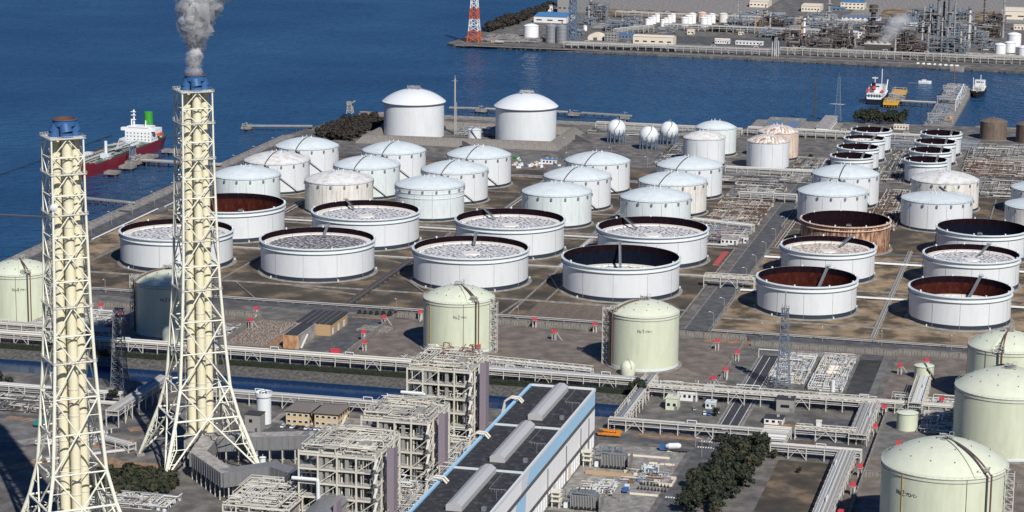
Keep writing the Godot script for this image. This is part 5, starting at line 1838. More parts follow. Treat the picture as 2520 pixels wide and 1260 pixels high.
func racks() -> void:
	rack("long pipe rack along the top of the canal bank, under the gas tanks", -262, -250, 60, -250, 7.0, 6.5, 9, 51)
	rack("long pipe rack along the canal bank, below the gas tank painted No 1", 60, -253, 172, -253, 7.0, 6.5, 9, 52)
	rack("pipe rack crossing the dark road, in front of the lattice mast", 174, -264, 300, -264, 7.0, 6.5, 10, 53, true)
	rack("pipe rack behind the white truss, from the turbine hall to the trees", 166, -335, 250, -335, 5.0, 6.0, 7, 54)
	rack("short broad pipe rack behind the tree clump", 248, -343, 262, -343, 30.0, 6.2, 22, 55)
	rack("white lattice truss carrying pipes over the sunken lot", 264, -326, 296, -326, 4.0, 6.0, 4, 56, true)
	rack("pipe rack along the upper side of the bare brown lot", 256, -361, 302, -361, 5.5, 6.0, 8, 57)
	rack("broad pipe rack climbing along the right side of the bare brown lot", 295, -482, 295, -362, 9.0, 6.0, 15, 58)
	rack("broad pipe rack between the sunken lot and the small pale green tank", 297, -330, 297, -261, 9.5, 6.0, 15, 59)
	rack("pipe bridge with rails beside the upper small pale green tank", 321, -264, 321, -206, 7.5, 7.5, 10, 60, true)
	rack("pipe rack on the near bank of the canal behind the cream houses", -62, -341, 62, -341, 6.0, 6.5, 8, 61)
	rack("pipe rack at the left on the near bank of the canal", -180, -353, -104, -353, 6.0, 4.0, 8, 62)
	rack("covered pipe gantry crossing the end of the canal", 172, -335, 172, -245, 6.5, 7.0, 8, 63, true)
	rack("pipe bridge at the left rising towards the canal", -88, -404, -88, -330, 7.0, 9.0, 10, 64)
	rack("low pipe rack in the ground left of the smoking chimney", -78, -436, -60, -444, 5.0, 4.0, 6, 65)
	rack("pipe rack in front of the wall of the gas tank painted No 1", 60, -232, 136, -240, 5.0, 6.5, 7, 66, true)
	rack("pipe rack from the gas tank painted No 3 towards the left edge", -262, -224, -166, -224, 6.0, 5.5, 8, 67)
	rack("pipe rack between the pump yard and the right edge", 264, -258, 420, -258, 6.0, 5.5, 8, 68)
	rack("blue pipe bridge over the service road by the open tanks", 156, 27, 190, 27, 5.0, 7.0, 5, 69, true)
	rack("pipe rack along the back of the domed tanks towards the jetty", 86, 690, 260, 690, 8.0, 7.0, 10, 70)
	rack("pipe rack along the water behind the ball-shaped tanks", -60, 690, 80, 690, 7.0, 5.0, 8, 71)
	rack("pipe rack beside the spheres along the road", 100, 470, 186, 470, 6.0, 6.0, 8, 72)
	rack("pipe rack crossing the strip between the domes and the right tanks", 130, 352, 176, 352, 6.0, 6.0, 8, 73)
	rack("pipe rack crossing behind the wide tanks to the service road", 112, 236, 160, 222, 6.0, 5.0, 7, 74)


# pipes lying side by side on sleepers
func pipe_bed(label: String, u0: float, v0: float, u1: float, v1: float, n: int, gap: float, sd: int, keys: Array, r0 := 0.2, r1 := 0.5) -> void:
	var t := thing("pipe_run", label, "pipes", Vector3.ZERO, 0.0, "pipes on the ground")
	var rg := RandomNumberGenerator.new()
	rg.seed = sd
	var a := V(u0, 0, v0)
	var b := V(u1, 0, v1)
	var d := (b - a).normalized()
	var s := d.cross(Vector3.UP)
	for i in n:
		var r := rg.randf_range(r0, r1)
		var o := s * (i - (n - 1) * 0.5) * gap + Vector3.UP * (0.5 + r)
		rod(t, "pipe", a + o, b + o, r, M[keys[i % keys.size()]], 7)
	var L := a.distance_to(b)
	var m := maxi(2, int(L / 10.0))
	for i in m + 1:
		var q := a + d * L * i / m
		bar(t, "sleeper", q - s * (n * gap * 0.5 + 0.3) + Vector3.UP * 0.25, q + s * (n * gap * 0.5 + 0.3) + Vector3.UP * 0.25, 0.5, 0.5, M.concrete)


# pumps, valves and pipes packed together on a slab
func manifold(label: String, u0: float, u1: float, v0: float, v1: float, sd: int, keys: Array, dens := 1.0, slab := "", h := 3.0) -> void:
	var t := thing("pipe_manifold", label, "pipework", Vector3.ZERO, 0.0, "packed pipework")
	var rg := RandomNumberGenerator.new()
	rg.seed = sd
	if slab:
		cuboid(t, "slab", (u0 + u1) / 2, (v0 + v1) / 2, 0.05, u1 - u0 + 2, 0.12, v1 - v0 + 2, M[slab])
	var area := (u1 - u0) * (v1 - v0)
	for i in int(minf(18, (v1 - v0) / 3.2) * dens):
		var v := rg.randf_range(v0, v1)
		var a := rg.randf_range(u0, lerpf(u0, u1, 0.5))
		var y := rg.randf_range(0.5, 1.6)
		rod(t, "pipe", V(a, y, v), V(rg.randf_range(lerpf(u0, u1, 0.6), u1), y, v), rg.randf_range(0.15, 0.4), M[keys[rg.randi() % keys.size()]], 6)
	for i in int(minf(14, (u1 - u0) / 2.6) * dens):
		var u := rg.randf_range(u0, u1)
		var y := rg.randf_range(0.5, 2.0)
		rod(t, "pipe", V(u, y, rg.randf_range(v0, lerpf(v0, v1, 0.4))), V(u, y, rg.randf_range(lerpf(v0, v1, 0.6), v1)), rg.randf_range(0.15, 0.4), M[keys[rg.randi() % keys.size()]], 6)
	for k in keys.size():
		var mb := Mb.new()
		tangle(mb, V(u0, 0.4, v0), V(u1, h, v1), int(clampf(area / 26.0, 10, 150) * dens / keys.size() * 2.0), 0.12, 0.34, rg)
		for i in int(clampf(area / 60.0, 4, 60) * dens):
			var c := V(rg.randf_range(u0, u1), 0, rg.randf_range(v0, v1))
			var w := rg.randf_range(0.6, 1.6)
			if rg.randf() < 0.5:
				mb.box(c + Vector3(0, w * 0.6, 0), Vector3(w * 1.4, w * 1.2, w))
			else:
				mb.tube(c + Vector3(0, 0.1, 0), c + Vector3(0, w * 1.7, 0), w * 0.3, w * 0.25, 6)
		part(t, "valve_cluster", mb, M[keys[k]], true)


func yards() -> void:
	var red := ["rust_steel", "brown_steel", "steel", "brown_steel", "pale_steel"]
	var pale := ["pale_steel", "cream_steel", "steel", "white", "silver"]
	var grey := ["grey_steel", "steel", "brown_steel", "dark_steel", "pale_steel"]
	# the pipe-filled strip left of the service road
	manifold("reddish packed pipework on the strip beside the service road, nearest the dome tanks", 118, 160, 300, 345, 81, red)
	manifold("reddish packed pipework on the strip beside the service road, middle part", 118, 160, 235, 296, 82, red)
	manifold("bluish packed pipework at the near end of the strip beside the service road", 122, 160, 178, 228, 83, ["slate_blue", "steel", "silver", "rust_steel", "pale_steel"])
	manifold("packed pipework at the far end of the strip, behind the upper rack", 118, 160, 358, 420, 84, grey)
	manifold("packed pipework between the rust-roofed tanks and the small open tanks", 150, 186, 440, 560, 85, grey)
	manifold("packed pipework in front of the rust-roofed tanks", 60, 150, 424, 462, 86, grey)
	manifold("packed pipework around the foot of the two white tanks by the spheres", 30, 60, 500, 600, 87, grey, 0.6)
	manifold("packed pipework behind the small open tanks, near the jetty", 180, 300, 660, 700, 88, ["steel", "slate_blue", "grey_steel", "silver"], 1.0, "", 4.0)
	manifold("packed pipework right of the small open tanks, upper block", 294, 350, 600, 690, 89, grey)
	manifold("packed pipework right of the small open tanks, middle block", 294, 350, 520, 594, 90, red)
	manifold("packed pipework right of the small open tanks, lower block", 294, 350, 424, 512, 91, grey)
	manifold("packed pipework between the two rows of small open tanks", 228, 250, 470, 640, 92, grey, 0.8)
	manifold("packed pipework between the low flat-roofed tank and the cream dome", 240, 262, 250, 420, 93, red, 0.8)
	manifold("packed pipework between the two tall insulated tanks", -178, -122, 604, 640, 94, ["steel", "silver", "pale_steel", "slate_blue"], 1.2, "", 5.0)
	manifold("pipework along the water left of the spheres", -60, 80, 650, 682, 95, grey, 0.7)
	# white valve stations and pumps by the lattice mast
	manifold("pale valve station behind the lattice mast, left block", 233, 254, -214, -150, 96, pale, 1.5, "gravel", 3.5)
	manifold("pale valve station behind the lattice mast, right block with white drums", 258, 277, -226, -148, 97, pale, 1.5, "gravel", 3.5)
	manifold("valve cluster on the rack in front of the lattice mast", 180, 216, -262, -254, 98, pale, 1.2, "", 9.5)
	manifold("pale pipework around the upper small pale green tank", 306, 350, -258, -232, 99, pale, 1.2, "", 5.0)
	manifold("pale pipework right of the small pale green tank", 326, 346, -300, -264, 100, pale, 1.0, "", 4.0)
	manifold("pale pipework on the bank in front of the gas tank painted No 2", 20, 70, -246, -232, 101, pale, 1.4, "", 6.5)
	manifold("pale pipework on the bank left of the gas tank painted No 1", 76, 130, -246, -228, 102, pale, 1.4, "", 6.0)
	manifold("pale pipework below the gas tank painted No 4", -222, -178, -226, -176, 103, pale, 1.6, "", 6.0)
	manifold("pipework right of the gas tank painted No 3", -110, -100, -232, -178, 104, pale, 1.0, "", 4.0)
	# front yard
	manifold("pale low pipework in the ground at the left of the smoking chimney", -112, -84, -448, -412, 105, pale, 0.8)
	manifold("pale pipework in front of the olive bushes, lower left", -52, -6, -532, -512, 106, pale, 1.2, "gravel", 3.0)
	manifold("pipework at the left edge in front of the canal", -178, -118, -392, -366, 107, grey, 0.9)
	manifold("pipework between the turbine hall and the middle boiler frame", 103, 126, -470, -400, 108, pale, 1.2, "", 9.0)
	manifold("pipework between the turbine hall and the front boiler frame", 101, 124, -556, -480, 109, pale, 1.2, "", 9.0)
	manifold("pale pipework in front of the canal-side boiler frame", 62, 104, -412, -384, 110, pale, 1.2, "", 8.0)
	manifold("pale pipework between the middle and front boiler frames", 60, 100, -488, -460, 111, pale, 1.2, "", 8.0)
	manifold("brown equipment on the lot beside the second transformer", 190, 212, -428, -408, 112, ["rust_steel", "steel", "pale_steel", "slate_blue"], 0.9, "", 2.5)
	manifold("pale switch frames between the two transformers", 174, 192, -452, -430, 113, pale, 1.0, "", 3.5)
	# pipes on the ground in the tank yards
	var tone := ["silver", "steel", "pale_steel", "steel"]
	pipe_bed("dark bundle of pipes between the second and third wide tanks", -57, -96, -57, 52, 7, 1.0, 121, ["dark_steel", "brown_steel", "dark_steel"])
	pipe_bed("bundle of pipes between the third and fourth wide tanks", 50, 56, 50, 158, 6, 1.0, 122, tone)
	pipe_bed("bundle of pipes behind the second row of wide tanks", -260, 164, 150, 164, 5, 1.0, 123, tone)
	pipe_bed("bundle of pipes between the two rows of wide tanks", -260, 56, 158, 56, 4, 1.0, 124, tone)
	pipe_bed("pale pipe with a kink along the sea road", -299, 52, -299, 176, 2, 0.8, 125, ["white", "white"], 0.35, 0.5)
	pipe_bed("pale pipe along the upper sea road", -296.5, 186, -296.5, 420, 2, 0.8, 126, ["white", "silver"], 0.35, 0.5)
	pipe_bed("bundle of pipes between the left and right open tanks at the right", 281, -92, 281, 180, 4, 1.0, 127, ["steel", "silver", "steel"])
	pipe_bed("pair of pale pipes crossing the dry yard, near the lower tanks", 182, 18.5, 420, 18.5, 3, 1.2, 128, ["white", "silver"], 0.4, 0.6)
	pipe_bed("pair of pale pipes crossing the dry yard, between middle tanks", 182, 131, 420, 131, 3, 1.2, 129, ["white", "silver"], 0.4, 0.6)
	pipe_bed("long bundle of pipes in front of the dry yard", 182, -100, 420, -100, 5, 1.0, 130, ["dark_steel", "steel", "brown_steel"])
	pipe_bed("long bundle of pipes in front of the brown yard", -262, -99, 158, -99, 5, 1.0, 131, ["dark_steel", "steel", "brown_steel"])
	pipe_bed("red pipe bundle beside the service road", 153, 96, 153, 140, 5, 0.9, 132, ["red", "rust_steel", "red"], 0.3, 0.5)
	for i in 4:
		pipe_bed("bundle of pipes between dome tank columns, %s from the sea road" % ordinal(i), [-201, -127, -40, 48][i], 176, [-201, -127, -40, 48][i], 440, 5, 1.0, 140 + i, grey)
	for i in 3:
		pipe_bed("bundle of pipes between dome tank rows, %s from the front" % ordinal(i), -280, [252, 326, 408][i], 118, [252, 326, 408][i], 4, 1.0, 150 + i, grey)
	pipe_bed("pipes along the service road behind the kerb", 184, 170, 184, 430, 5, 1.0, 160, red)
	pipe_bed("pipes leading to the jetty", 246, 806, 246, 1040, 9, 1.1, 161, ["slate_blue", "steel", "silver", "slate_blue"])
	pipe_bed("pipes on the left bank beside the canal pipe rack", -170, -362, -100, -362, 6, 1.1, 162, ["pale_steel", "steel"])
	pipe_bed("pipes on the brown strip left of the smoking chimney", -96, -470, -60, -440, 5, 1.0, 163, ["pale_steel", "silver", "steel"])
	# red monitors on their stands
	var spots := [[304, -385], [304, -417], [303, -462], [304, -309], [305, -269], [305, -175], [319, -338], [319, -158], [334, -244], [209, -170], [209, -212], [205, -234], [193, -146], [0, -122], [-18, -142], [74, -122], [-18, -184], [93, -150], [113, -124], [-102, -143], [-95, -173], [-10, -208], [-200, -161], [-179, -181], [58, -199], [-172, -212]]
	var mon := Node3D.new()
	mon.name = "water_monitor"
	cuboid(mon, "housing", 0, 0, 5.2, 2.7, 2.0, 2.7, M.red)
	cuboid(mon, "nozzle", 0.4, 1.5, 6.0, 0.5, 0.5, 1.8, M.red)
	for e in [[-1, -1], [1, -1], [1, 1], [-1, 1]]:
		cuboid(mon, "leg", e[0], e[1], 0, 0.35, 5.2, 0.35, M.pale_steel)
	cuboid(mon, "platform", 0, 0, 5.0, 3.4, 0.2, 3.4, M.steel)
	bar(mon, "stair", V(-1.6, 5.0, -1), V(-5.4, 0.1, -1), 0.9, 0.3, M.steel)
	var where := ["by the bare brown lot, upper", "by the bare brown lot, middle", "by the bare brown lot, lower", "beside the small pale green tank's rack", "at the top of the right broad rack", "left of the upper small pale green tank", "under the big unsigned gas tank", "on the wall behind the upper small green tank", "left of the big unsigned gas tank", "right end of the pink yard, upper", "right end of the pink yard, middle", "right end of the pink yard, lower", "on the ribbed wall right of gas tank No 1", "left of gas tank No 2 by the shrubs", "at the corner of the grey car lot", "on the ribbed wall between gas tanks No 2 and No 1", "left of gas tank No 2, middle of the side wall", "in the yard between gas tanks No 2 and No 1", "left of gas tank No 1 on the ribbed wall", "above the rubble yard, upper", "above the rubble yard, lower", "left of gas tank No 2 by the pipe rack", "left of gas tank No 3, upper", "left of gas tank No 3, lower", "beside the stair tower of gas tank No 2", "at the foot of gas tank No 3"]
	for i in spots.size():
		var c: Node3D = mon.duplicate()
		add_child(c, true)
		c.position = V(spots[i][0], 0, spots[i][1])
		c.rotation.y = [0.0, 1.6, 3.0][i % 3]
		c.scale = Vector3.ONE * 0.9
		tag(c, "red water monitor on a steel stand, %s" % where[i], "water monitor", "red water monitors")
	mon.free()


# ---------------------------------------------------------------- masts
func lattice(o: Node3D, h: float, w0: float, w1: float, n: int, r: float, mats: Array) -> void:
	# four legs with crossed braces; the paint may change from panel to panel
	for k in n:
		var y0 := h * k / n
		var y1 := h * (k + 1) / n
		var a := lerpf(w0, w1, pow(k / float(n), 0.7)) * 0.5
		var b := lerpf(w0, w1, pow((k + 1) / float(n), 0.7)) * 0.5
		var mat: Material = mats[k % mats.size()] if mats.size() < n else mats[k]
		var cr := [Vector2(1, 1), Vector2(-1, 1), Vector2(-1, -1), Vector2(1, -1)]
		var mb := Mb.new()
		for i in 4:
			var p: Vector2 = cr[i]
			var q: Vector2 = cr[(i + 1) % 4]
			mb.tube(Vector3(p.x * a, y0, p.y * a), Vector3(p.x * b, y1, p.y * b), r, r, 5, false)
			mb.tube(Vector3(p.x * b, y1, p.y * b), Vector3(q.x * b, y1, q.y * b), r * 0.7, r * 0.7, 4, false)
			mb.tube(Vector3(p.x * a, y0, p.y * a), Vector3(q.x * b, y1, q.y * b), r * 0.6, r * 0.6, 4, false)
			mb.tube(Vector3(q.x * a, y0, q.y * a), Vector3(p.x * b, y1, p.y * b), r * 0.6, r * 0.6, 4, false)
		part(o, "lattice_panel", mb, mat)


func towers() -> void:
	var t := thing("lattice_mast", "blue-grey lattice mast in front of the red-lined open tank, beside the dark road", "mast", V(244, 0, -229))
	lattice(t, 47, 8.6, 3.2, 12, 0.22, [M.grey_steel, M.slate_blue])
	for k in [44.0, 38.0, 47.0]:
		cuboid(t, "mast_platform", 0, 0, k, 4.6, 0.25, 4.6, M.grey_steel)
	for i in 4:
		rod(t, "antenna", V(-1.8 + i * 1.2, 44, 1.8), V(-1.8 + i * 1.2, 49, 1.8), 0.16, M.grey_steel, 5)
	rod(t, "top_pole", V(0, 47, 0), V(0, 57, 0), 0.35, M.silver, 6)
	for e in [[-5, -5], [5, -5], [5, 5], [-5, 5]]:
		cuboid(t, "footing", e[0] * 0.86, e[1] * 0.86, 0, 1.6, 0.5, 1.6, M.concrete)
	t = thing("lattice_mast", "grey lattice mast on the near canal bank between the two chimneys", "mast", V(-115, 0, -331))
	lattice(t, 46, 8.4, 4.0, 11, 0.24, [M.grey_steel])
	cuboid(t, "mast_platform", 0, 0, 46, 5.6, 0.3, 5.6, M.grey_steel)
	cuboid(t, "mast_platform", 0, 0, 42, 5.0, 0.3, 5.0, M.grey_steel)
	for i in 5:
		rod(t, "antenna", V(-2 + i, 46, 2), V(-2 + i, 48.4, 2), 0.12, M.grey_steel, 5)
	cuboid(t, "footing", 0, 0, 0, 12, 1.4, 12, M.concrete)
	t = thing("vent_pole", "slender grey vent pole with a crossbar, right of the left insulated tank", "pole", V(-179, 0, 612))
	rod(t, "pipe", V(0, 0, 0), V(0, 52, 0), 0.8, M.steel, 8)
	rod(t, "pipe", V(1.6, 0, 0), V(1.6, 30, 0), 0.35, M.steel, 6)
	bar(t, "crossbar", V(-3, 50, 0), V(3, 50, 0), 0.3, 0.3, M.steel)
	rod(t, "tip", V(0, 52, 0), V(0, 55, 0), 0.4, M.silver, 6)
	for i in 8:
		bar(t, "ladder_rung", V(-1, 5 + i * 5, 0), V(1.6, 5 + i * 5, 0), 0.15, 0.15, M.grey_steel)
	t = thing("lattice_mast", "dark thin mast on the quay, left of the two standing over the water", "mast", V(134, 0, 806))
	lattice(t, 42, 3.2, 1.8, 14, 0.14, [M.dark_steel])
	rod(t, "top_pole", V(0, 42, 0), V(0, 46, 0), 0.15, M.dark_steel, 5)
	t = thing("lattice_mast", "pale blue tapering lattice mast behind the long white quay building", "mast", V(157, 0, 806))
	lattice(t, 43, 7.0, 1.8, 12, 0.2, [M.slate_blue])
	rod(t, "top_pole", V(0, 43, 0), V(0, 47, 0), 0.2, M.slate_blue, 5)
	t = thing("lattice_tower", "red and white banded lattice tower on the tip of the far shore", "tower", V(-349, -0.6, 1322))
	lattice(t, 84, 15, 4.2, 12, 0.55, [M.orange_red, M.orange_red, M.white, M.white, M.orange_red, M.orange_red, M.white, M.white, M.orange_red, M.orange_red, M.white, M.orange_red])
	t = thing("lattice_tower", "tall blue lattice tower beside the silver tanks on the far shore", "tower", V(-231, -0.6, 1349))
	lattice(t, 72, 10, 7, 12, 0.45, [M.blue_steel])
	for k in [18.0, 36.0, 54.0, 71.0]:
		cuboid(t, "landing", 0, 0, k, 9, 0.3, 9, M.blue_steel)


# ---------------------------------------------------------------- along the water
func boom(called: String, label: String, pts: Array, mat: String) -> void:
	var t := thing(called, label, "boom")
	for i in range(0, pts.size() - 2, 2):
		rod(t, "float_section", V(pts[i], -3.0, pts[i + 1]), V(pts[i + 2], -3.0, pts[i + 3]), 0.55, M[mat], 6)


func trestle(label: String, u0: float, v0: float, u1: float, v1: float, w: float, h: float, piles: int) -> Node3D:
	var t := thing("trestle", label, "pier", Vector3.ZERO, 0.0, "piers on piles")
	bar(t, "deck_slab", V(u0, h, v0), V(u1, h, v1), w, 0.7, M.concrete)
	var d := (V(u1, 0, v1) - V(u0, 0, v0)).normalized()
	var s := d.cross(Vector3.UP)
	for e in [-0.5, 0.5]:
		bar(t, "rail", V(u0, h + 1.2, v0) + s * w * e, V(u1, h + 1.2, v1) + s * w * e, 0.15, 0.15, M.steel)
		rod(t, "pipe", V(u0, h + 0.7, v0) + s * w * e * 0.6, V(u1, h + 0.7, v1) + s * w * e * 0.6, 0.3, M.pale_steel, 6)
	for i in piles:
		var q := V(u0, 0, v0).lerp(V(u1, 0, v1), (i + 0.5) / piles)
		for e in [-0.4, 0.4]:
			var p: Vector3 = q + s * w * e
			rod(t, "pile", p + Vector3.UP * -7, p + Vector3.UP * h, 0.4, M.dark_steel, 6)
	return t


func platform(label: String, u: float, v: float, su: float, sv: float, h: float, mat: String, gear: int) -> Node3D:
	var t := thing("mooring_platform", label, "platform", V(u, 0, v), 0.0, "mooring platforms")
	cuboid(t, "deck_slab", 0, 0, h - 2.4, su, 2.4, sv, M[mat])
	for e in [[-0.36, -0.36], [0.36, -0.36], [0.36, 0.36], [-0.36, 0.36]]:
		rod(t, "pile", V(e[0] * su, -7, e[1] * sv), V(e[0] * su, h - 2.4, e[1] * sv), 0.7, M.dark_steel, 6)
	if gear:
		var mb := Mb.new()
		tangle(mb, V(-su * 0.45, h, -sv * 0.45), V(su * 0.45, h + 4, sv * 0.45), gear, 0.15, 0.4, rng)
		part(t, "deck_gear", mb, M.steel, true)
	cuboid(t, "bollard", su * 0.3, sv * 0.3, h, 0.8, 0.9, 0.8, M.dark_steel)
	return t


func shore() -> void:
	boom("oil_boom", "dark floating boom slanting from the left edge to behind the tanker", [-560, 290, -492, 300, -489, 420, -487, 525], "base_band")
	boom("oil_boom", "rusty floating boom on the water at the left edge", [-500, 90, -414, 138, -372, 140, -338, 136], "brown_steel")
	trestle("straight pier walk at the left, below the tanker berth", -373, 199, -324, 190, 2.2, 1.2, 7)
	trestle("pier from the quay to the tanker's loading platform", -404, 378, -322, 376, 7.0, 1.6, 9)
	trestle("L-shaped pier's long arm behind the taller chimney, near the shore bend", -376, 592, -318, 608, 3.0, 1.0, 6)
	trestle("pier walk left of the flat islet with the rusty platform", -226, 762, -196, 766, 3.0, 1.4, 4)
	trestle("rusty pier between the islet and the right insulated tank", -190, 766, -140, 768, 4.0, 1.4, 7)
	trestle("rusty pier right of the right insulated tank", -140, 772, -106, 768, 4.0, 1.4, 5)
	trestle("pier walk right of the small platform towards the spheres", -92, 768, -40, 762, 3.0, 1.4, 6)
	trestle("bridge from the yellow platforms to the jetty", 206, 947, 242, 944, 5.0, 2.2, 6)
	platform("concrete mooring block nearest the viewer at the tanker's bow", -399, 321, 11, 10, 1.6, "concrete", 0)
	platform("concrete mooring block second from the tanker's bow", -398, 352, 12, 11, 1.6, "concrete", 0)
	platform("concrete mooring block beside the tanker's rear part", -400, 405, 11, 16, 1.6, "concrete", 0)
	platform("broad concrete platform by the tanker's stern", -388, 440, 26, 9, 1.6, "concrete", 0)
	platform("loading platform with pipes beside the tanker's middle", -401, 378, 13, 20, 1.8, "concrete", 30)
	platform("dark-legged mooring platform at the end of the L-shaped pier", -377, 590, 9, 9, 1.2, "concrete", 8)
	platform("square mooring islet between the two insulated tanks", -193, 766, 11, 10, 1.4, "concrete", 3)
	platform("square mooring islet right of the right insulated tank", -99, 768, 11, 10, 1.4, "concrete", 3)
	platform("pale platform left of the right mooring islet by the spheres", -46, 760, 9, 7, 1.4, "concrete", 4)
	var y1 := platform("yellow steel platform beside the black-hulled ship, front one", 197, 938, 15, 20, 2.6, "yellow", 14)
	var y2 := platform("yellow steel platform beside the black-hulled ship, back one", 198, 1020, 15, 22, 2.6, "yellow", 14)
	for y in [y1, y2]:
		for i in 6:
			rod(y, "yellow_post", V(-7 + i * 2.8, -2, -9), V(-7 + i * 2.8, 5, -9), 0.25, M.yellow, 6)
		bar(y, "yellow_rail", V(-7, 5, -9), V(7, 5, -9), 0.3, 0.3, M.yellow)
		bar(y, "yellow_rail", V(-7, 5, 9), V(7, 5, 9), 0.3, 0.3, M.yellow)
	platform("grey loading platform between the two yellow ones", 199, 972, 17, 26, 2.6, "concrete", 26)
	# loading arms by the tanker
	var t := thing("loading_cranes", "row of white loading arms beside the tanker", "loading arm", V(-404, 1.8, 378))
	for i in 5:
		rod(t, "arm", V(0, 0, -7 + i * 3.2), V(0, 15, -7 + i * 3.2), 0.45, M.slate_blue, 7)
		rod(t, "arm", V(0, 15, -7 + i * 3.2), V(-9, 19, -7 + i * 3.2), 0.35, M.white, 7)
		rod(t, "arm", V(-9, 19, -7 + i * 3.2), V(-13, 9, -7 + i * 3.2), 0.35, M.white, 7)
		cuboid(t, "counterweight", 2.4, -7 + i * 3.2, 13.2, 2.4, 1.6, 1.2, M.white)
	# the jetty: frames, pipes and arms
	for i in 3:
		t = thing("jetty_portal", "grey steel portal over the jetty pipes, %s from the shore" % ordinal(i), "frame", V(255, 0.3, [826, 950, 1035][i]), 0.0, "portals on the jetty")
		for e in [-12.0, 12.0]:
			cuboid(t, "post", e, 0, 0, 0.8, 8, 0.8, M.silver)
		bar(t, "beam", V(-13, 8.2, 0), V(13, 8.2, 0), 0.8, 1.0, M.silver)
		bar(t, "beam", V(-13, 6.2, 0), V(13, 6.2, 0), 0.5, 0.6, M.silver)
	manifold("bluish pipework covering the shore half of the jetty", 244, 258, 812, 930, 171, ["slate_blue", "steel", "grey_steel", "silver"], 1.3)
	manifold("pipework and valves on the outer half of the jetty", 244, 266, 955, 1080, 172, ["steel", "silver", "pale_steel", "slate_blue"], 1.3, "", 5.0)
	for i in 5:
		t = thing("loading_crane", "white loading arm on the jetty, %s from the shore" % ordinal(i), "loading arm", V(264, 0.3, 905 + i * 24), 0.0, "loading arms on the jetty")
		rod(t, "arm", V(0, 0, 0), V(0, 9, 0), 0.4, M.white, 6)
		rod(t, "arm", V(0, 9, 0), V(1.5, 15, 2), 0.35, M.white, 6)
		rod(t, "arm", V(1.5, 15, 2), V(3.5, 8, 3), 0.3, M.white, 6)
	cone("orange buoy-shaped marker on the jetty edge", 263, 850, 1.6, 3.4, "orange")
	t = thing("light_beacon", "slim rust-red beacon pole at the outer end of the jetty", "beacon", V(250, 0.3, 1094))
	rod(t, "pole", V(0, 0, 0), V(0, 22, 0), 0.4, M.rust_steel, 6)
	cuboid(t, "base_block", 0, 0, 0, 4, 2.5, 4, M.concrete)
	# crane-like frame on the sea wall
	t = thing("dock_crane", "small grey crane frame on the sea wall left of the insulated tanks", "crane", V(-312, 0, 706))
	lattice(t, 9, 6, 4, 3, 0.35, [M.steel])
	bar(t, "jib", V(0, 9, 0), V(5.5, 12.5, -2), 1.4, 1.4, M.steel)
	cuboid(t, "cabin", -1, 0, 8.6, 4, 3.2, 4, M.grey_building)
	# long white building on the quay
	t = thing("quay_building", "long low pale building with a flat roof on the quay below the masts", "building", V(152, 0, 758))
	cuboid(t, "wall", 0, 0, 0, 11, 5.5, 78, M.white_building)
	cuboid(t, "roof", 0, 0, 5.5, 12.4, 0.6, 79.4, M.duct_top)
	cuboid(t, "window", 2, -39.05, 2, 2.4, 1.4, 0.14, M.glass_dark)
	cuboid(t, "window", -2.2, -39.05, 2, 2.4, 1.4, 0.14, M.glass_dark)
	for i in 9:
		cuboid(t, "window", 5.55, -32 + i * 8, 2, 0.14, 1.5, 4, M.glass_dark)
	t = thing("open_basin", "low concrete basin left of the long quay building", "basin", V(110, 0, 760))
	for e in [[0, -34, 34, 1.4], [0, 34, 34, 1.4], [-17, 0, 1.4, 68], [17, 0, 1.4, 68], [0, 0, 1.2, 66]]:
		cuboid(t, "basin_wall", e[0], e[1], 0, e[2], 2.4, e[3], M.concrete)
	cuboid(t, "basin_floor", 0, 0, 0.05, 32, 0.1, 66, M.slate_blue)
	# mooring posts and a rail along the sea wall
	var mb := Mb.new()
	mb.bx(-326.6, 120, 0, 1.2, 1.3, 860)
	solo("sea_wall", "low concrete parapet along the edge of the sea road", "wall", mb, M.concrete)
	var kerb := Mb.new()
	kerb.bx(-70, 716, 0, 470, 1.1, 1.0)
	kerb.bx(590, 805, 0, 600, 1.1, 1.0)
	solo("quay_kerb", "low kerb along the quay behind the tanks", "kerb", kerb, M.concrete)
	# rocks at the foot of the sea wall
	var rg := RandomNumberGenerator.new()
	rg.seed = 77
	var rocks := Mb.new()
	for i in 520:
		var w := rg.randf()
		var p := V(-328.5 - rg.randf() * 3.0, -2.6 + rg.randf() * 1.6, lerpf(-300, 560, w))
		if rg.randf() < 0.25:
			p = V(lerpf(-327, -304, w) - 2.5, -2.4 + rg.randf() * 1.5, lerpf(560, 700, w))
		var q := rg.randf_range(0.9, 2.0)
		rocks.box(p, Vector3(q, q * 0.8, q), rg.randf() * 3.0)
	for i in 260:
		var w := rg.randf()
		var p := V(lerpf(-366, 780, w), -2.6 + rg.randf() * 0.8, lerpf(1288.5, 1233, w) - 2.0)
		var q := rg.randf_range(1.0, 2.4)
		rocks.box(p, Vector3(q * 1.6, q * 0.6, q), rg.randf() * 3.0)
	solo("rock_armour", "grey boulders along the foot of the sea walls", "rocks", rocks, M.bank_stone).set_meta("kind", "stuff")


func cone(label: String, u: float, v: float, r: float, h: float, mat: String) -> void:
	var mb := Mb.new()
	mb.lathe(Vector3.ZERO, [Vector2(r, 0), Vector2(r, h * 0.35), Vector2(r * 0.3, h), Vector2(0, h)], 14)
	var o := solo("marker", label, "marker", mb, M[mat])
	o.position = V(u, 0.3, v)


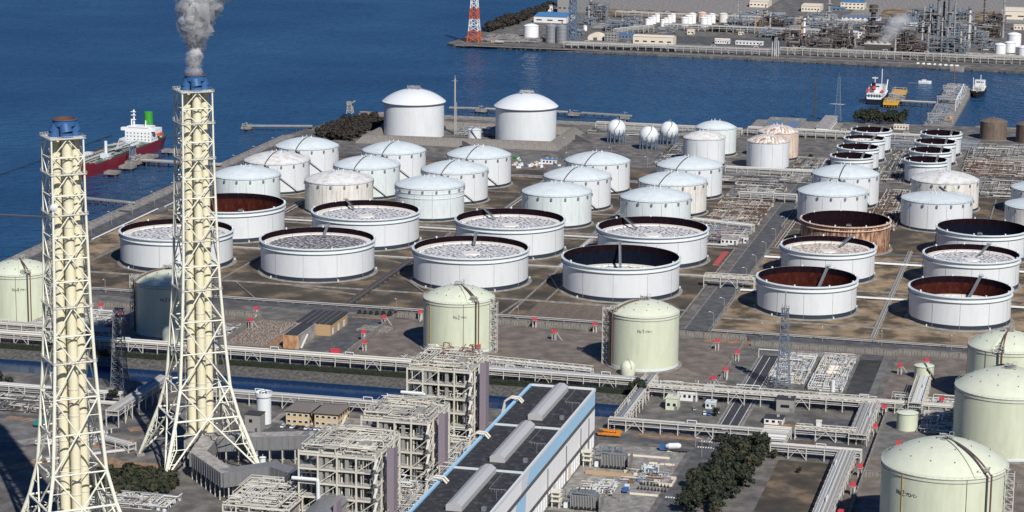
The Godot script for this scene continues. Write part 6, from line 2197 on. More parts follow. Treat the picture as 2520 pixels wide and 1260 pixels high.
# ---------------------------------------------------------------- ships
# a hull from cross-sections: [place along, half beam at deck, half beam at water, deck height]
func hull(o: Node3D, secs: Array, bottom: float, side: Material, deck: Material) -> void:
	var mb := Mb.new()
	var dk := Mb.new()
	var bl := Mb.new()
	for i in secs.size() - 1:
		var a: Array = secs[i]
		var b: Array = secs[i + 1]
		for s in [-1.0, 1.0]:
			mb.quad(V(a[2] * s, bottom, a[0]), V(b[2] * s, bottom, b[0]), V(b[1] * s, b[3], b[0]), V(a[1] * s, a[3], a[0]))
			bl.quad(V(a[1] * s, a[3] - 0.1, a[0]), V(b[1] * s, b[3] - 0.1, b[0]), V(b[1] * s, b[3] + 1.1, b[0]), V(a[1] * s, a[3] + 1.1, a[0]))
		dk.quad(V(-a[1], a[3], a[0]), V(a[1], a[3], a[0]), V(b[1], b[3], b[0]), V(-b[1], b[3], b[0]))
	for e in [secs[0], secs[-1]]:
		mb.quad(V(-e[2], bottom, e[0]), V(e[2], bottom, e[0]), V(e[1], e[3], e[0]), V(-e[1], e[3], e[0]))
	part(o, "hull", mb, side)
	part(o, "main_deck", dk, deck)
	part(o, "bulwark", bl, side)


func ships() -> void:
	# the tanker at the berth; its bow points to the viewer
	var t := thing("tanker", "red-hulled tanker with a green deck, white bridge and green funnel", "ship", V(-427, -3.2, 0))
	hull(t, [[294, 0.4, 0.2, 12.4], [299, 6, 1.0, 12.0], [306, 11, 5, 11.4], [316, 14.6, 11, 10.8], [318, 14.8, 11.4, 9.2], [340, 15.6, 15, 9.2], [440, 15.6, 15.4, 9.2], [462, 15.2, 14, 9.2], [480, 13.0, 9, 9.6], [491, 8.5, 4, 9.8]], -2.0, M.hull_red, M.deck_green)
	var mb := Mb.new()
	for i in 6:
		mb.tube(V(-4 + i * 1.6, 10.4, 322), V(-4 + i * 1.6, 10.4, 436), 0.4, 0.4, 6)
	tangle(mb, V(-13, 9.6, 322), V(13, 11.4, 434), 46, 0.16, 0.36, rng)
	part(t, "deck_piping", mb, M.steel, true)
	bar(t, "catwalk", V(2.5, 12.0, 320), V(2.5, 12.0, 438), 1.8, 0.3, M.pale_steel)
	cuboid(t, "winch_house", 9, 352, 9.2, 8, 4.6, 5, M.white)
	cuboid(t, "winch_house", -11, 362, 9.2, 6, 3.4, 5, M.white)
	rod(t, "deck_crane", V(7.5, 9, 356), V(7.5, 24, 356), 1.4, M.white, 8)
	bar(t, "crane_jib", V(7.5, 20, 356), V(9.5, 16.5, 398), 1.0, 1.3, M.pale_steel)
	for i in 14:
		cuboid(t, "tank_hatch", -8 if i % 2 == 0 else 6, 326 + i * 8, 9.2, 2.2, 1.0, 2.2, M.deck_green)
	rod(t, "fore_mast", V(0, 12, 306), V(0, 24, 306), 0.4, M.white, 6)
	cuboid(t, "windlass", -4, 304, 11.6, 3, 1.6, 3, M.pale_steel)
	cuboid(t, "windlass", 4, 304, 11.6, 3, 1.6, 3, M.pale_steel)
	var w: Material = M.bright_white
	cuboid(t, "accommodation_block", 0, 455, 9.2, 25, 10.2, 20, w)
	cuboid(t, "bridge_deck", 0, 452, 19.4, 22, 3.4, 13, w)
	cuboid(t, "bridge_wing", 0, 447.5, 19.0, 33, 2.6, 4.6, w)
	cuboid(t, "bridge_window", 0, 445.42, 20.8, 19, 1.1, 0.16, M.glass_dark)
	for k in 3:
		for i in 7:
			cuboid(t, "porthole", -10.2 + i * 3.4, 444.93, 10.8 + k * 2.9, 1.0, 0.9, 0.14, M.glass_dark)
	for k in 2:
		for i in 4:
			cuboid(t, "porthole", 12.55, 448 + i * 4.4, 11.2 + k * 3.4, 0.14, 0.9, 1.0, M.glass_dark)
	cuboid(t, "lifeboat", 14.2, 462, 13.2, 3, 2.4, 7.5, M.orange_red)
	cuboid(t, "lifeboat", -14.2, 462, 13.2, 3, 2.4, 7.5, M.orange_red)
	mb = Mb.new()
	mb.lathe(Vector3.ZERO, [Vector2(4.2, 0), Vector2(4.0, 20), Vector2(3.4, 20.4), Vector2(0, 20.2)], 20)
	var f := part(t, "funnel", mb, M.green_paint)
	f.position = V(-0.5, 12.5, 471)
	cuboid(t, "engine_casing", 2, 472, 9.2, 15, 9, 12, w)
	rod(t, "radar_mast", V(-6.5, 22, 452), V(-6.5, 37, 452), 0.8, w, 6)
	for k in [28.0, 32.0, 35.0]:
		cuboid(t, "radar_bar", -6.5, 451, k, 4.5, 0.6, 1.0, w)
	rod(t, "post", V(-8, 22, 450), V(-8, 29, 450), 0.7, w, 6)
	rod(t, "post", V(5.5, 22, 450), V(5.5, 28, 450), 0.6, w, 6)
	# black-hulled gas ship, seen from the stern
	t = thing("gas_ship", "black-hulled white ship with red funnel bands, seen from its stern", "ship", V(178, -3.2, 0))
	hull(t, [[950, 7.6, 6, 5.6], [954, 8.8, 8, 5.4], [990, 9.2, 9, 5.0], [1020, 8.6, 7.6, 5.2], [1036, 4.6, 2.4, 6.4], [1044, 0.4, 0.2, 7.2]], -2.0, M.hull_black, M.cool_wall)
	cuboid(t, "stern_house", 0, 962, 5.4, 16, 6.0, 20, M.white)
	cuboid(t, "bridge_house", 0, 966, 11.4, 14, 5.2, 12, M.white)
	cuboid(t, "bridge_top", 0, 967, 16.6, 10, 2.6, 8, M.white)
	cuboid(t, "bridge_window", 0, 961.9, 17.2, 8.6, 0.9, 0.2, M.glass_dark)
	for k in 2:
		for i in 5:
			cuboid(t, "porthole", -5.6 + i * 2.8, 951.9, 7.2 + k * 2.4, 1.1, 0.9, 0.2, M.glass_dark)
	cuboid(t, "stern_band", 0, 951.6, 8.9, 15.4, 0.6, 0.8, M.dark_steel)
	mb = Mb.new()
	mb.lathe(Vector3.ZERO, [Vector2(2.2, 0), Vector2(2.0, 7.5), Vector2(0, 7.6)], 14)
	f = part(t, "funnel", mb, M.hull_black)
	f.position = V(-1.5, 14.5, 957)
	mb = Mb.new()
	mb.lathe(Vector3.ZERO, [Vector2(2.28, 1.0), Vector2(2.22, 4.2)], 14)
	f = part(t, "funnel_band", mb, M.red)
	f.position = V(-1.5, 14.5, 957)
	cuboid(t, "lifeboat", -7.6, 958, 12.4, 2.4, 2.4, 6, M.red)
	cuboid(t, "lifeboat", 7.4, 958, 12.0, 2.4, 2.2, 6, M.red)
	rod(t, "radar_mast", V(-1.0, 19, 964), V(-1.0, 27, 964), 0.5, M.white, 6)
	cuboid(t, "radar_bar", -1, 964, 25.5, 6, 1.0, 1.4, M.white)
	rod(t, "fore_mast", V(2, 6, 1008), V(2, 30, 1008), 0.5, M.white, 6)
	for i in 2:
		rod(t, "gas_cylinder", V(-3.6 + i * 7.2, 7.5, 982), V(-3.6 + i * 7.2, 7.5, 1026), 3.0, M.white, 14)
	rod(t, "deck_crane", V(8, 6, 990), V(9, 20, 1000), 0.6, M.white, 6)
	mb = Mb.new()
	tangle(mb, V(-7, 8, 980), V(7, 13, 1024), 50, 0.15, 0.35, rng)
	part(t, "deck_piping", mb, M.pale_steel, true)
	# small ship on the right of the jetty
	t = thing("coaster", "small ship with white masts moored right of the jetty, bow towards the viewer", "ship", V(278, -3.2, 0))
	hull(t, [[1032, 0.4, 0.2, 6.4], [1038, 5.2, 2.8, 5.8], [1050, 7.0, 6.2, 5.0], [1092, 7.2, 6.8, 4.6], [1104, 6.0, 4.6, 5.0]], -2.0, M.hull_black, M.cream_building)
	cuboid(t, "wheel_house", 0, 1092, 4.6, 11, 7, 9, M.white)
	cuboid(t, "bridge_window", 0, 1087.4, 9.4, 8, 1.2, 0.2, M.glass_dark)
	cuboid(t, "hatch_cover", 0, 1062, 4.8, 9, 1.8, 20, M.duct_top)
	for e in [[-4.5, 1046, 20.0], [4.5, 1044, 17.0], [1.0, 1078, 19.0]]:
		rod(t, "mast", V(e[0], 5, e[1]), V(e[0] * 1.1, e[2], e[1]), 0.45, M.white, 6)
	bar(t, "mast_bar", V(-3, 14, 1046), V(4, 14, 1046), 0.5, 0.5, M.white)
	mb = Mb.new()
	tangle(mb, V(-5, 5.5, 1048), V(5, 9, 1084), 36, 0.15, 0.35, rng)
	part(t, "deck_piping", mb, M.white, true)
	# launch and its wake
	t = thing("launch", "small white launch crossing the water left of the jetty", "boat", V(216, -3.2, 1132))
	t.rotation.y = PI / 2
	hull(t, [[-7, 0.3, 0.1, 2.2], [-4, 2.0, 1.4, 1.9], [5, 2.4, 2.1, 1.6], [7, 2.2, 1.9, 1.6]], -0.6, M.white, M.white)
	cuboid(t, "cabin", 0, 1, 1.6, 3.4, 2.6, 5, M.white)
	cuboid(t, "cabin_window", 0, -1.55, 2.8, 2.8, 0.9, 0.14, M.glass_dark)
	mb = Mb.new()
	mb.sheet(pv([198, 1131.3, 209, 1131.6, 209, 1133.0, 198, 1132.4]), -3.1)
	mb.sheet(pv([221, 1131.5, 224.5, 1132.2, 221, 1133.4]), -3.1)
	mb.sheet(pv([132, 941, 146, 938, 150, 942, 140, 945]), -3.1)
	solo("foam_patch", "white foam on the water around the launch and the ships", "foam", mb, M.foam).set_meta("kind", "stuff")
	# moored work boat in the canal mouth
	t = thing("work_boat", "white work boat with a green crane arm in the canal at the left", "boat", V(-166, -3.0, -296))
	hull(t, [[-4, 3, 2.6, 1.6], [4, 3, 2.6, 1.6]], -0.6, M.white, M.steel)
	cuboid(t, "cabin", 0, 0, 1.6, 4, 2.4, 3, M.white)
	bar(t, "crane_arm", V(1, 2, 0), V(9, 10, 0), 0.4, 0.4, M.teal)


# ---------------------------------------------------------------- the works on the far shore
func process_unit(label: String, u: float, v: float, w: float, h: float, sd: int, keys: Array) -> void:
	var t := thing("process_unit", label, "process plant", V(u, -0.5, v), 0.0, "process units on the far shore")
	var rg := RandomNumberGenerator.new()
	rg.seed = sd
	var d := minf(w * 0.8, 30.0)
	var nu := maxi(2, int(w / 7.0))
	var mb := Mb.new()
	var fl := maxi(1, int(h / 6.0))
	for i in nu + 1:
		for j in 3:
			var x := -w / 2 + w * i / nu
			var z := d * (j - 1) * 0.5
			var hh := h * rg.randf_range(0.45, 1.0)
			mb.bar(V(x, 0, z), V(x, hh, z), 0.6, 0.6)
			for k in fl:
				var y := (k + 1) * 6.0
				if y < hh + 3 and i < nu:
					mb.bar(V(x, y, z), V(x + w / nu, y, z), 0.5, 0.5)
					if j < 2:
						mb.bar(V(x, y, z), V(x, y, z + d * 0.5), 0.5, 0.5)
					if rg.randf() < 0.3:
						mb.bar(V(x, y - 6, z), V(x + w / nu, y, z), 0.35, 0.35)
	part(t, "steel_frame", mb, M[keys[0]])
	for i in int(w / 8.0) + 1:
		var r := rg.randf_range(0.8, 1.9)
		var hh := h * rg.randf_range(0.55, 1.25)
		var x := rg.randf_range(-w / 2, w / 2)
		var z := rg.randf_range(-d / 2, d / 2)
		rod(t, "column_vessel", V(x, 0, z), V(x, hh, z), r, M[keys[1 + i % (keys.size() - 1)]], 9)
		cuboid(t, "vessel_platform", x, z, hh * 0.8, r * 3.2, 0.3, r * 3.2, M[keys[0]])
	for i in int(w / 9.0) + 1:
		var y := rg.randf_range(1.5, h * 0.6)
		var x := rg.randf_range(-w / 2, w / 2 - 5)
		var z := rg.randf_range(-d / 2, d / 2)
		rod(t, "drum", V(x, y, z), V(x + rg.randf_range(4, 8), y, z), rg.randf_range(0.7, 1.5), M[keys[1 + i % (keys.size() - 1)]], 9)
	for i in fl:
		cuboid(t, "floor_grating", rg.randf_range(-w * 0.2, w * 0.2), rg.randf_range(-d * 0.2, d * 0.2), (i + 1) * 6.0, w * 0.5, 0.3, d * 0.5, M[keys[0]])
	for k in range(0, keys.size()):
		mb = Mb.new()
		tangle(mb, V(-w / 2, 0.5, -d / 2), V(w / 2, h * 0.8, d / 2), int(w * 1.1), 0.2, 0.55, rg)
		part(t, "pipework", mb, M[keys[k]], true)


func plain_building(called: String, label: String, u: float, v: float, w: float, d: float, h: float, wall: String, roof: String, rows := 1, cols := 5, pitch := 0.0) -> Node3D:
	var t := thing(called, label, "building", V(u, -0.02 if v < 1000 else -0.5, v))
	cuboid(t, "wall", 0, 0, 0, w, h, d, M[wall])
	if pitch > 0:
		var mb := Mb.new()
		mb.quad(V(-w / 2 - 0.5, h, -d / 2 - 0.5), V(w / 2 + 0.5, h, -d / 2 - 0.5), V(w / 2 + 0.5, h + pitch, 0), V(-w / 2 - 0.5, h + pitch, 0))
		mb.quad(V(w / 2 + 0.5, h, d / 2 + 0.5), V(-w / 2 - 0.5, h, d / 2 + 0.5), V(-w / 2 - 0.5, h + pitch, 0), V(w / 2 + 0.5, h + pitch, 0))
		for e in [-1.0, 1.0]:
			mb.tri3(V(w / 2 * e, h, -d / 2), V(w / 2 * e, h, d / 2), V(w / 2 * e, h + pitch, 0), Vector3(e, 0, 0), Vector3(e, 0, 0), Vector3(e, 0, 0))
		part(t, "roof", mb, M[roof])
	else:
		cuboid(t, "roof", 0, 0, h, w + 0.6, 0.35, d + 0.6, M[roof])
		cuboid(t, "roof_vent", w * 0.2, 0, h + 0.3, 1.4, 1.1, 1.4, M.steel)
	for k in rows:
		for i in cols:
			cuboid(t, "window", -w / 2 + w * (i + 0.5) / cols, -d / 2 - 0.04, h * (k + 0.35) / rows, w / cols * 0.5, minf(1.6, h / rows * 0.4), 0.16, M.glass_dark)
	cuboid(t, "door", w * 0.38, -d / 2 - 0.05, 0, 1.6, 2.4, 0.2, M.grey_steel)
	return t


func far_shore() -> void:
	# tanks: u, v, width, height, paint, words
	var tk := [[-289, 1372, 18.8, 17, "bright_white", "white stepped tank on the far shore, left of the silver ones"]]
	var grp := [["first slanting row from the left", [[-178, 1563, 7, 9], [-177, 1578, 7, 9.6], [-176, 1594, 7, 10.2], [-175, 1614, 7.6, 10.8]]], ["second slanting row from the left", [[-158, 1565, 7, 9], [-157, 1580, 7, 9.6], [-156, 1601, 7, 10.8], [-155, 1621, 7.6, 10.8]]], ["third slanting row from the left", [[-130, 1570, 10.1, 12], [-129, 1595, 10.2, 12.3], [-128, 1616, 10.2, 12.9]]], ["fourth slanting row from the left", [[-105, 1573, 10.6, 12.8], [-104, 1599, 10.2, 12.3], [-103, 1624, 9.6, 12.4]]]]
	for g in grp:
		for i in g[1].size():
			var r: Array = g[1][i]
			tk.append([r[0], r[1], r[2], r[3], "bright_white", "small white far-shore tank, %s in the %s" % [ordinal(i), g[0]]])
	tk.append_array([[-119, 1640, 12, 12, "pale_rust_wall", "pinkish far-shore tank behind the third slanting row"], [-91, 1644, 12, 11, "cream_wall", "cream far-shore tank behind the fourth slanting row"], [284, 1396, 13.2, 13, "bright_white", "white far-shore tank at the right, front left of four"], [294, 1428, 13.3, 12, "bright_white", "white far-shore tank at the right, middle of the stack"], [296, 1494, 17, 15, "bright_white", "white far-shore tank at the right, farthest back of four"], [313, 1380, 16.5, 12.6, "bright_white", "white far-shore tank cut by the right edge"], [80, 1622, 10.6, 6.4, "silver", "low silver tank among the far-shore frames"], [-245, 1486, 5.2, 6.3, "bright_white", "little white tank behind the blue tower"]])
	for r in tk:
		var o := small_tank(r[2] * 0.5, r[3], r[2] * 0.14, r[4], r[4])
		o.name = "far_tank"
		add_child(o, true)
		o.position = V(r[0], -0.5, r[1])
		tag(o, r[5], "storage tank", "tanks on the far shore")
	for i in 2:
		var o := small_tank(6.4, 21, 1.8, "grey_steel", "silver")
		o.name = "ribbed_silo"
		add_child(o, true)
		o.position = V([-258, -244][i], -0.5, [1349, 1346][i])
		tag(o, "%s of two dark grey ribbed silos on the far shore" % ["left", "right"][i], "silo", "ribbed silos")
		for k in 12:
			var mb := Mb.new()
			mb.lathe(Vector3.ZERO, [Vector2(6.4, 1 + k * 1.7), Vector2(6.75, 1.3 + k * 1.7), Vector2(6.4, 1.7 + k * 1.7)], 32)
			part(o, "stiffening_ring", mb, M.silver)
	var b := [
		[-133, 1374, 50, 22, 10, "cream_building", "cream_building", 1, 5, 1.5, "long cream warehouse near the far shore's edge"],
		[-74, 1872, 26, 40, 8, "cream_building", "cream_building", 1, 5, 1.0, "cream shed at the top edge, left of the others"],
		[4, 1836, 26, 40, 8, "cream_building", "cream_building", 1, 6, 1.0, "cream shed at the top edge, middle one"],
		[56, 1884, 33, 30, 9.5, "cream_building", "blue_roof", 2, 6, 0.0, "cream building with large blue windows at the top edge"],
		[283, 1840, 33, 60, 11, "cream_building", "cream_building", 1, 2, 2.0, "cream gabled shed in the upper right corner"],
		[-309, 1591, 44, 60, 8, "white_building", "blue_roof", 1, 3, 2.6, "low shed with a bright blue roof on the far shore"],
		[-318, 1697, 20, 18, 34, "grey_building", "grey_building", 2, 3, 0.0, "tall pale grey block beside the blue-roofed shed"],
		[-341, 1704, 7, 10, 8, "white_building", "grey_building", 1, 2, 0.0, "small block left of the tall pale grey one"],
		[-190, 1390, 16, 14, 9, "grey_building", "grey_building", 3, 4, 0.0, "grey three-storey block beside the round-roofed hall"],
		[-108, 1492, 9, 8, 6, "cream_building", "cream_building", 1, 2, 0.0, "small cream hut right of the warehouse"],
		[-54, 1409, 18, 10, 5, "white_building", "cream_building", 1, 6, 1.2, "low white hut with a cream roof by the shore road"],
		[-20, 1406, 34, 8, 4, "white_building", "white_building", 1, 8, 0.0, "long low white shed by the shore road"],
		[-100, 1311, 6.5, 4, 3.4, "white_building", "white_building", 1, 2, 0.0, "white guard hut at the far quay edge"],
		[146, 1697, 34, 30, 6, "white_building", "slate_blue", 2, 8, 0.8, "long slate-blue roofed shed among the far frames, right one"],
		[84, 1727, 50, 30, 5.5, "white_building", "slate_blue", 2, 8, 0.8, "long slate-blue roofed shed among the far frames, left one"],
		[37, 1848, 23, 20, 4, "slate_blue", "slate_blue", 1, 4, 0.6, "low blue shed near the cream sheds"],
		[-183, 1428, 26, 26, 5, "slate_blue", "blue_steel", 1, 6, 0.0, "low blue framed shed right of the grey block"],
		[100, 1525, 20, 14, 8, "white_building", "white_building", 2, 5, 0.0, "white control block in the middle of the far works"],
		[294, 1687, 13, 12, 6, "cream_building", "cream_building", 1, 3, 0.0, "small cream block at the right of the far works"],
		[22, 1531, 18, 14, 11, "grey_building", "grey_building", 2, 4, 0.0, "grey block behind the cream chimney base"],
		[-46, 1508, 7, 4, 3, "cream_building", "cream_building", 1, 2, 0.0, "tiny cream hut by the pipe frames"],
		[-30, 1566, 12, 12, 14, "tan_wall", "tan_wall", 2, 2, 0.0, "tan block among the far process frames"],
	]
	for r in b:
		plain_building("far_building", r[10], r[0], r[1], r[2], r[3], r[4], r[5], r[6], r[7], r[8], r[9])
	# round-roofed hall
	var t := thing("round_roof_hall", "cream hall with a round roof beside the blue lattice tower", "building", V(-211, -0.5, 1398))
	var mb := Mb.new()
	for i in 10:
		var g0 := PI * i / 10.0
		var g1 := PI * (i + 1) / 10.0
		mb.quad(V(9.5 * cos(g0), 3 + 5.5 * sin(g0), -9), V(9.5 * cos(g1), 3 + 5.5 * sin(g1), -9), V(9.5 * cos(g1), 3 + 5.5 * sin(g1), 9), V(9.5 * cos(g0), 3 + 5.5 * sin(g0), 9))
		mb.tri3(V(0, 3, -9), V(9.5 * cos(g0), 3 + 5.5 * sin(g0), -9), V(9.5 * cos(g1), 3 + 5.5 * sin(g1), -9), Vector3(0, 0, 1), Vector3(0, 0, 1), Vector3(0, 0, 1))
	part(t, "roof", mb, M.cream_building)
	cuboid(t, "wall", 0, 0, 0, 19, 3, 18, M.cream_building)
	cuboid(t, "door", 0, -9.05, 0, 5, 3.6, 0.2, M.hall_grey)
	# cooling tower bank
	t = thing("cooling_tower", "dark louvred cooling tower bank with steam, near the far quay", "cooling tower", V(141, -0.5, 1362))
	cuboid(t, "tower_body", 0, 0, 4, 30, 8, 12, M.dark_steel)
	for k in 5:
		cuboid(t, "louver", 0, -6.1, 4.4 + k * 1.5, 30, 0.5, 0.4, M.brown_steel)
	cuboid(t, "tower_rim", 0, 0, 12, 31, 0.8, 13, M.pale_steel)
	for i in 9:
		cuboid(t, "post", -14 + i * 3.5, -6, 0, 0.6, 4, 0.6, M.pale_steel)
	for i in 4:
		mb = Mb.new()
		mb.lathe(Vector3.ZERO, [Vector2(3, 12.6), Vector2(2.6, 13.6), Vector2(2.9, 15)], 16)
		var f := part(t, "fan_stack", mb, M.steel)
		f.position.x = -11 + i * 7.4
	# chimneys and columns
	var cl := [[43, 1437, 3.2, 33, "bright_white", "white chimney with blue bands on the far shore, left of the process frames"], [47, 1663, 3.8, 42, "silver", "tall silver chimney at the top edge"], [121, 1505, 6.0, 44, "dark_steel", "dark cased tower with a thicker head"], [209, 1395, 3.2, 72, "grey_steel", "tall grey column, first from the left in the right cluster"], [217, 1356, 2.0, 48, "steel", "thin grey column in front of the right cluster"], [221, 1419, 4.6, 72, "grey_steel", "thickest tall column in the right cluster"], [226, 1442, 2.0, 66, "silver", "thin silver column, last of the right cluster"], [243, 1456, 3.2, 48, "pale_steel", "lone pale chimney right of the column cluster"], [278, 1586, 2.6, 50, "silver", "lone silver chimney near the upper right"], [181, 1525, 2.6, 26, "steel", "short grey column left of the right cluster"], [205, 1570, 2.8, 60, "grey_steel", "grey column behind the right cluster"], [-29, 1596, 4.0, 23, "tan_wall", "tan column in the middle of the far frames"], [-76, 1672, 1.6, 28, "steel", "thin column near the slanting tank rows"], [246, 1731, 2.2, 33, "brown_steel", "brown column near the upper right"], [111, 1492, 2.6, 21, "tan_wall", "tan column beside the dark cased tower"], [40, 1437, 2.5, 31, "tan_wall", "tan flue beside the white chimney"], [199, 1404, 1.8, 54, "steel", "slim column left of the tall grey cluster"], [213, 1432, 2.4, 58, "brown_steel", "brownish column inside the right cluster"]]
	for r in cl:
		t = thing("far_column", r[5], "column", V(r[0], -0.5, r[1]), 0.0, "columns and chimneys on the far shore")
		rod(t, "shaft", V(0, 0, 0), V(0, r[3], 0), r[2] * 0.5, M[r[4]], 12)
		rod(t, "base_section", V(0, 0, 0), V(0, r[3] * 0.16, 0), r[2] * 0.72, M[r[4]], 12)
		rod(t, "top_rim", V(0, r[3] - 0.8, 0), V(0, r[3] + 0.4, 0), r[2] * 0.6, M.dark_steel, 12)
		if r[4] == "dark_steel":
			rod(t, "head_section", V(0, r[3] * 0.8, 0), V(0, r[3], 0), r[2] * 0.9, M.brown_steel, 12)
		for k in 3:
			cuboid(t, "ring_platform", 0, 0, r[3] * (0.4 + 0.25 * k), r[2] * 1.9, 0.3, r[2] * 1.9, M.steel)
	# white pipes standing at the quay
	t = thing("vent_pipes", "group of thin white vent pipes standing at the far quay", "pipes", V(26, -0.5, 1298))
	for e in [[-3, 17], [0, 22], [2.2, 23], [4.4, 19]]:
		rod(t, "pipe", V(e[0], 0, 0), V(e[0], e[1], 0), 0.4, M.white, 6)
	var blue := ["grey_steel", "steel", "slate_blue", "silver"]
	var brown := ["brown_steel", "dark_steel", "grey_steel", "brown_steel", "steel"]
	var un := [[-54, 1568, 37, 17, 0], [-14, 1567, 32, 20, 1], [-51, 1707, 66, 9, 0], [42, 1382, 25, 17, 1], [68, 1370, 34, 17, 1], [96, 1399, 30, 21, 1], [170, 1402, 25, 30, 1], [189, 1348, 24, 22, 1], [210, 1362, 29, 29, 0], [233, 1363, 32, 26, 0], [249, 1494, 30, 20, 0], [190, 1613, 42, 32, 0], [253, 1596, 42, 18, 1], [261, 1737, 27, 14, 1], [149, 1551, 41, 16, 0], [94, 1629, 32, 11, 0], [-253, 1600, 27, 28, 0], [-257, 1558, 21, 11, 0], [-200, 1503, 37, 16, 0], [-199, 1578, 21, 12, 0], [-245, 1440, 16, 8, 0], [-75, 1546, 32, 8, 1], [-6, 1644, 22, 13, 0], [69, 1524, 26, 16, 1], [160, 1728, 33, 19, 0], [220, 1722, 27, 22, 0], [20, 1465, 30, 14, 1], [130, 1450, 34, 16, 1], [270, 1440, 20, 12, 0], [0, 1500, 40, 10, 0], [45, 1590, 40, 16, 0], [120, 1600, 30, 16, 1], [225, 1550, 30, 24, 0], [-140, 1500, 24, 7, 0], [30, 1730, 40, 8, 0], [200, 1800, 40, 12, 0], [330, 1560, 30, 16, 0], [340, 1440, 30, 14, 1]]
	for i in un.size():
		var r: Array = un[i]
		process_unit("%s far process frame full of pipes, %s counted from the front left" % ["brown" if r[4] == 1 else "grey", ordinal(i)], r[0], r[1], r[2], r[3], 200 + i, brown if r[4] == 1 else blue)
	rack("long pipe rack along the far quay, left half", -230, 1300, 26, 1303, 6, 7.0, 8, 301)
	rack("long pipe rack along the far quay, right half", 30, 1318, 420, 1310, 6, 8.0, 7, 302)
	rack("pipe rack in the middle of the far works", -150, 1530, 60, 1526, 8, 7.0, 8, 303)
	rack("pipe rack across the back of the far works", -240, 1660, 260, 1650, 8, 7.0, 6, 304)
	rack("blue pipe rack right of the silver silos", -196, 1440, -160, 1500, 6, 8.0, 6, 305)
	manifold("low pipework at the left end of the far works", -345, -270, 1330, 1390, 306, ["steel", "brown_steel", "silver"], 0.9)
	manifold("low pipework behind the far quay rack", -230, -100, 1308, 1340, 307, ["steel", "brown_steel", "pale_steel"], 0.8)
	manifold("low pipework left of the slanting tank rows", -240, -185, 1505, 1560, 308, ["steel", "grey_steel", "silver"], 1.0)
	manifold("low pipework around the right far tanks", 250, 400, 1340, 1380, 309, ["steel", "brown_steel", "pale_steel"], 0.8)
	t = thing("tank_lorry", "small orange and white vehicle near the red and white tower", "vehicle", V(-318, -0.5, 1316))
	rod(t, "barrel", V(-3, 2.4, 0), V(8, 2.4, 0), 1.8, M.steel, 10)
	cuboid(t, "cab", -6, 0, 0.6, 3.6, 3.2, 3.0, M.tan_wall)
	for e in [-6, 0, 5]:
		rod(t, "wheel", V(e, 0.6, -1.6), V(e, 0.6, 1.6), 0.7, M.rubber, 8)
	# pale steam over the cooling tower
	var o := Node3D.new()
	o.name = "steam_cloud"
	add_child(o, true)
	tag(o, "thin grey steam drifting up from the far cooling tower", "steam")
	o.set_meta("kind", "stuff")
	var rg := RandomNumberGenerator.new()
	rg.seed = 61
	var pm := puff_mesh(9, 20, 0.8)
	var sm := smoke_mat("far_steam", 0.07)
	for i in 34:
		var w := i / 34.0
		var f := mesh_node(o, "steam_puff", pm, sm)
		f.transform = Transform3D(Basis.from_scale(Vector3(1.4, 0.8, 1.0) * (3 + 5 * w)), V(146 + 22 * w + rg.randf_range(-6, 6), 14 + 26 * w + rg.randf_range(-2, 2), 1368 + 30 * w))


# ---------------------------------------------------------------- plants
func tree_proto(sd: int, h: float, w: float, key: String, leaves: int) -> Node3D:
	var o := Node3D.new()
	o.name = "pine_tree"
	var rg := RandomNumberGenerator.new()
	rg.seed = sd
	var mb := Mb.new()
	mb.tube(Vector3.ZERO, Vector3(0.2, h * 0.7, 0.1), h * 0.028, h * 0.012, 6)
	var hubs: Array[Vector3] = []
	for i in 13:
		var a := rg.randf() * TAU
		var y := h * rg.randf_range(0.32, 0.95)
		var r := w * 0.5 * (1.05 - absf(y / h - 0.5) * 1.1) * rg.randf_range(0.45, 0.95)
		var e := Vector3(cos(a) * r, y, sin(a) * r)
		mb.tube(Vector3(0.1, y * 0.75, 0), e, h * 0.011, h * 0.004, 4)
		hubs.append(e)
	part(o, "trunk", mb, M.bark)
	mb = Mb.new()
	for i in leaves:
		var c: Vector3 = hubs[i % hubs.size()]
		var d := Vector3(rg.randfn(), rg.randfn() * 0.7, rg.randfn()) * w * 0.105
		var n := (d + Vector3(0, w * 0.08, 0)).normalized()
		var s := rg.randf_range(0.3, 0.75)
		var t1 := n.cross(Vector3(rg.randf() - 0.5, rg.randf() - 0.5, rg.randf() - 0.5)).normalized() * s
		var t2 := n.cross(t1).normalized() * s
		var p := c + d
		mb.quad3(p - t1 - t2, p + t1 - t2 * 0.6, p + t1 + t2, p - t1 * 0.7 + t2, n, n, n, n)
	part(o, "crown", mb, M[key])
	return o


func grove(proto: Array, spots: Array, label: String, group: String, s0: float, s1: float, sd: int) -> void:
	var rg := RandomNumberGenerator.new()
	rg.seed = sd
	for i in spots.size():
		var c: Node3D = proto[i % proto.size()].duplicate()
		add_child(c, true)
		c.position = V(spots[i].x, 0 if spots[i].y < 1200 else -0.5, spots[i].y)
		c.rotation.y = rg.randf() * TAU
		c.scale = Vector3.ONE * rg.randf_range(s0, s1)
		tag(c, label, "tree", group)


func scatter(poly: Array, gap: float, sd: int) -> Array:
	var rg := RandomNumberGenerator.new()
	rg.seed = sd
	var pl := pv(poly)
	var lo := pl[0]
	var hi := pl[0]
	for p in pl:
		lo = lo.min(p)
		hi = hi.max(p)
	var out := []
	var v := lo.y
	while v < hi.y:
		var u := lo.x
		while u < hi.x:
			var p := Vector2(u + rg.randf_range(-0.35, 0.35) * gap, v + rg.randf_range(-0.35, 0.35) * gap)
			if Geometry2D.is_point_in_polygon(p, pl):
				out.append(p)
			u += gap
		v += gap
	return out


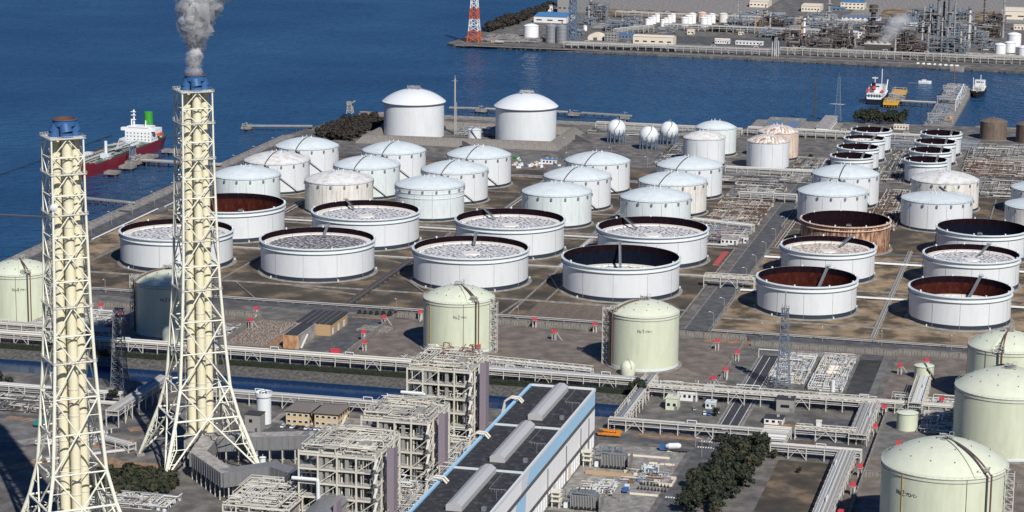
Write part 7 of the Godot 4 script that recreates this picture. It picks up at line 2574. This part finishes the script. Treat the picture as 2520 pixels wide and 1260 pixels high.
func plants() -> void:
	var dark := [tree_proto(1, 10.5, 8.5, "leaf_dark", 620), tree_proto(2, 11.5, 9.0, "leaf_dark", 640), tree_proto(3, 9.0, 8.0, "leaf_olive", 560), tree_proto(4, 10.0, 8.5, "leaf_dark", 600)]
	var brown := [tree_proto(5, 8.0, 8.5, "leaf_brown", 560), tree_proto(6, 7.0, 8.0, "leaf_brown", 520)]
	var low := [tree_proto(7, 4.6, 6.5, "leaf_olive", 520), tree_proto(8, 4.0, 6.0, "leaf_dark", 480)]
	grove(dark, scatter([228, -474, 228, -385, 236, -348, 251, -346, 254, -362, 253, -420, 246, -474], 7.4, 11), "dark green pine in the dense clump between the road and the bare brown lot", "pines of the front clump", 0.75, 1.25, 12)
	grove(dark, scatter([172, 790, 224, 794, 222, 826, 205, 832, 180, 826], 6.5, 13), "dark tree of the round grove on the quay behind the small open tanks", "trees of the quay grove", 0.85, 1.1, 14)
	grove(brown, scatter([-298, 535, -256, 540, -256, 640, -278, 676, -300, 650], 8.0, 15), "brownish tree of the wooded bank left of the insulated tanks", "trees of the wooded bank", 0.8, 1.15, 16)
	grove(brown, scatter([-366, 1430, -352, 1430, -338, 1640, -346, 1760, -352, 1760, -366, 1560], 9.0, 17), "dark tree of the belt along the left edge of the far shore", "trees of the far belt", 0.9, 1.4, 18)
	grove(low, scatter([-60, -524, -18, -506, -14, -492, -30, -474, -50, -478, -64, -500], 5.0, 19), "olive bush of the thicket below the smoking chimney", "bushes of the thicket", 0.9, 1.35, 20)
	var single := [[168, -268, 1.1, "green tree at the end of the canal beside the pipe gantry, left one"], [172, -276, 0.9, "green tree at the end of the canal beside the pipe gantry, right one"], [216, -265, 0.6, "small dark tree by the green hut beside the dark road"], [217, -294, 0.5, "small dark bush beside the dark road, nearer the white rack"], [-108, -357, 0.75, "round dark bush right of the lattice mast on the near canal bank"], [274, -388, 0.3, "single small bush on the bare brown lot"], [258, -366, 0.55, "bush at the top corner of the bare brown lot"], [160, 570, 0.45, "small round tree right of the rust-roofed tanks"], [-176, -344, 0.6, "bush at the left edge by the canal boat"], [-184, -342, 0.7, "larger bush at the left edge by the canal boat"], [226, -345, 0.5, "bush beside the road crossing, left of the pine clump"], [-24, -444, 0.7, "dark bush under the smoking chimney, left side"], [-30, -462, 0.8, "dark bush under the smoking chimney, front side"], [2, -432, 0.6, "dark bush behind the smoking chimney's right foot"]]
	for i in single.size():
		var r: Array = single[i]
		var c: Node3D = dark[i % 4].duplicate()
		add_child(c, true)
		c.position = V(r[0], 0, r[1])
		c.scale = Vector3.ONE * r[2]
		c.rotation.y = i * 1.3
		tag(c, r[3], "tree", "single trees")
	# clipped shrubs in a row along the ribbed wall
	var sh := tree_proto(9, 2.6, 2.4, "leaf_dark", 150)
	sh.name = "clipped_shrub"
	var k := 0
	for u in range(-42, 210, 4):
		if (u > -2 and u < 20) or (u > 22 and u < 60) or (u > 128 and u < 178) or u % 28 == 8:
			continue
		var c: Node3D = sh.duplicate()
		add_child(c, true)
		c.position = V(u + 0.7 * sin(u * 3.0), 0, -116.2)
		c.scale = Vector3.ONE * (1.0 + 0.2 * sin(u * 1.7))
		tag(c, "clipped dark shrub, %s from the left in the row along the ribbed wall" % ordinal(k), "shrub", "clipped shrubs along the wall")
		k += 1
	sh.free()
	for p in dark + brown + low:
		p.free()
	# long clipped hedges on the canal banks: thousands of leaves
	var rg := RandomNumberGenerator.new()
	rg.seed = 91
	for b in [[-327, 172, -261.5, "leaf_dark", "long clipped green hedge along the far bank of the canal"], [-327, -200, -316.0, "leaf_dark", "dark hedge on the near bank of the canal at the left"]]:
		var mb := Mb.new()
		for i in int((b[1] - b[0]) * 26):
			var p := V(rg.randf_range(b[0], b[1]), rg.randf_range(0.0, 3.1), b[2] + rg.randf_range(-2.3, 2.3))
			var n := Vector3(rg.randfn() * 0.6, 1.0 + rg.randfn() * 0.4, rg.randfn() * 0.6 + 0.4).normalized()
			var s := rg.randf_range(0.25, 0.55)
			var t1 := n.cross(Vector3(rg.randf() - 0.5, 0.1, rg.randf() - 0.5)).normalized() * s
			var t2 := n.cross(t1) * s
			mb.quad3(p - t1 - t2, p + t1 - t2, p + t1 + t2, p - t1 + t2, n, n, n, n)
		mb.bx((b[0] + b[1]) * 0.5, b[2], 0, b[1] - b[0], 2.4, 3.8)
		solo("hedge", b[4], "hedge", mb, M[b[3]]).set_meta("kind", "stuff")


# ---------------------------------------------------------------- vehicles, lamps and small things
func car(paint: String) -> Node3D:
	var o := Node3D.new()
	o.name = "parked_car"
	var mb := Mb.new()
	var sec := [[-2.2, 0.35, 0.75], [-2.0, 0.3, 0.95], [-0.9, 0.3, 1.0], [2.0, 0.3, 1.0], [2.25, 0.35, 0.8]]
	for i in 4:
		var a: Array = sec[i]
		var b: Array = sec[i + 1]
		mb.quad(V(-0.85, a[2], a[0]), V(0.85, a[2], a[0]), V(0.85, b[2], b[0]), V(-0.85, b[2], b[0]))
		for s in [-0.85, 0.85]:
			mb.quad(V(s, a[1], a[0]), V(s, b[1], b[0]), V(s, b[2], b[0]), V(s, a[2], a[0]))
	mb.quad(V(-0.85, 0.35, -2.2), V(0.85, 0.35, -2.2), V(0.85, 0.75, -2.2), V(-0.85, 0.75, -2.2))
	mb.quad(V(-0.85, 0.35, 2.25), V(0.85, 0.35, 2.25), V(0.85, 0.8, 2.25), V(-0.85, 0.8, 2.25))
	part(o, "body", mb, M[paint])
	mb = Mb.new()
	mb.quad(V(-0.8, 1.0, -1.1), V(0.8, 1.0, -1.1), V(0.65, 1.5, -0.5), V(-0.65, 1.5, -0.5))
	mb.quad(V(-0.8, 1.0, 1.9), V(0.8, 1.0, 1.9), V(0.65, 1.5, 1.2), V(-0.65, 1.5, 1.2))
	for s in [-1.0, 1.0]:
		mb.quad(V(0.8 * s, 1.0, -1.1), V(0.8 * s, 1.0, 1.9), V(0.65 * s, 1.5, 1.2), V(0.65 * s, 1.5, -0.5))
	part(o, "window", mb, M.glass_dark)
	cuboid(o, "roof", 0, 0.35, 1.5, 1.3, 0.05, 1.75, M[paint])
	for e in [[-0.85, -1.4], [0.85, -1.4], [-0.85, 1.4], [0.85, 1.4]]:
		rod(o, "wheel", V(e[0] - 0.1, 0.33, e[1]), V(e[0] + 0.1, 0.33, e[1]), 0.33, M.rubber, 10)
	return o


func street_things() -> void:
	# cars parked in front of the houses
	var paints := ["white", "dark_steel", "white", "hull_black", "dark_steel", "white", "silver", "white", "white", "blue_paint", "white", "silver", "hull_black"]
	for i in paints.size():
		var c := car(paints[i])
		add_child(c, true)
		c.position = V(-1.5 + i * 2.65, 0.14, -379.5)
		tag(c, "%s car, %s from the left in the row before the cream houses" % [{"white": "white", "dark_steel": "dark grey", "hull_black": "black", "silver": "silver", "blue_paint": "blue"}[paints[i]], ordinal(i)], "car", "cars parked before the houses")
	var more := [[22, -388, 1.6, "white", "white car alone in the second row before the cream houses"], [216, -288, 0.4, "white", "white car beside the dark road"], [210, -292, 0.2, "white", "white van-like car near the green hut"], [212.5, -293, 0.2, "blue_paint", "blue car near the green hut"], [203, -285, 0.3, "silver", "silver car below the white office"], [60, 150, 1.0, "white", "white car on the sea road side"], [168, 60, 0.0, "white", "white car on the service road"]]
	for r in more:
		if r[0] == 60:
			continue
		var c := car(r[3])
		add_child(c, true)
		c.position = V(r[0], 0.12, r[1])
		c.rotation.y = r[2]
		tag(c, r[4], "car", "single cars")
	# lorries
	var t := thing("mixer_lorry", "lorry with a blue cab and a white drum at the top of the paved court", "lorry", V(207, 0.1, -367))
	cuboid(t, "cab", -6.5, 0, 0.6, 2.4, 2.8, 2.5, M.blue_paint)
	cuboid(t, "chassis", 0, 0, 0.8, 14, 0.5, 2.2, M.dark_steel)
	var mb := Mb.new()
	mb.lathe(Vector3.ZERO, [Vector2(0.8, -3.8), Vector2(1.6, -2.4), Vector2(1.6, 2.4), Vector2(0.9, 4.0), Vector2(0, 4.0)], 16)
	var dr := part(t, "drum", mb, M.white)
	dr.rotation.z = PI / 2 + 0.1
	dr.position = V(-0.4, 2.9, 0)
	for e in [-6.2, -1, 3, 5]:
		rod(t, "wheel", V(e, 0.5, -1.2), V(e, 0.5, 1.2), 0.52, M.rubber, 10)
	t = thing("small_lorry", "small blue lorry with white loads beside the switch frames", "lorry", V(196.5, 0.1, -441))
	cuboid(t, "cab", 0, 2, 0.5, 2.3, 2.4, 2, M.white)
	cuboid(t, "bed", 0, -1.5, 0.8, 2.3, 1.4, 5, M.blue_paint)
	for e in [2, -2.8]:
		rod(t, "wheel", V(-1.1, 0.45, e), V(1.1, 0.45, e), 0.45, M.rubber, 10)
	t = thing("mobile_crane", "orange mobile crane parked at the corner of the turbine hall", "crane", V(169, 0.1, -349))
	cuboid(t, "chassis", 0, 0, 0.9, 12, 1.2, 2.8, M.orange)
	cuboid(t, "cab", 4.8, 0, 2.1, 2.2, 1.6, 2.4, M.orange)
	bar(t, "boom", V(-5.5, 3.6, 0), V(6.5, 2.9, 0), 1.0, 1.1, M.orange)
	cuboid(t, "counterweight", -4.6, 0, 2.1, 2.2, 1.5, 2.6, M.dark_steel)
	for e in [-4.5, -2, 2.5, 4.5]:
		rod(t, "wheel", V(e, 0.6, -1.4), V(e, 0.6, 1.4), 0.62, M.rubber, 10)
	t = thing("digger", "teal digger standing on the gravel at the left", "digger", V(-126, 0.1, -414))
	cuboid(t, "tracks", 0, 0, 0, 4.4, 1.0, 3.0, M.rubber)
	cuboid(t, "cab_body", 0, 0, 1.1, 3.8, 2.2, 2.8, M.teal)
	bar(t, "arm", V(1.6, 2.6, 0), V(5, 5, 0), 0.5, 0.6, M.teal)
	bar(t, "arm", V(5, 5, 0), V(7.4, 1.4, 0), 0.4, 0.5, M.teal)
	t = thing("skip", "bright red skip on the grey car lot", "skip", V(-25, 0.1, -218))
	cuboid(t, "body", 0, 0, 0, 5.6, 2.2, 2.6, M.red)
	cuboid(t, "rim", 0, 0, 2.2, 5.9, 0.2, 2.9, M.red)
	t = thing("fire_engine", "small red vehicle by the pipes at the far left edge", "vehicle", V(-214, 0.1, -236))
	cuboid(t, "body", 0, 0, 0.5, 8, 2.6, 2.5, M.red)
	cuboid(t, "windscreen", 3.9, 0, 1.7, 0.3, 1.0, 2.2, M.glass_dark)
	for e in [-2.6, 2.6]:
		rod(t, "wheel", V(e, 0.5, -1.2), V(e, 0.5, 1.2), 0.5, M.rubber, 10)
	# tan building on legs and the dark-roofed one behind it
	t = thing("tan_building", "long tan building with a rust-stained end and a dark roof", "building", V(-54, 0, -199))
	cuboid(t, "wall", 0, 0, 0, 9.6, 8, 32, M.duct_top)
	cuboid(t, "end_wall", 0, -16.1, 0, 9.8, 8.1, 0.3, M.rusty_tan)
	cuboid(t, "roof", 0, 0, 8.0, 8.8, 0.3, 31, M.dark_roof)
	cuboid(t, "parapet", 4.75, 0, 7.9, 0.5, 0.7, 32.2, M.duct_top)
	cuboid(t, "parapet", -4.75, 0, 7.9, 0.5, 0.7, 32.2, M.duct_top)
	bar(t, "outside_stair", V(5.8, 0.2, -14), V(5.8, 6, -2), 1.2, 0.3, M.pale_steel)
	t = thing("tan_building", "tan hall with a wide dark slatted roof behind the rust-stained building", "building", V(-52, 0, -162))
	cuboid(t, "wall", 0, 0, 0, 22, 7.4, 34, M.tan_wall)
	for i in 6:
		cuboid(t, "roof_strip", -9.6 + i * 3.9, 0, 7.4, 3.5, 0.35, 34.6, M.dark_roof)
	cuboid(t, "roof", 0, 0, 7.38, 22.4, 0.2, 34.4, M.steel)
	for i in 3:
		cuboid(t, "door", 11.05, -12 + i * 11, 0, 0.2, 4.2, 2.6, M.white)
	# small buildings by the dark road
	plain_building("white_office", "white office with a dark flat roof left of the dark road", 196, -262, 11, 11, 5.6, "white_building", "dark_roof", 1, 4)
	plain_building("green_office", "pale green block in front of the white office", 191, -284, 6.5, 9, 6.5, "lpg", "lpg_dome", 1, 2)
	plain_building("green_hut", "small mint-green hut right of the white office", 211, -277, 5.2, 6, 3.4, "girder", "girder", 1, 2)
	plain_building("grey_house", "grey block house on the brown patch right of the dark road", 251.5, -271, 9.5, 8, 7, "grey_building", "dark_roof", 1, 1)
	plain_building("white_shed", "low white shed with a dark roof behind the broad pipe rack", 249, -298, 10, 8, 3.2, "white_building", "dark_roof", 1, 3)
	plain_building("strip_hut", "white hut with a grey roof beside the service road and the packed pipes", 150, 175, 12, 8, 4, "white_building", "duct_top", 1, 4)
	plain_building("strip_hut", "tiny white hut right of the white hut by the service road", 161, 181, 3.4, 3.4, 3.4, "white_building", "white_building", 1, 1)
	plain_building("yard_hut", "pale hut with a blue awning roof in the scrap yard", -56, 476, 12, 6, 4, "white_building", "blue_roof", 1, 4)
	plain_building("jetty_office", "low pale office near the foot of the jetty", 222, 770, 14, 7, 4, "cream_building", "cream_building", 1, 5)
	# bits in the scrap yard between dome tanks and the dike
	var rg := RandomNumberGenerator.new()
	rg.seed = 404
	var keys := ["white", "pale_steel", "blue_paint", "green_paint", "cream_building", "rust_steel", "purple", "white"]
	for i in 34:
		var p := Vector2(rg.randf_range(-92, -34), rg.randf_range(446, 502))
		var key: String = keys[rg.randi() % keys.size()]
		mb = Mb.new()
		var s := rg.randf_range(1.2, 3.4)
		mb.box(Vector3(0, s * 0.3, 0), Vector3(s * 1.6, s * 0.6, s), rg.randf() * 3.0)
		mb.box(Vector3(s * 0.4, s * 0.75, 0.1), Vector3(s * 0.7, s * 0.4, s * 0.6), rg.randf() * 3.0)
		var o := solo("scrap_heap", "small heap of scrap in the yard below the dike, %s counted" % ordinal(i), "scrap", mb, M[key], "scrap in the yard")
		o.position = V(p.x, 0.05, p.y)
	# rubble
	mb = Mb.new()
	for i in 700:
		var s := rg.randf_range(0.4, 1.4)
		mb.box(V(rg.randf_range(-96, -73), s * 0.25, rg.randf_range(-214, -152)), Vector3(s, s * 0.7, s * 0.8), rg.randf() * 3.0)
	solo("rubble", "pale broken rubble spread over the yard left of the tan buildings", "rubble", mb, M.rubble).set_meta("kind", "stuff")
	mb = Mb.new()
	for i in 260:
		var s := rg.randf_range(0.5, 1.5)
		mb.box(V(rg.randf_range(-30, -10), s * 0.2, rg.randf_range(-160, -146)), Vector3(s * 1.5, s * 0.5, s * 0.8), rg.randf() * 3.0)
	solo("rubble", "grey spoil heap on the car lot right of the tan hall", "rubble", mb, M.concrete).set_meta("kind", "stuff")
	# transformers beside the turbine hall
	for k in 2:
		t = thing("transformer", ["large grey transformer with upright fins beside the turbine hall, far one", "large grey transformer with upright fins beside the turbine hall, near one"][k], "transformer", V(179.5, 0, [-404, -474][k]), 0.0, "transformers beside the hall")
		cuboid(t, "tank_body", 3, 2.5, 0.4, 13, 6, 5, M.grey_steel)
		for i in 16:
			cuboid(t, "cooling_fin", -2.8 + i * 0.78, -1.6, 0.9, 0.34, 6.4, 2.0, M.silver)
		for i in 6:
			rod(t, "fan", V(-2 + i * 2.1, 1.2, -2.75), V(-2 + i * 2.1, 1.2, -2.6), 0.8, M.rubber, 10)
		cuboid(t, "header_box", 3, 1, 7.4, 13, 0.8, 4.5, M.grey_steel)
		cuboid(t, "side_wall", 11.6, 0, 0, 0.8, 7.5, 9, M.concrete)
		for i in 3:
			rod(t, "bushing", V(0 + i * 3, 6.4, 3), V(0 + i * 3, 10, 3.6), 0.35, M.brown_steel, 8)
		for e in [-12, -8.5]:
			for f in [-2, 2.5]:
				cuboid(t, "bus_post", e, f, 0, 0.5, 7.6, 0.5, M.cream_steel)
		for y in [3.2, 5.6, 7.6]:
			cuboid(t, "bus_frame", -10.2, 0, y, 4.6, 0.5, 5.6, M.cream_steel)
		cuboid(t, "switch_box", -5.5, -1, 0.3, 1.8, 2.6, 1.6, M.white)
		mb = Mb.new()
		tangle(mb, V(-7, 3, -2), V(9, 10, 5), 40, 0.12, 0.28, rg)
		part(t, "fittings", mb, M.grey_steel, true)
	# dark stub posts, tank frame and barriers on the court
	for r in 2:
		for i in 9:
			mb = Mb.new()
			mb.lathe(Vector3.ZERO, [Vector2(0.5, 0), Vector2(0.45, 0.8), Vector2(0.25, 1.0), Vector2(0.25, 1.6), Vector2(0, 1.7)], 10)
			var o := solo("cable_reel", "small dark stub on the paved court, %s in the %s row" % [ordinal(i), ["upper", "lower"][r]], "stub", mb, M.rubber, "dark stubs on the court")
			o.position = V(201.5 + i * 1.7, 0.1, [-428.5, -436.0][r] - i * 0.12)
	t = thing("bunded_basin", "white square frame round a small basin on the paved court", "basin", V(213, 0, -421))
	for e in [[0, -6, 7, 0.6], [0, 6, 7, 0.6], [-3.4, 0, 0.6, 12], [3.4, 0, 0.6, 12]]:
		cuboid(t, "basin_wall", e[0], e[1], 0, e[2], 1.4, e[3], M.cream_building)
	cuboid(t, "cover", -0.4, 0, 0.1, 3.4, 1.6, 8, M.duct_top)
	t = thing("oil_cooler", "pale blue-grey equipment cluster beside the white square frame", "equipment", V(203, 0, -412))
	cuboid(t, "body", 0, 0, 0, 3.4, 3.2, 3, M.slate_blue)
	mb = Mb.new()
	tangle(mb, V(-4, 0.4, -3), V(4, 5.5, 3), 30, 0.15, 0.35, rg)
	part(t, "pipework", mb, M.cool_wall, true)
	for i in 3:
		t = thing("low_barrier", "low cream barrier wall on the paved court, %s from the back" % ordinal(i), "barrier", V([205, 196, 206][i], 0, [-392, -381, -445][i]))
		cuboid(t, "barrier_wall", 0, 0, 0, [13, 22, 14][i], 1.0, 0.5, M.cream_building)
	t = thing("brown_pipe_bank", "tan covered channel between the two transformers", "channel", V(184, 0, -417))
	cuboid(t, "cover", 0, 0, 0, 26, 1.6, 1.8, M.tan_wall)
	cuboid(t, "end_block", 12.5, 0, 0, 2.0, 2.2, 2.2, M.cream_building)
	# white drums lying in the valve station
	for i in 3:
		t = thing("lying_drum", "cream drum lying in the valve station behind the mast, %s from the front" % ordinal(i), "drum", V(268, 0, -192 + i * 6.5), 0.0, "cream drums in the valve station")
		rod(t, "drum_shell", V(-3.4, 2.2, 0), V(3.4, 2.2, 0), 1.5, M.cream_building, 14)
		for e in [-2.2, 2.2]:
			cuboid(t, "saddle", e, 0, 0, 0.6, 1.2, 2.2, M.concrete)
	t = thing("white_post_tank", "slim upright white tank at the right of the valve station", "tank", V(272, 0, -226))
	rod(t, "shell", V(0, 0.3, 0), V(0, 7, 0), 1.2, M.white, 12)
	rod(t, "outlet_pipe", V(1.2, 1, 0), V(3, 1, 0), 0.25, M.steel, 6)
	for i in 2:
		t = thing("control_kiosk", ["white kiosk with a red roof left of the dark road", "cream kiosk on the white truss over the sunken lot"][i], "kiosk", V([205, 276][i], [0.0, 7.6][i], [-328, -325][i]))
		cuboid(t, "wall", 0, 0, 0, 2.6, 2.6, 2.6, M.white)
		cuboid(t, "roof", 0, 0, 2.6, 3.0, 0.5, 3.0, M.red if i == 0 else M.cream_building)
	# portal signs over the dark road
	for i in 2:
		t = thing("road_portal", "white portal frame over the dark road, %s" % ["beside the lattice mast", "at the top by the tank yard"][i], "portal", V(226.5, 0, [-243, -158][i]))
		for e in [-6.5, 6.5]:
			rod(t, "post", V(e, 0, 0), V(e, 5.2, 0), 0.2, M.white, 6)
		bar(t, "crossbar", V(-6.6, 5.2, 0), V(6.6, 5.2, 0), 0.3, 0.5, M.white)
	# lamp posts
	var lamp := Node3D.new()
	lamp.name = "lamp_post"
	rod(lamp, "pole", V(0, 0, 0), V(0, 9.4, 0), 0.16, M.silver, 6)
	rod(lamp, "arm", V(0, 9.4, 0), V(-2.0, 10.0, 0), 0.12, M.silver, 6)
	cuboid(lamp, "lamp_head", -2.4, 0, 9.85, 1.3, 0.3, 0.5, M.white)
	var lines := [["along the sea road", [[-308, 70], [-309, 110], [-309, 150], [-310, 197], [-310, 240], [-310, 285], [-310, 330], [-310, 380], [-310, 430], [-310, 480]]], ["along the service road", [[181.5, -90], [181.5, -48], [181.5, -2], [181.5, 48], [181.5, 92], [181.5, 140], [181.5, 190], [181.5, 240], [181.5, 300], [181.5, 360]]], ["along the road before the ribbed wall", [[-220, -108], [-160, -108], [-20, -108], [60, -108], [130, -108], [215, -108], [252, -108], [288, -108], [330, -108], [380, -108]]], ["along the back road by the spheres", [[-40, 480], [-10, 520], [30, 480], [60, 480], [100, 478], [-60, 560], [100, 640], [40, 640]]], ["on the paved court", [[197, -458], [212, -400], [222, -372], [232, -352], [216, -356], [40, -400]]]]
	for l in lines:
		for i in l[1].size():
			var c := lamp.duplicate()
			add_child(c, true)
			c.position = V(l[1][i][0], 0, l[1][i][1])
			c.rotation.y = [0.0, 0.0, 1.57, 0.6, 0.3][lines.find(l)]
			tag(c, "grey lamp post, %s in the row %s" % [ordinal(i), l[0]], "lamp post", "lamp posts")
	lamp.free()
	# portable walls, white boxes and stacked goods at the far quay
	for i in 8:
		mb = Mb.new()
		mb.box(Vector3(0, 0.7, 0), Vector3(rg.randf_range(2, 5), 1.4, 2))
		mb.box(Vector3(0.3, 1.6, 0), Vector3(1.6, 0.6, 1.4))
		var o := solo("white_sack_pile", "pile of white sacks on the far quay, %s from the left" % ordinal(i), "sacks", mb, M.bright_white, "white piles on the far quay")
		o.position = V(196 + i * 6.5, -0.5, 1282 - i * 1.2)
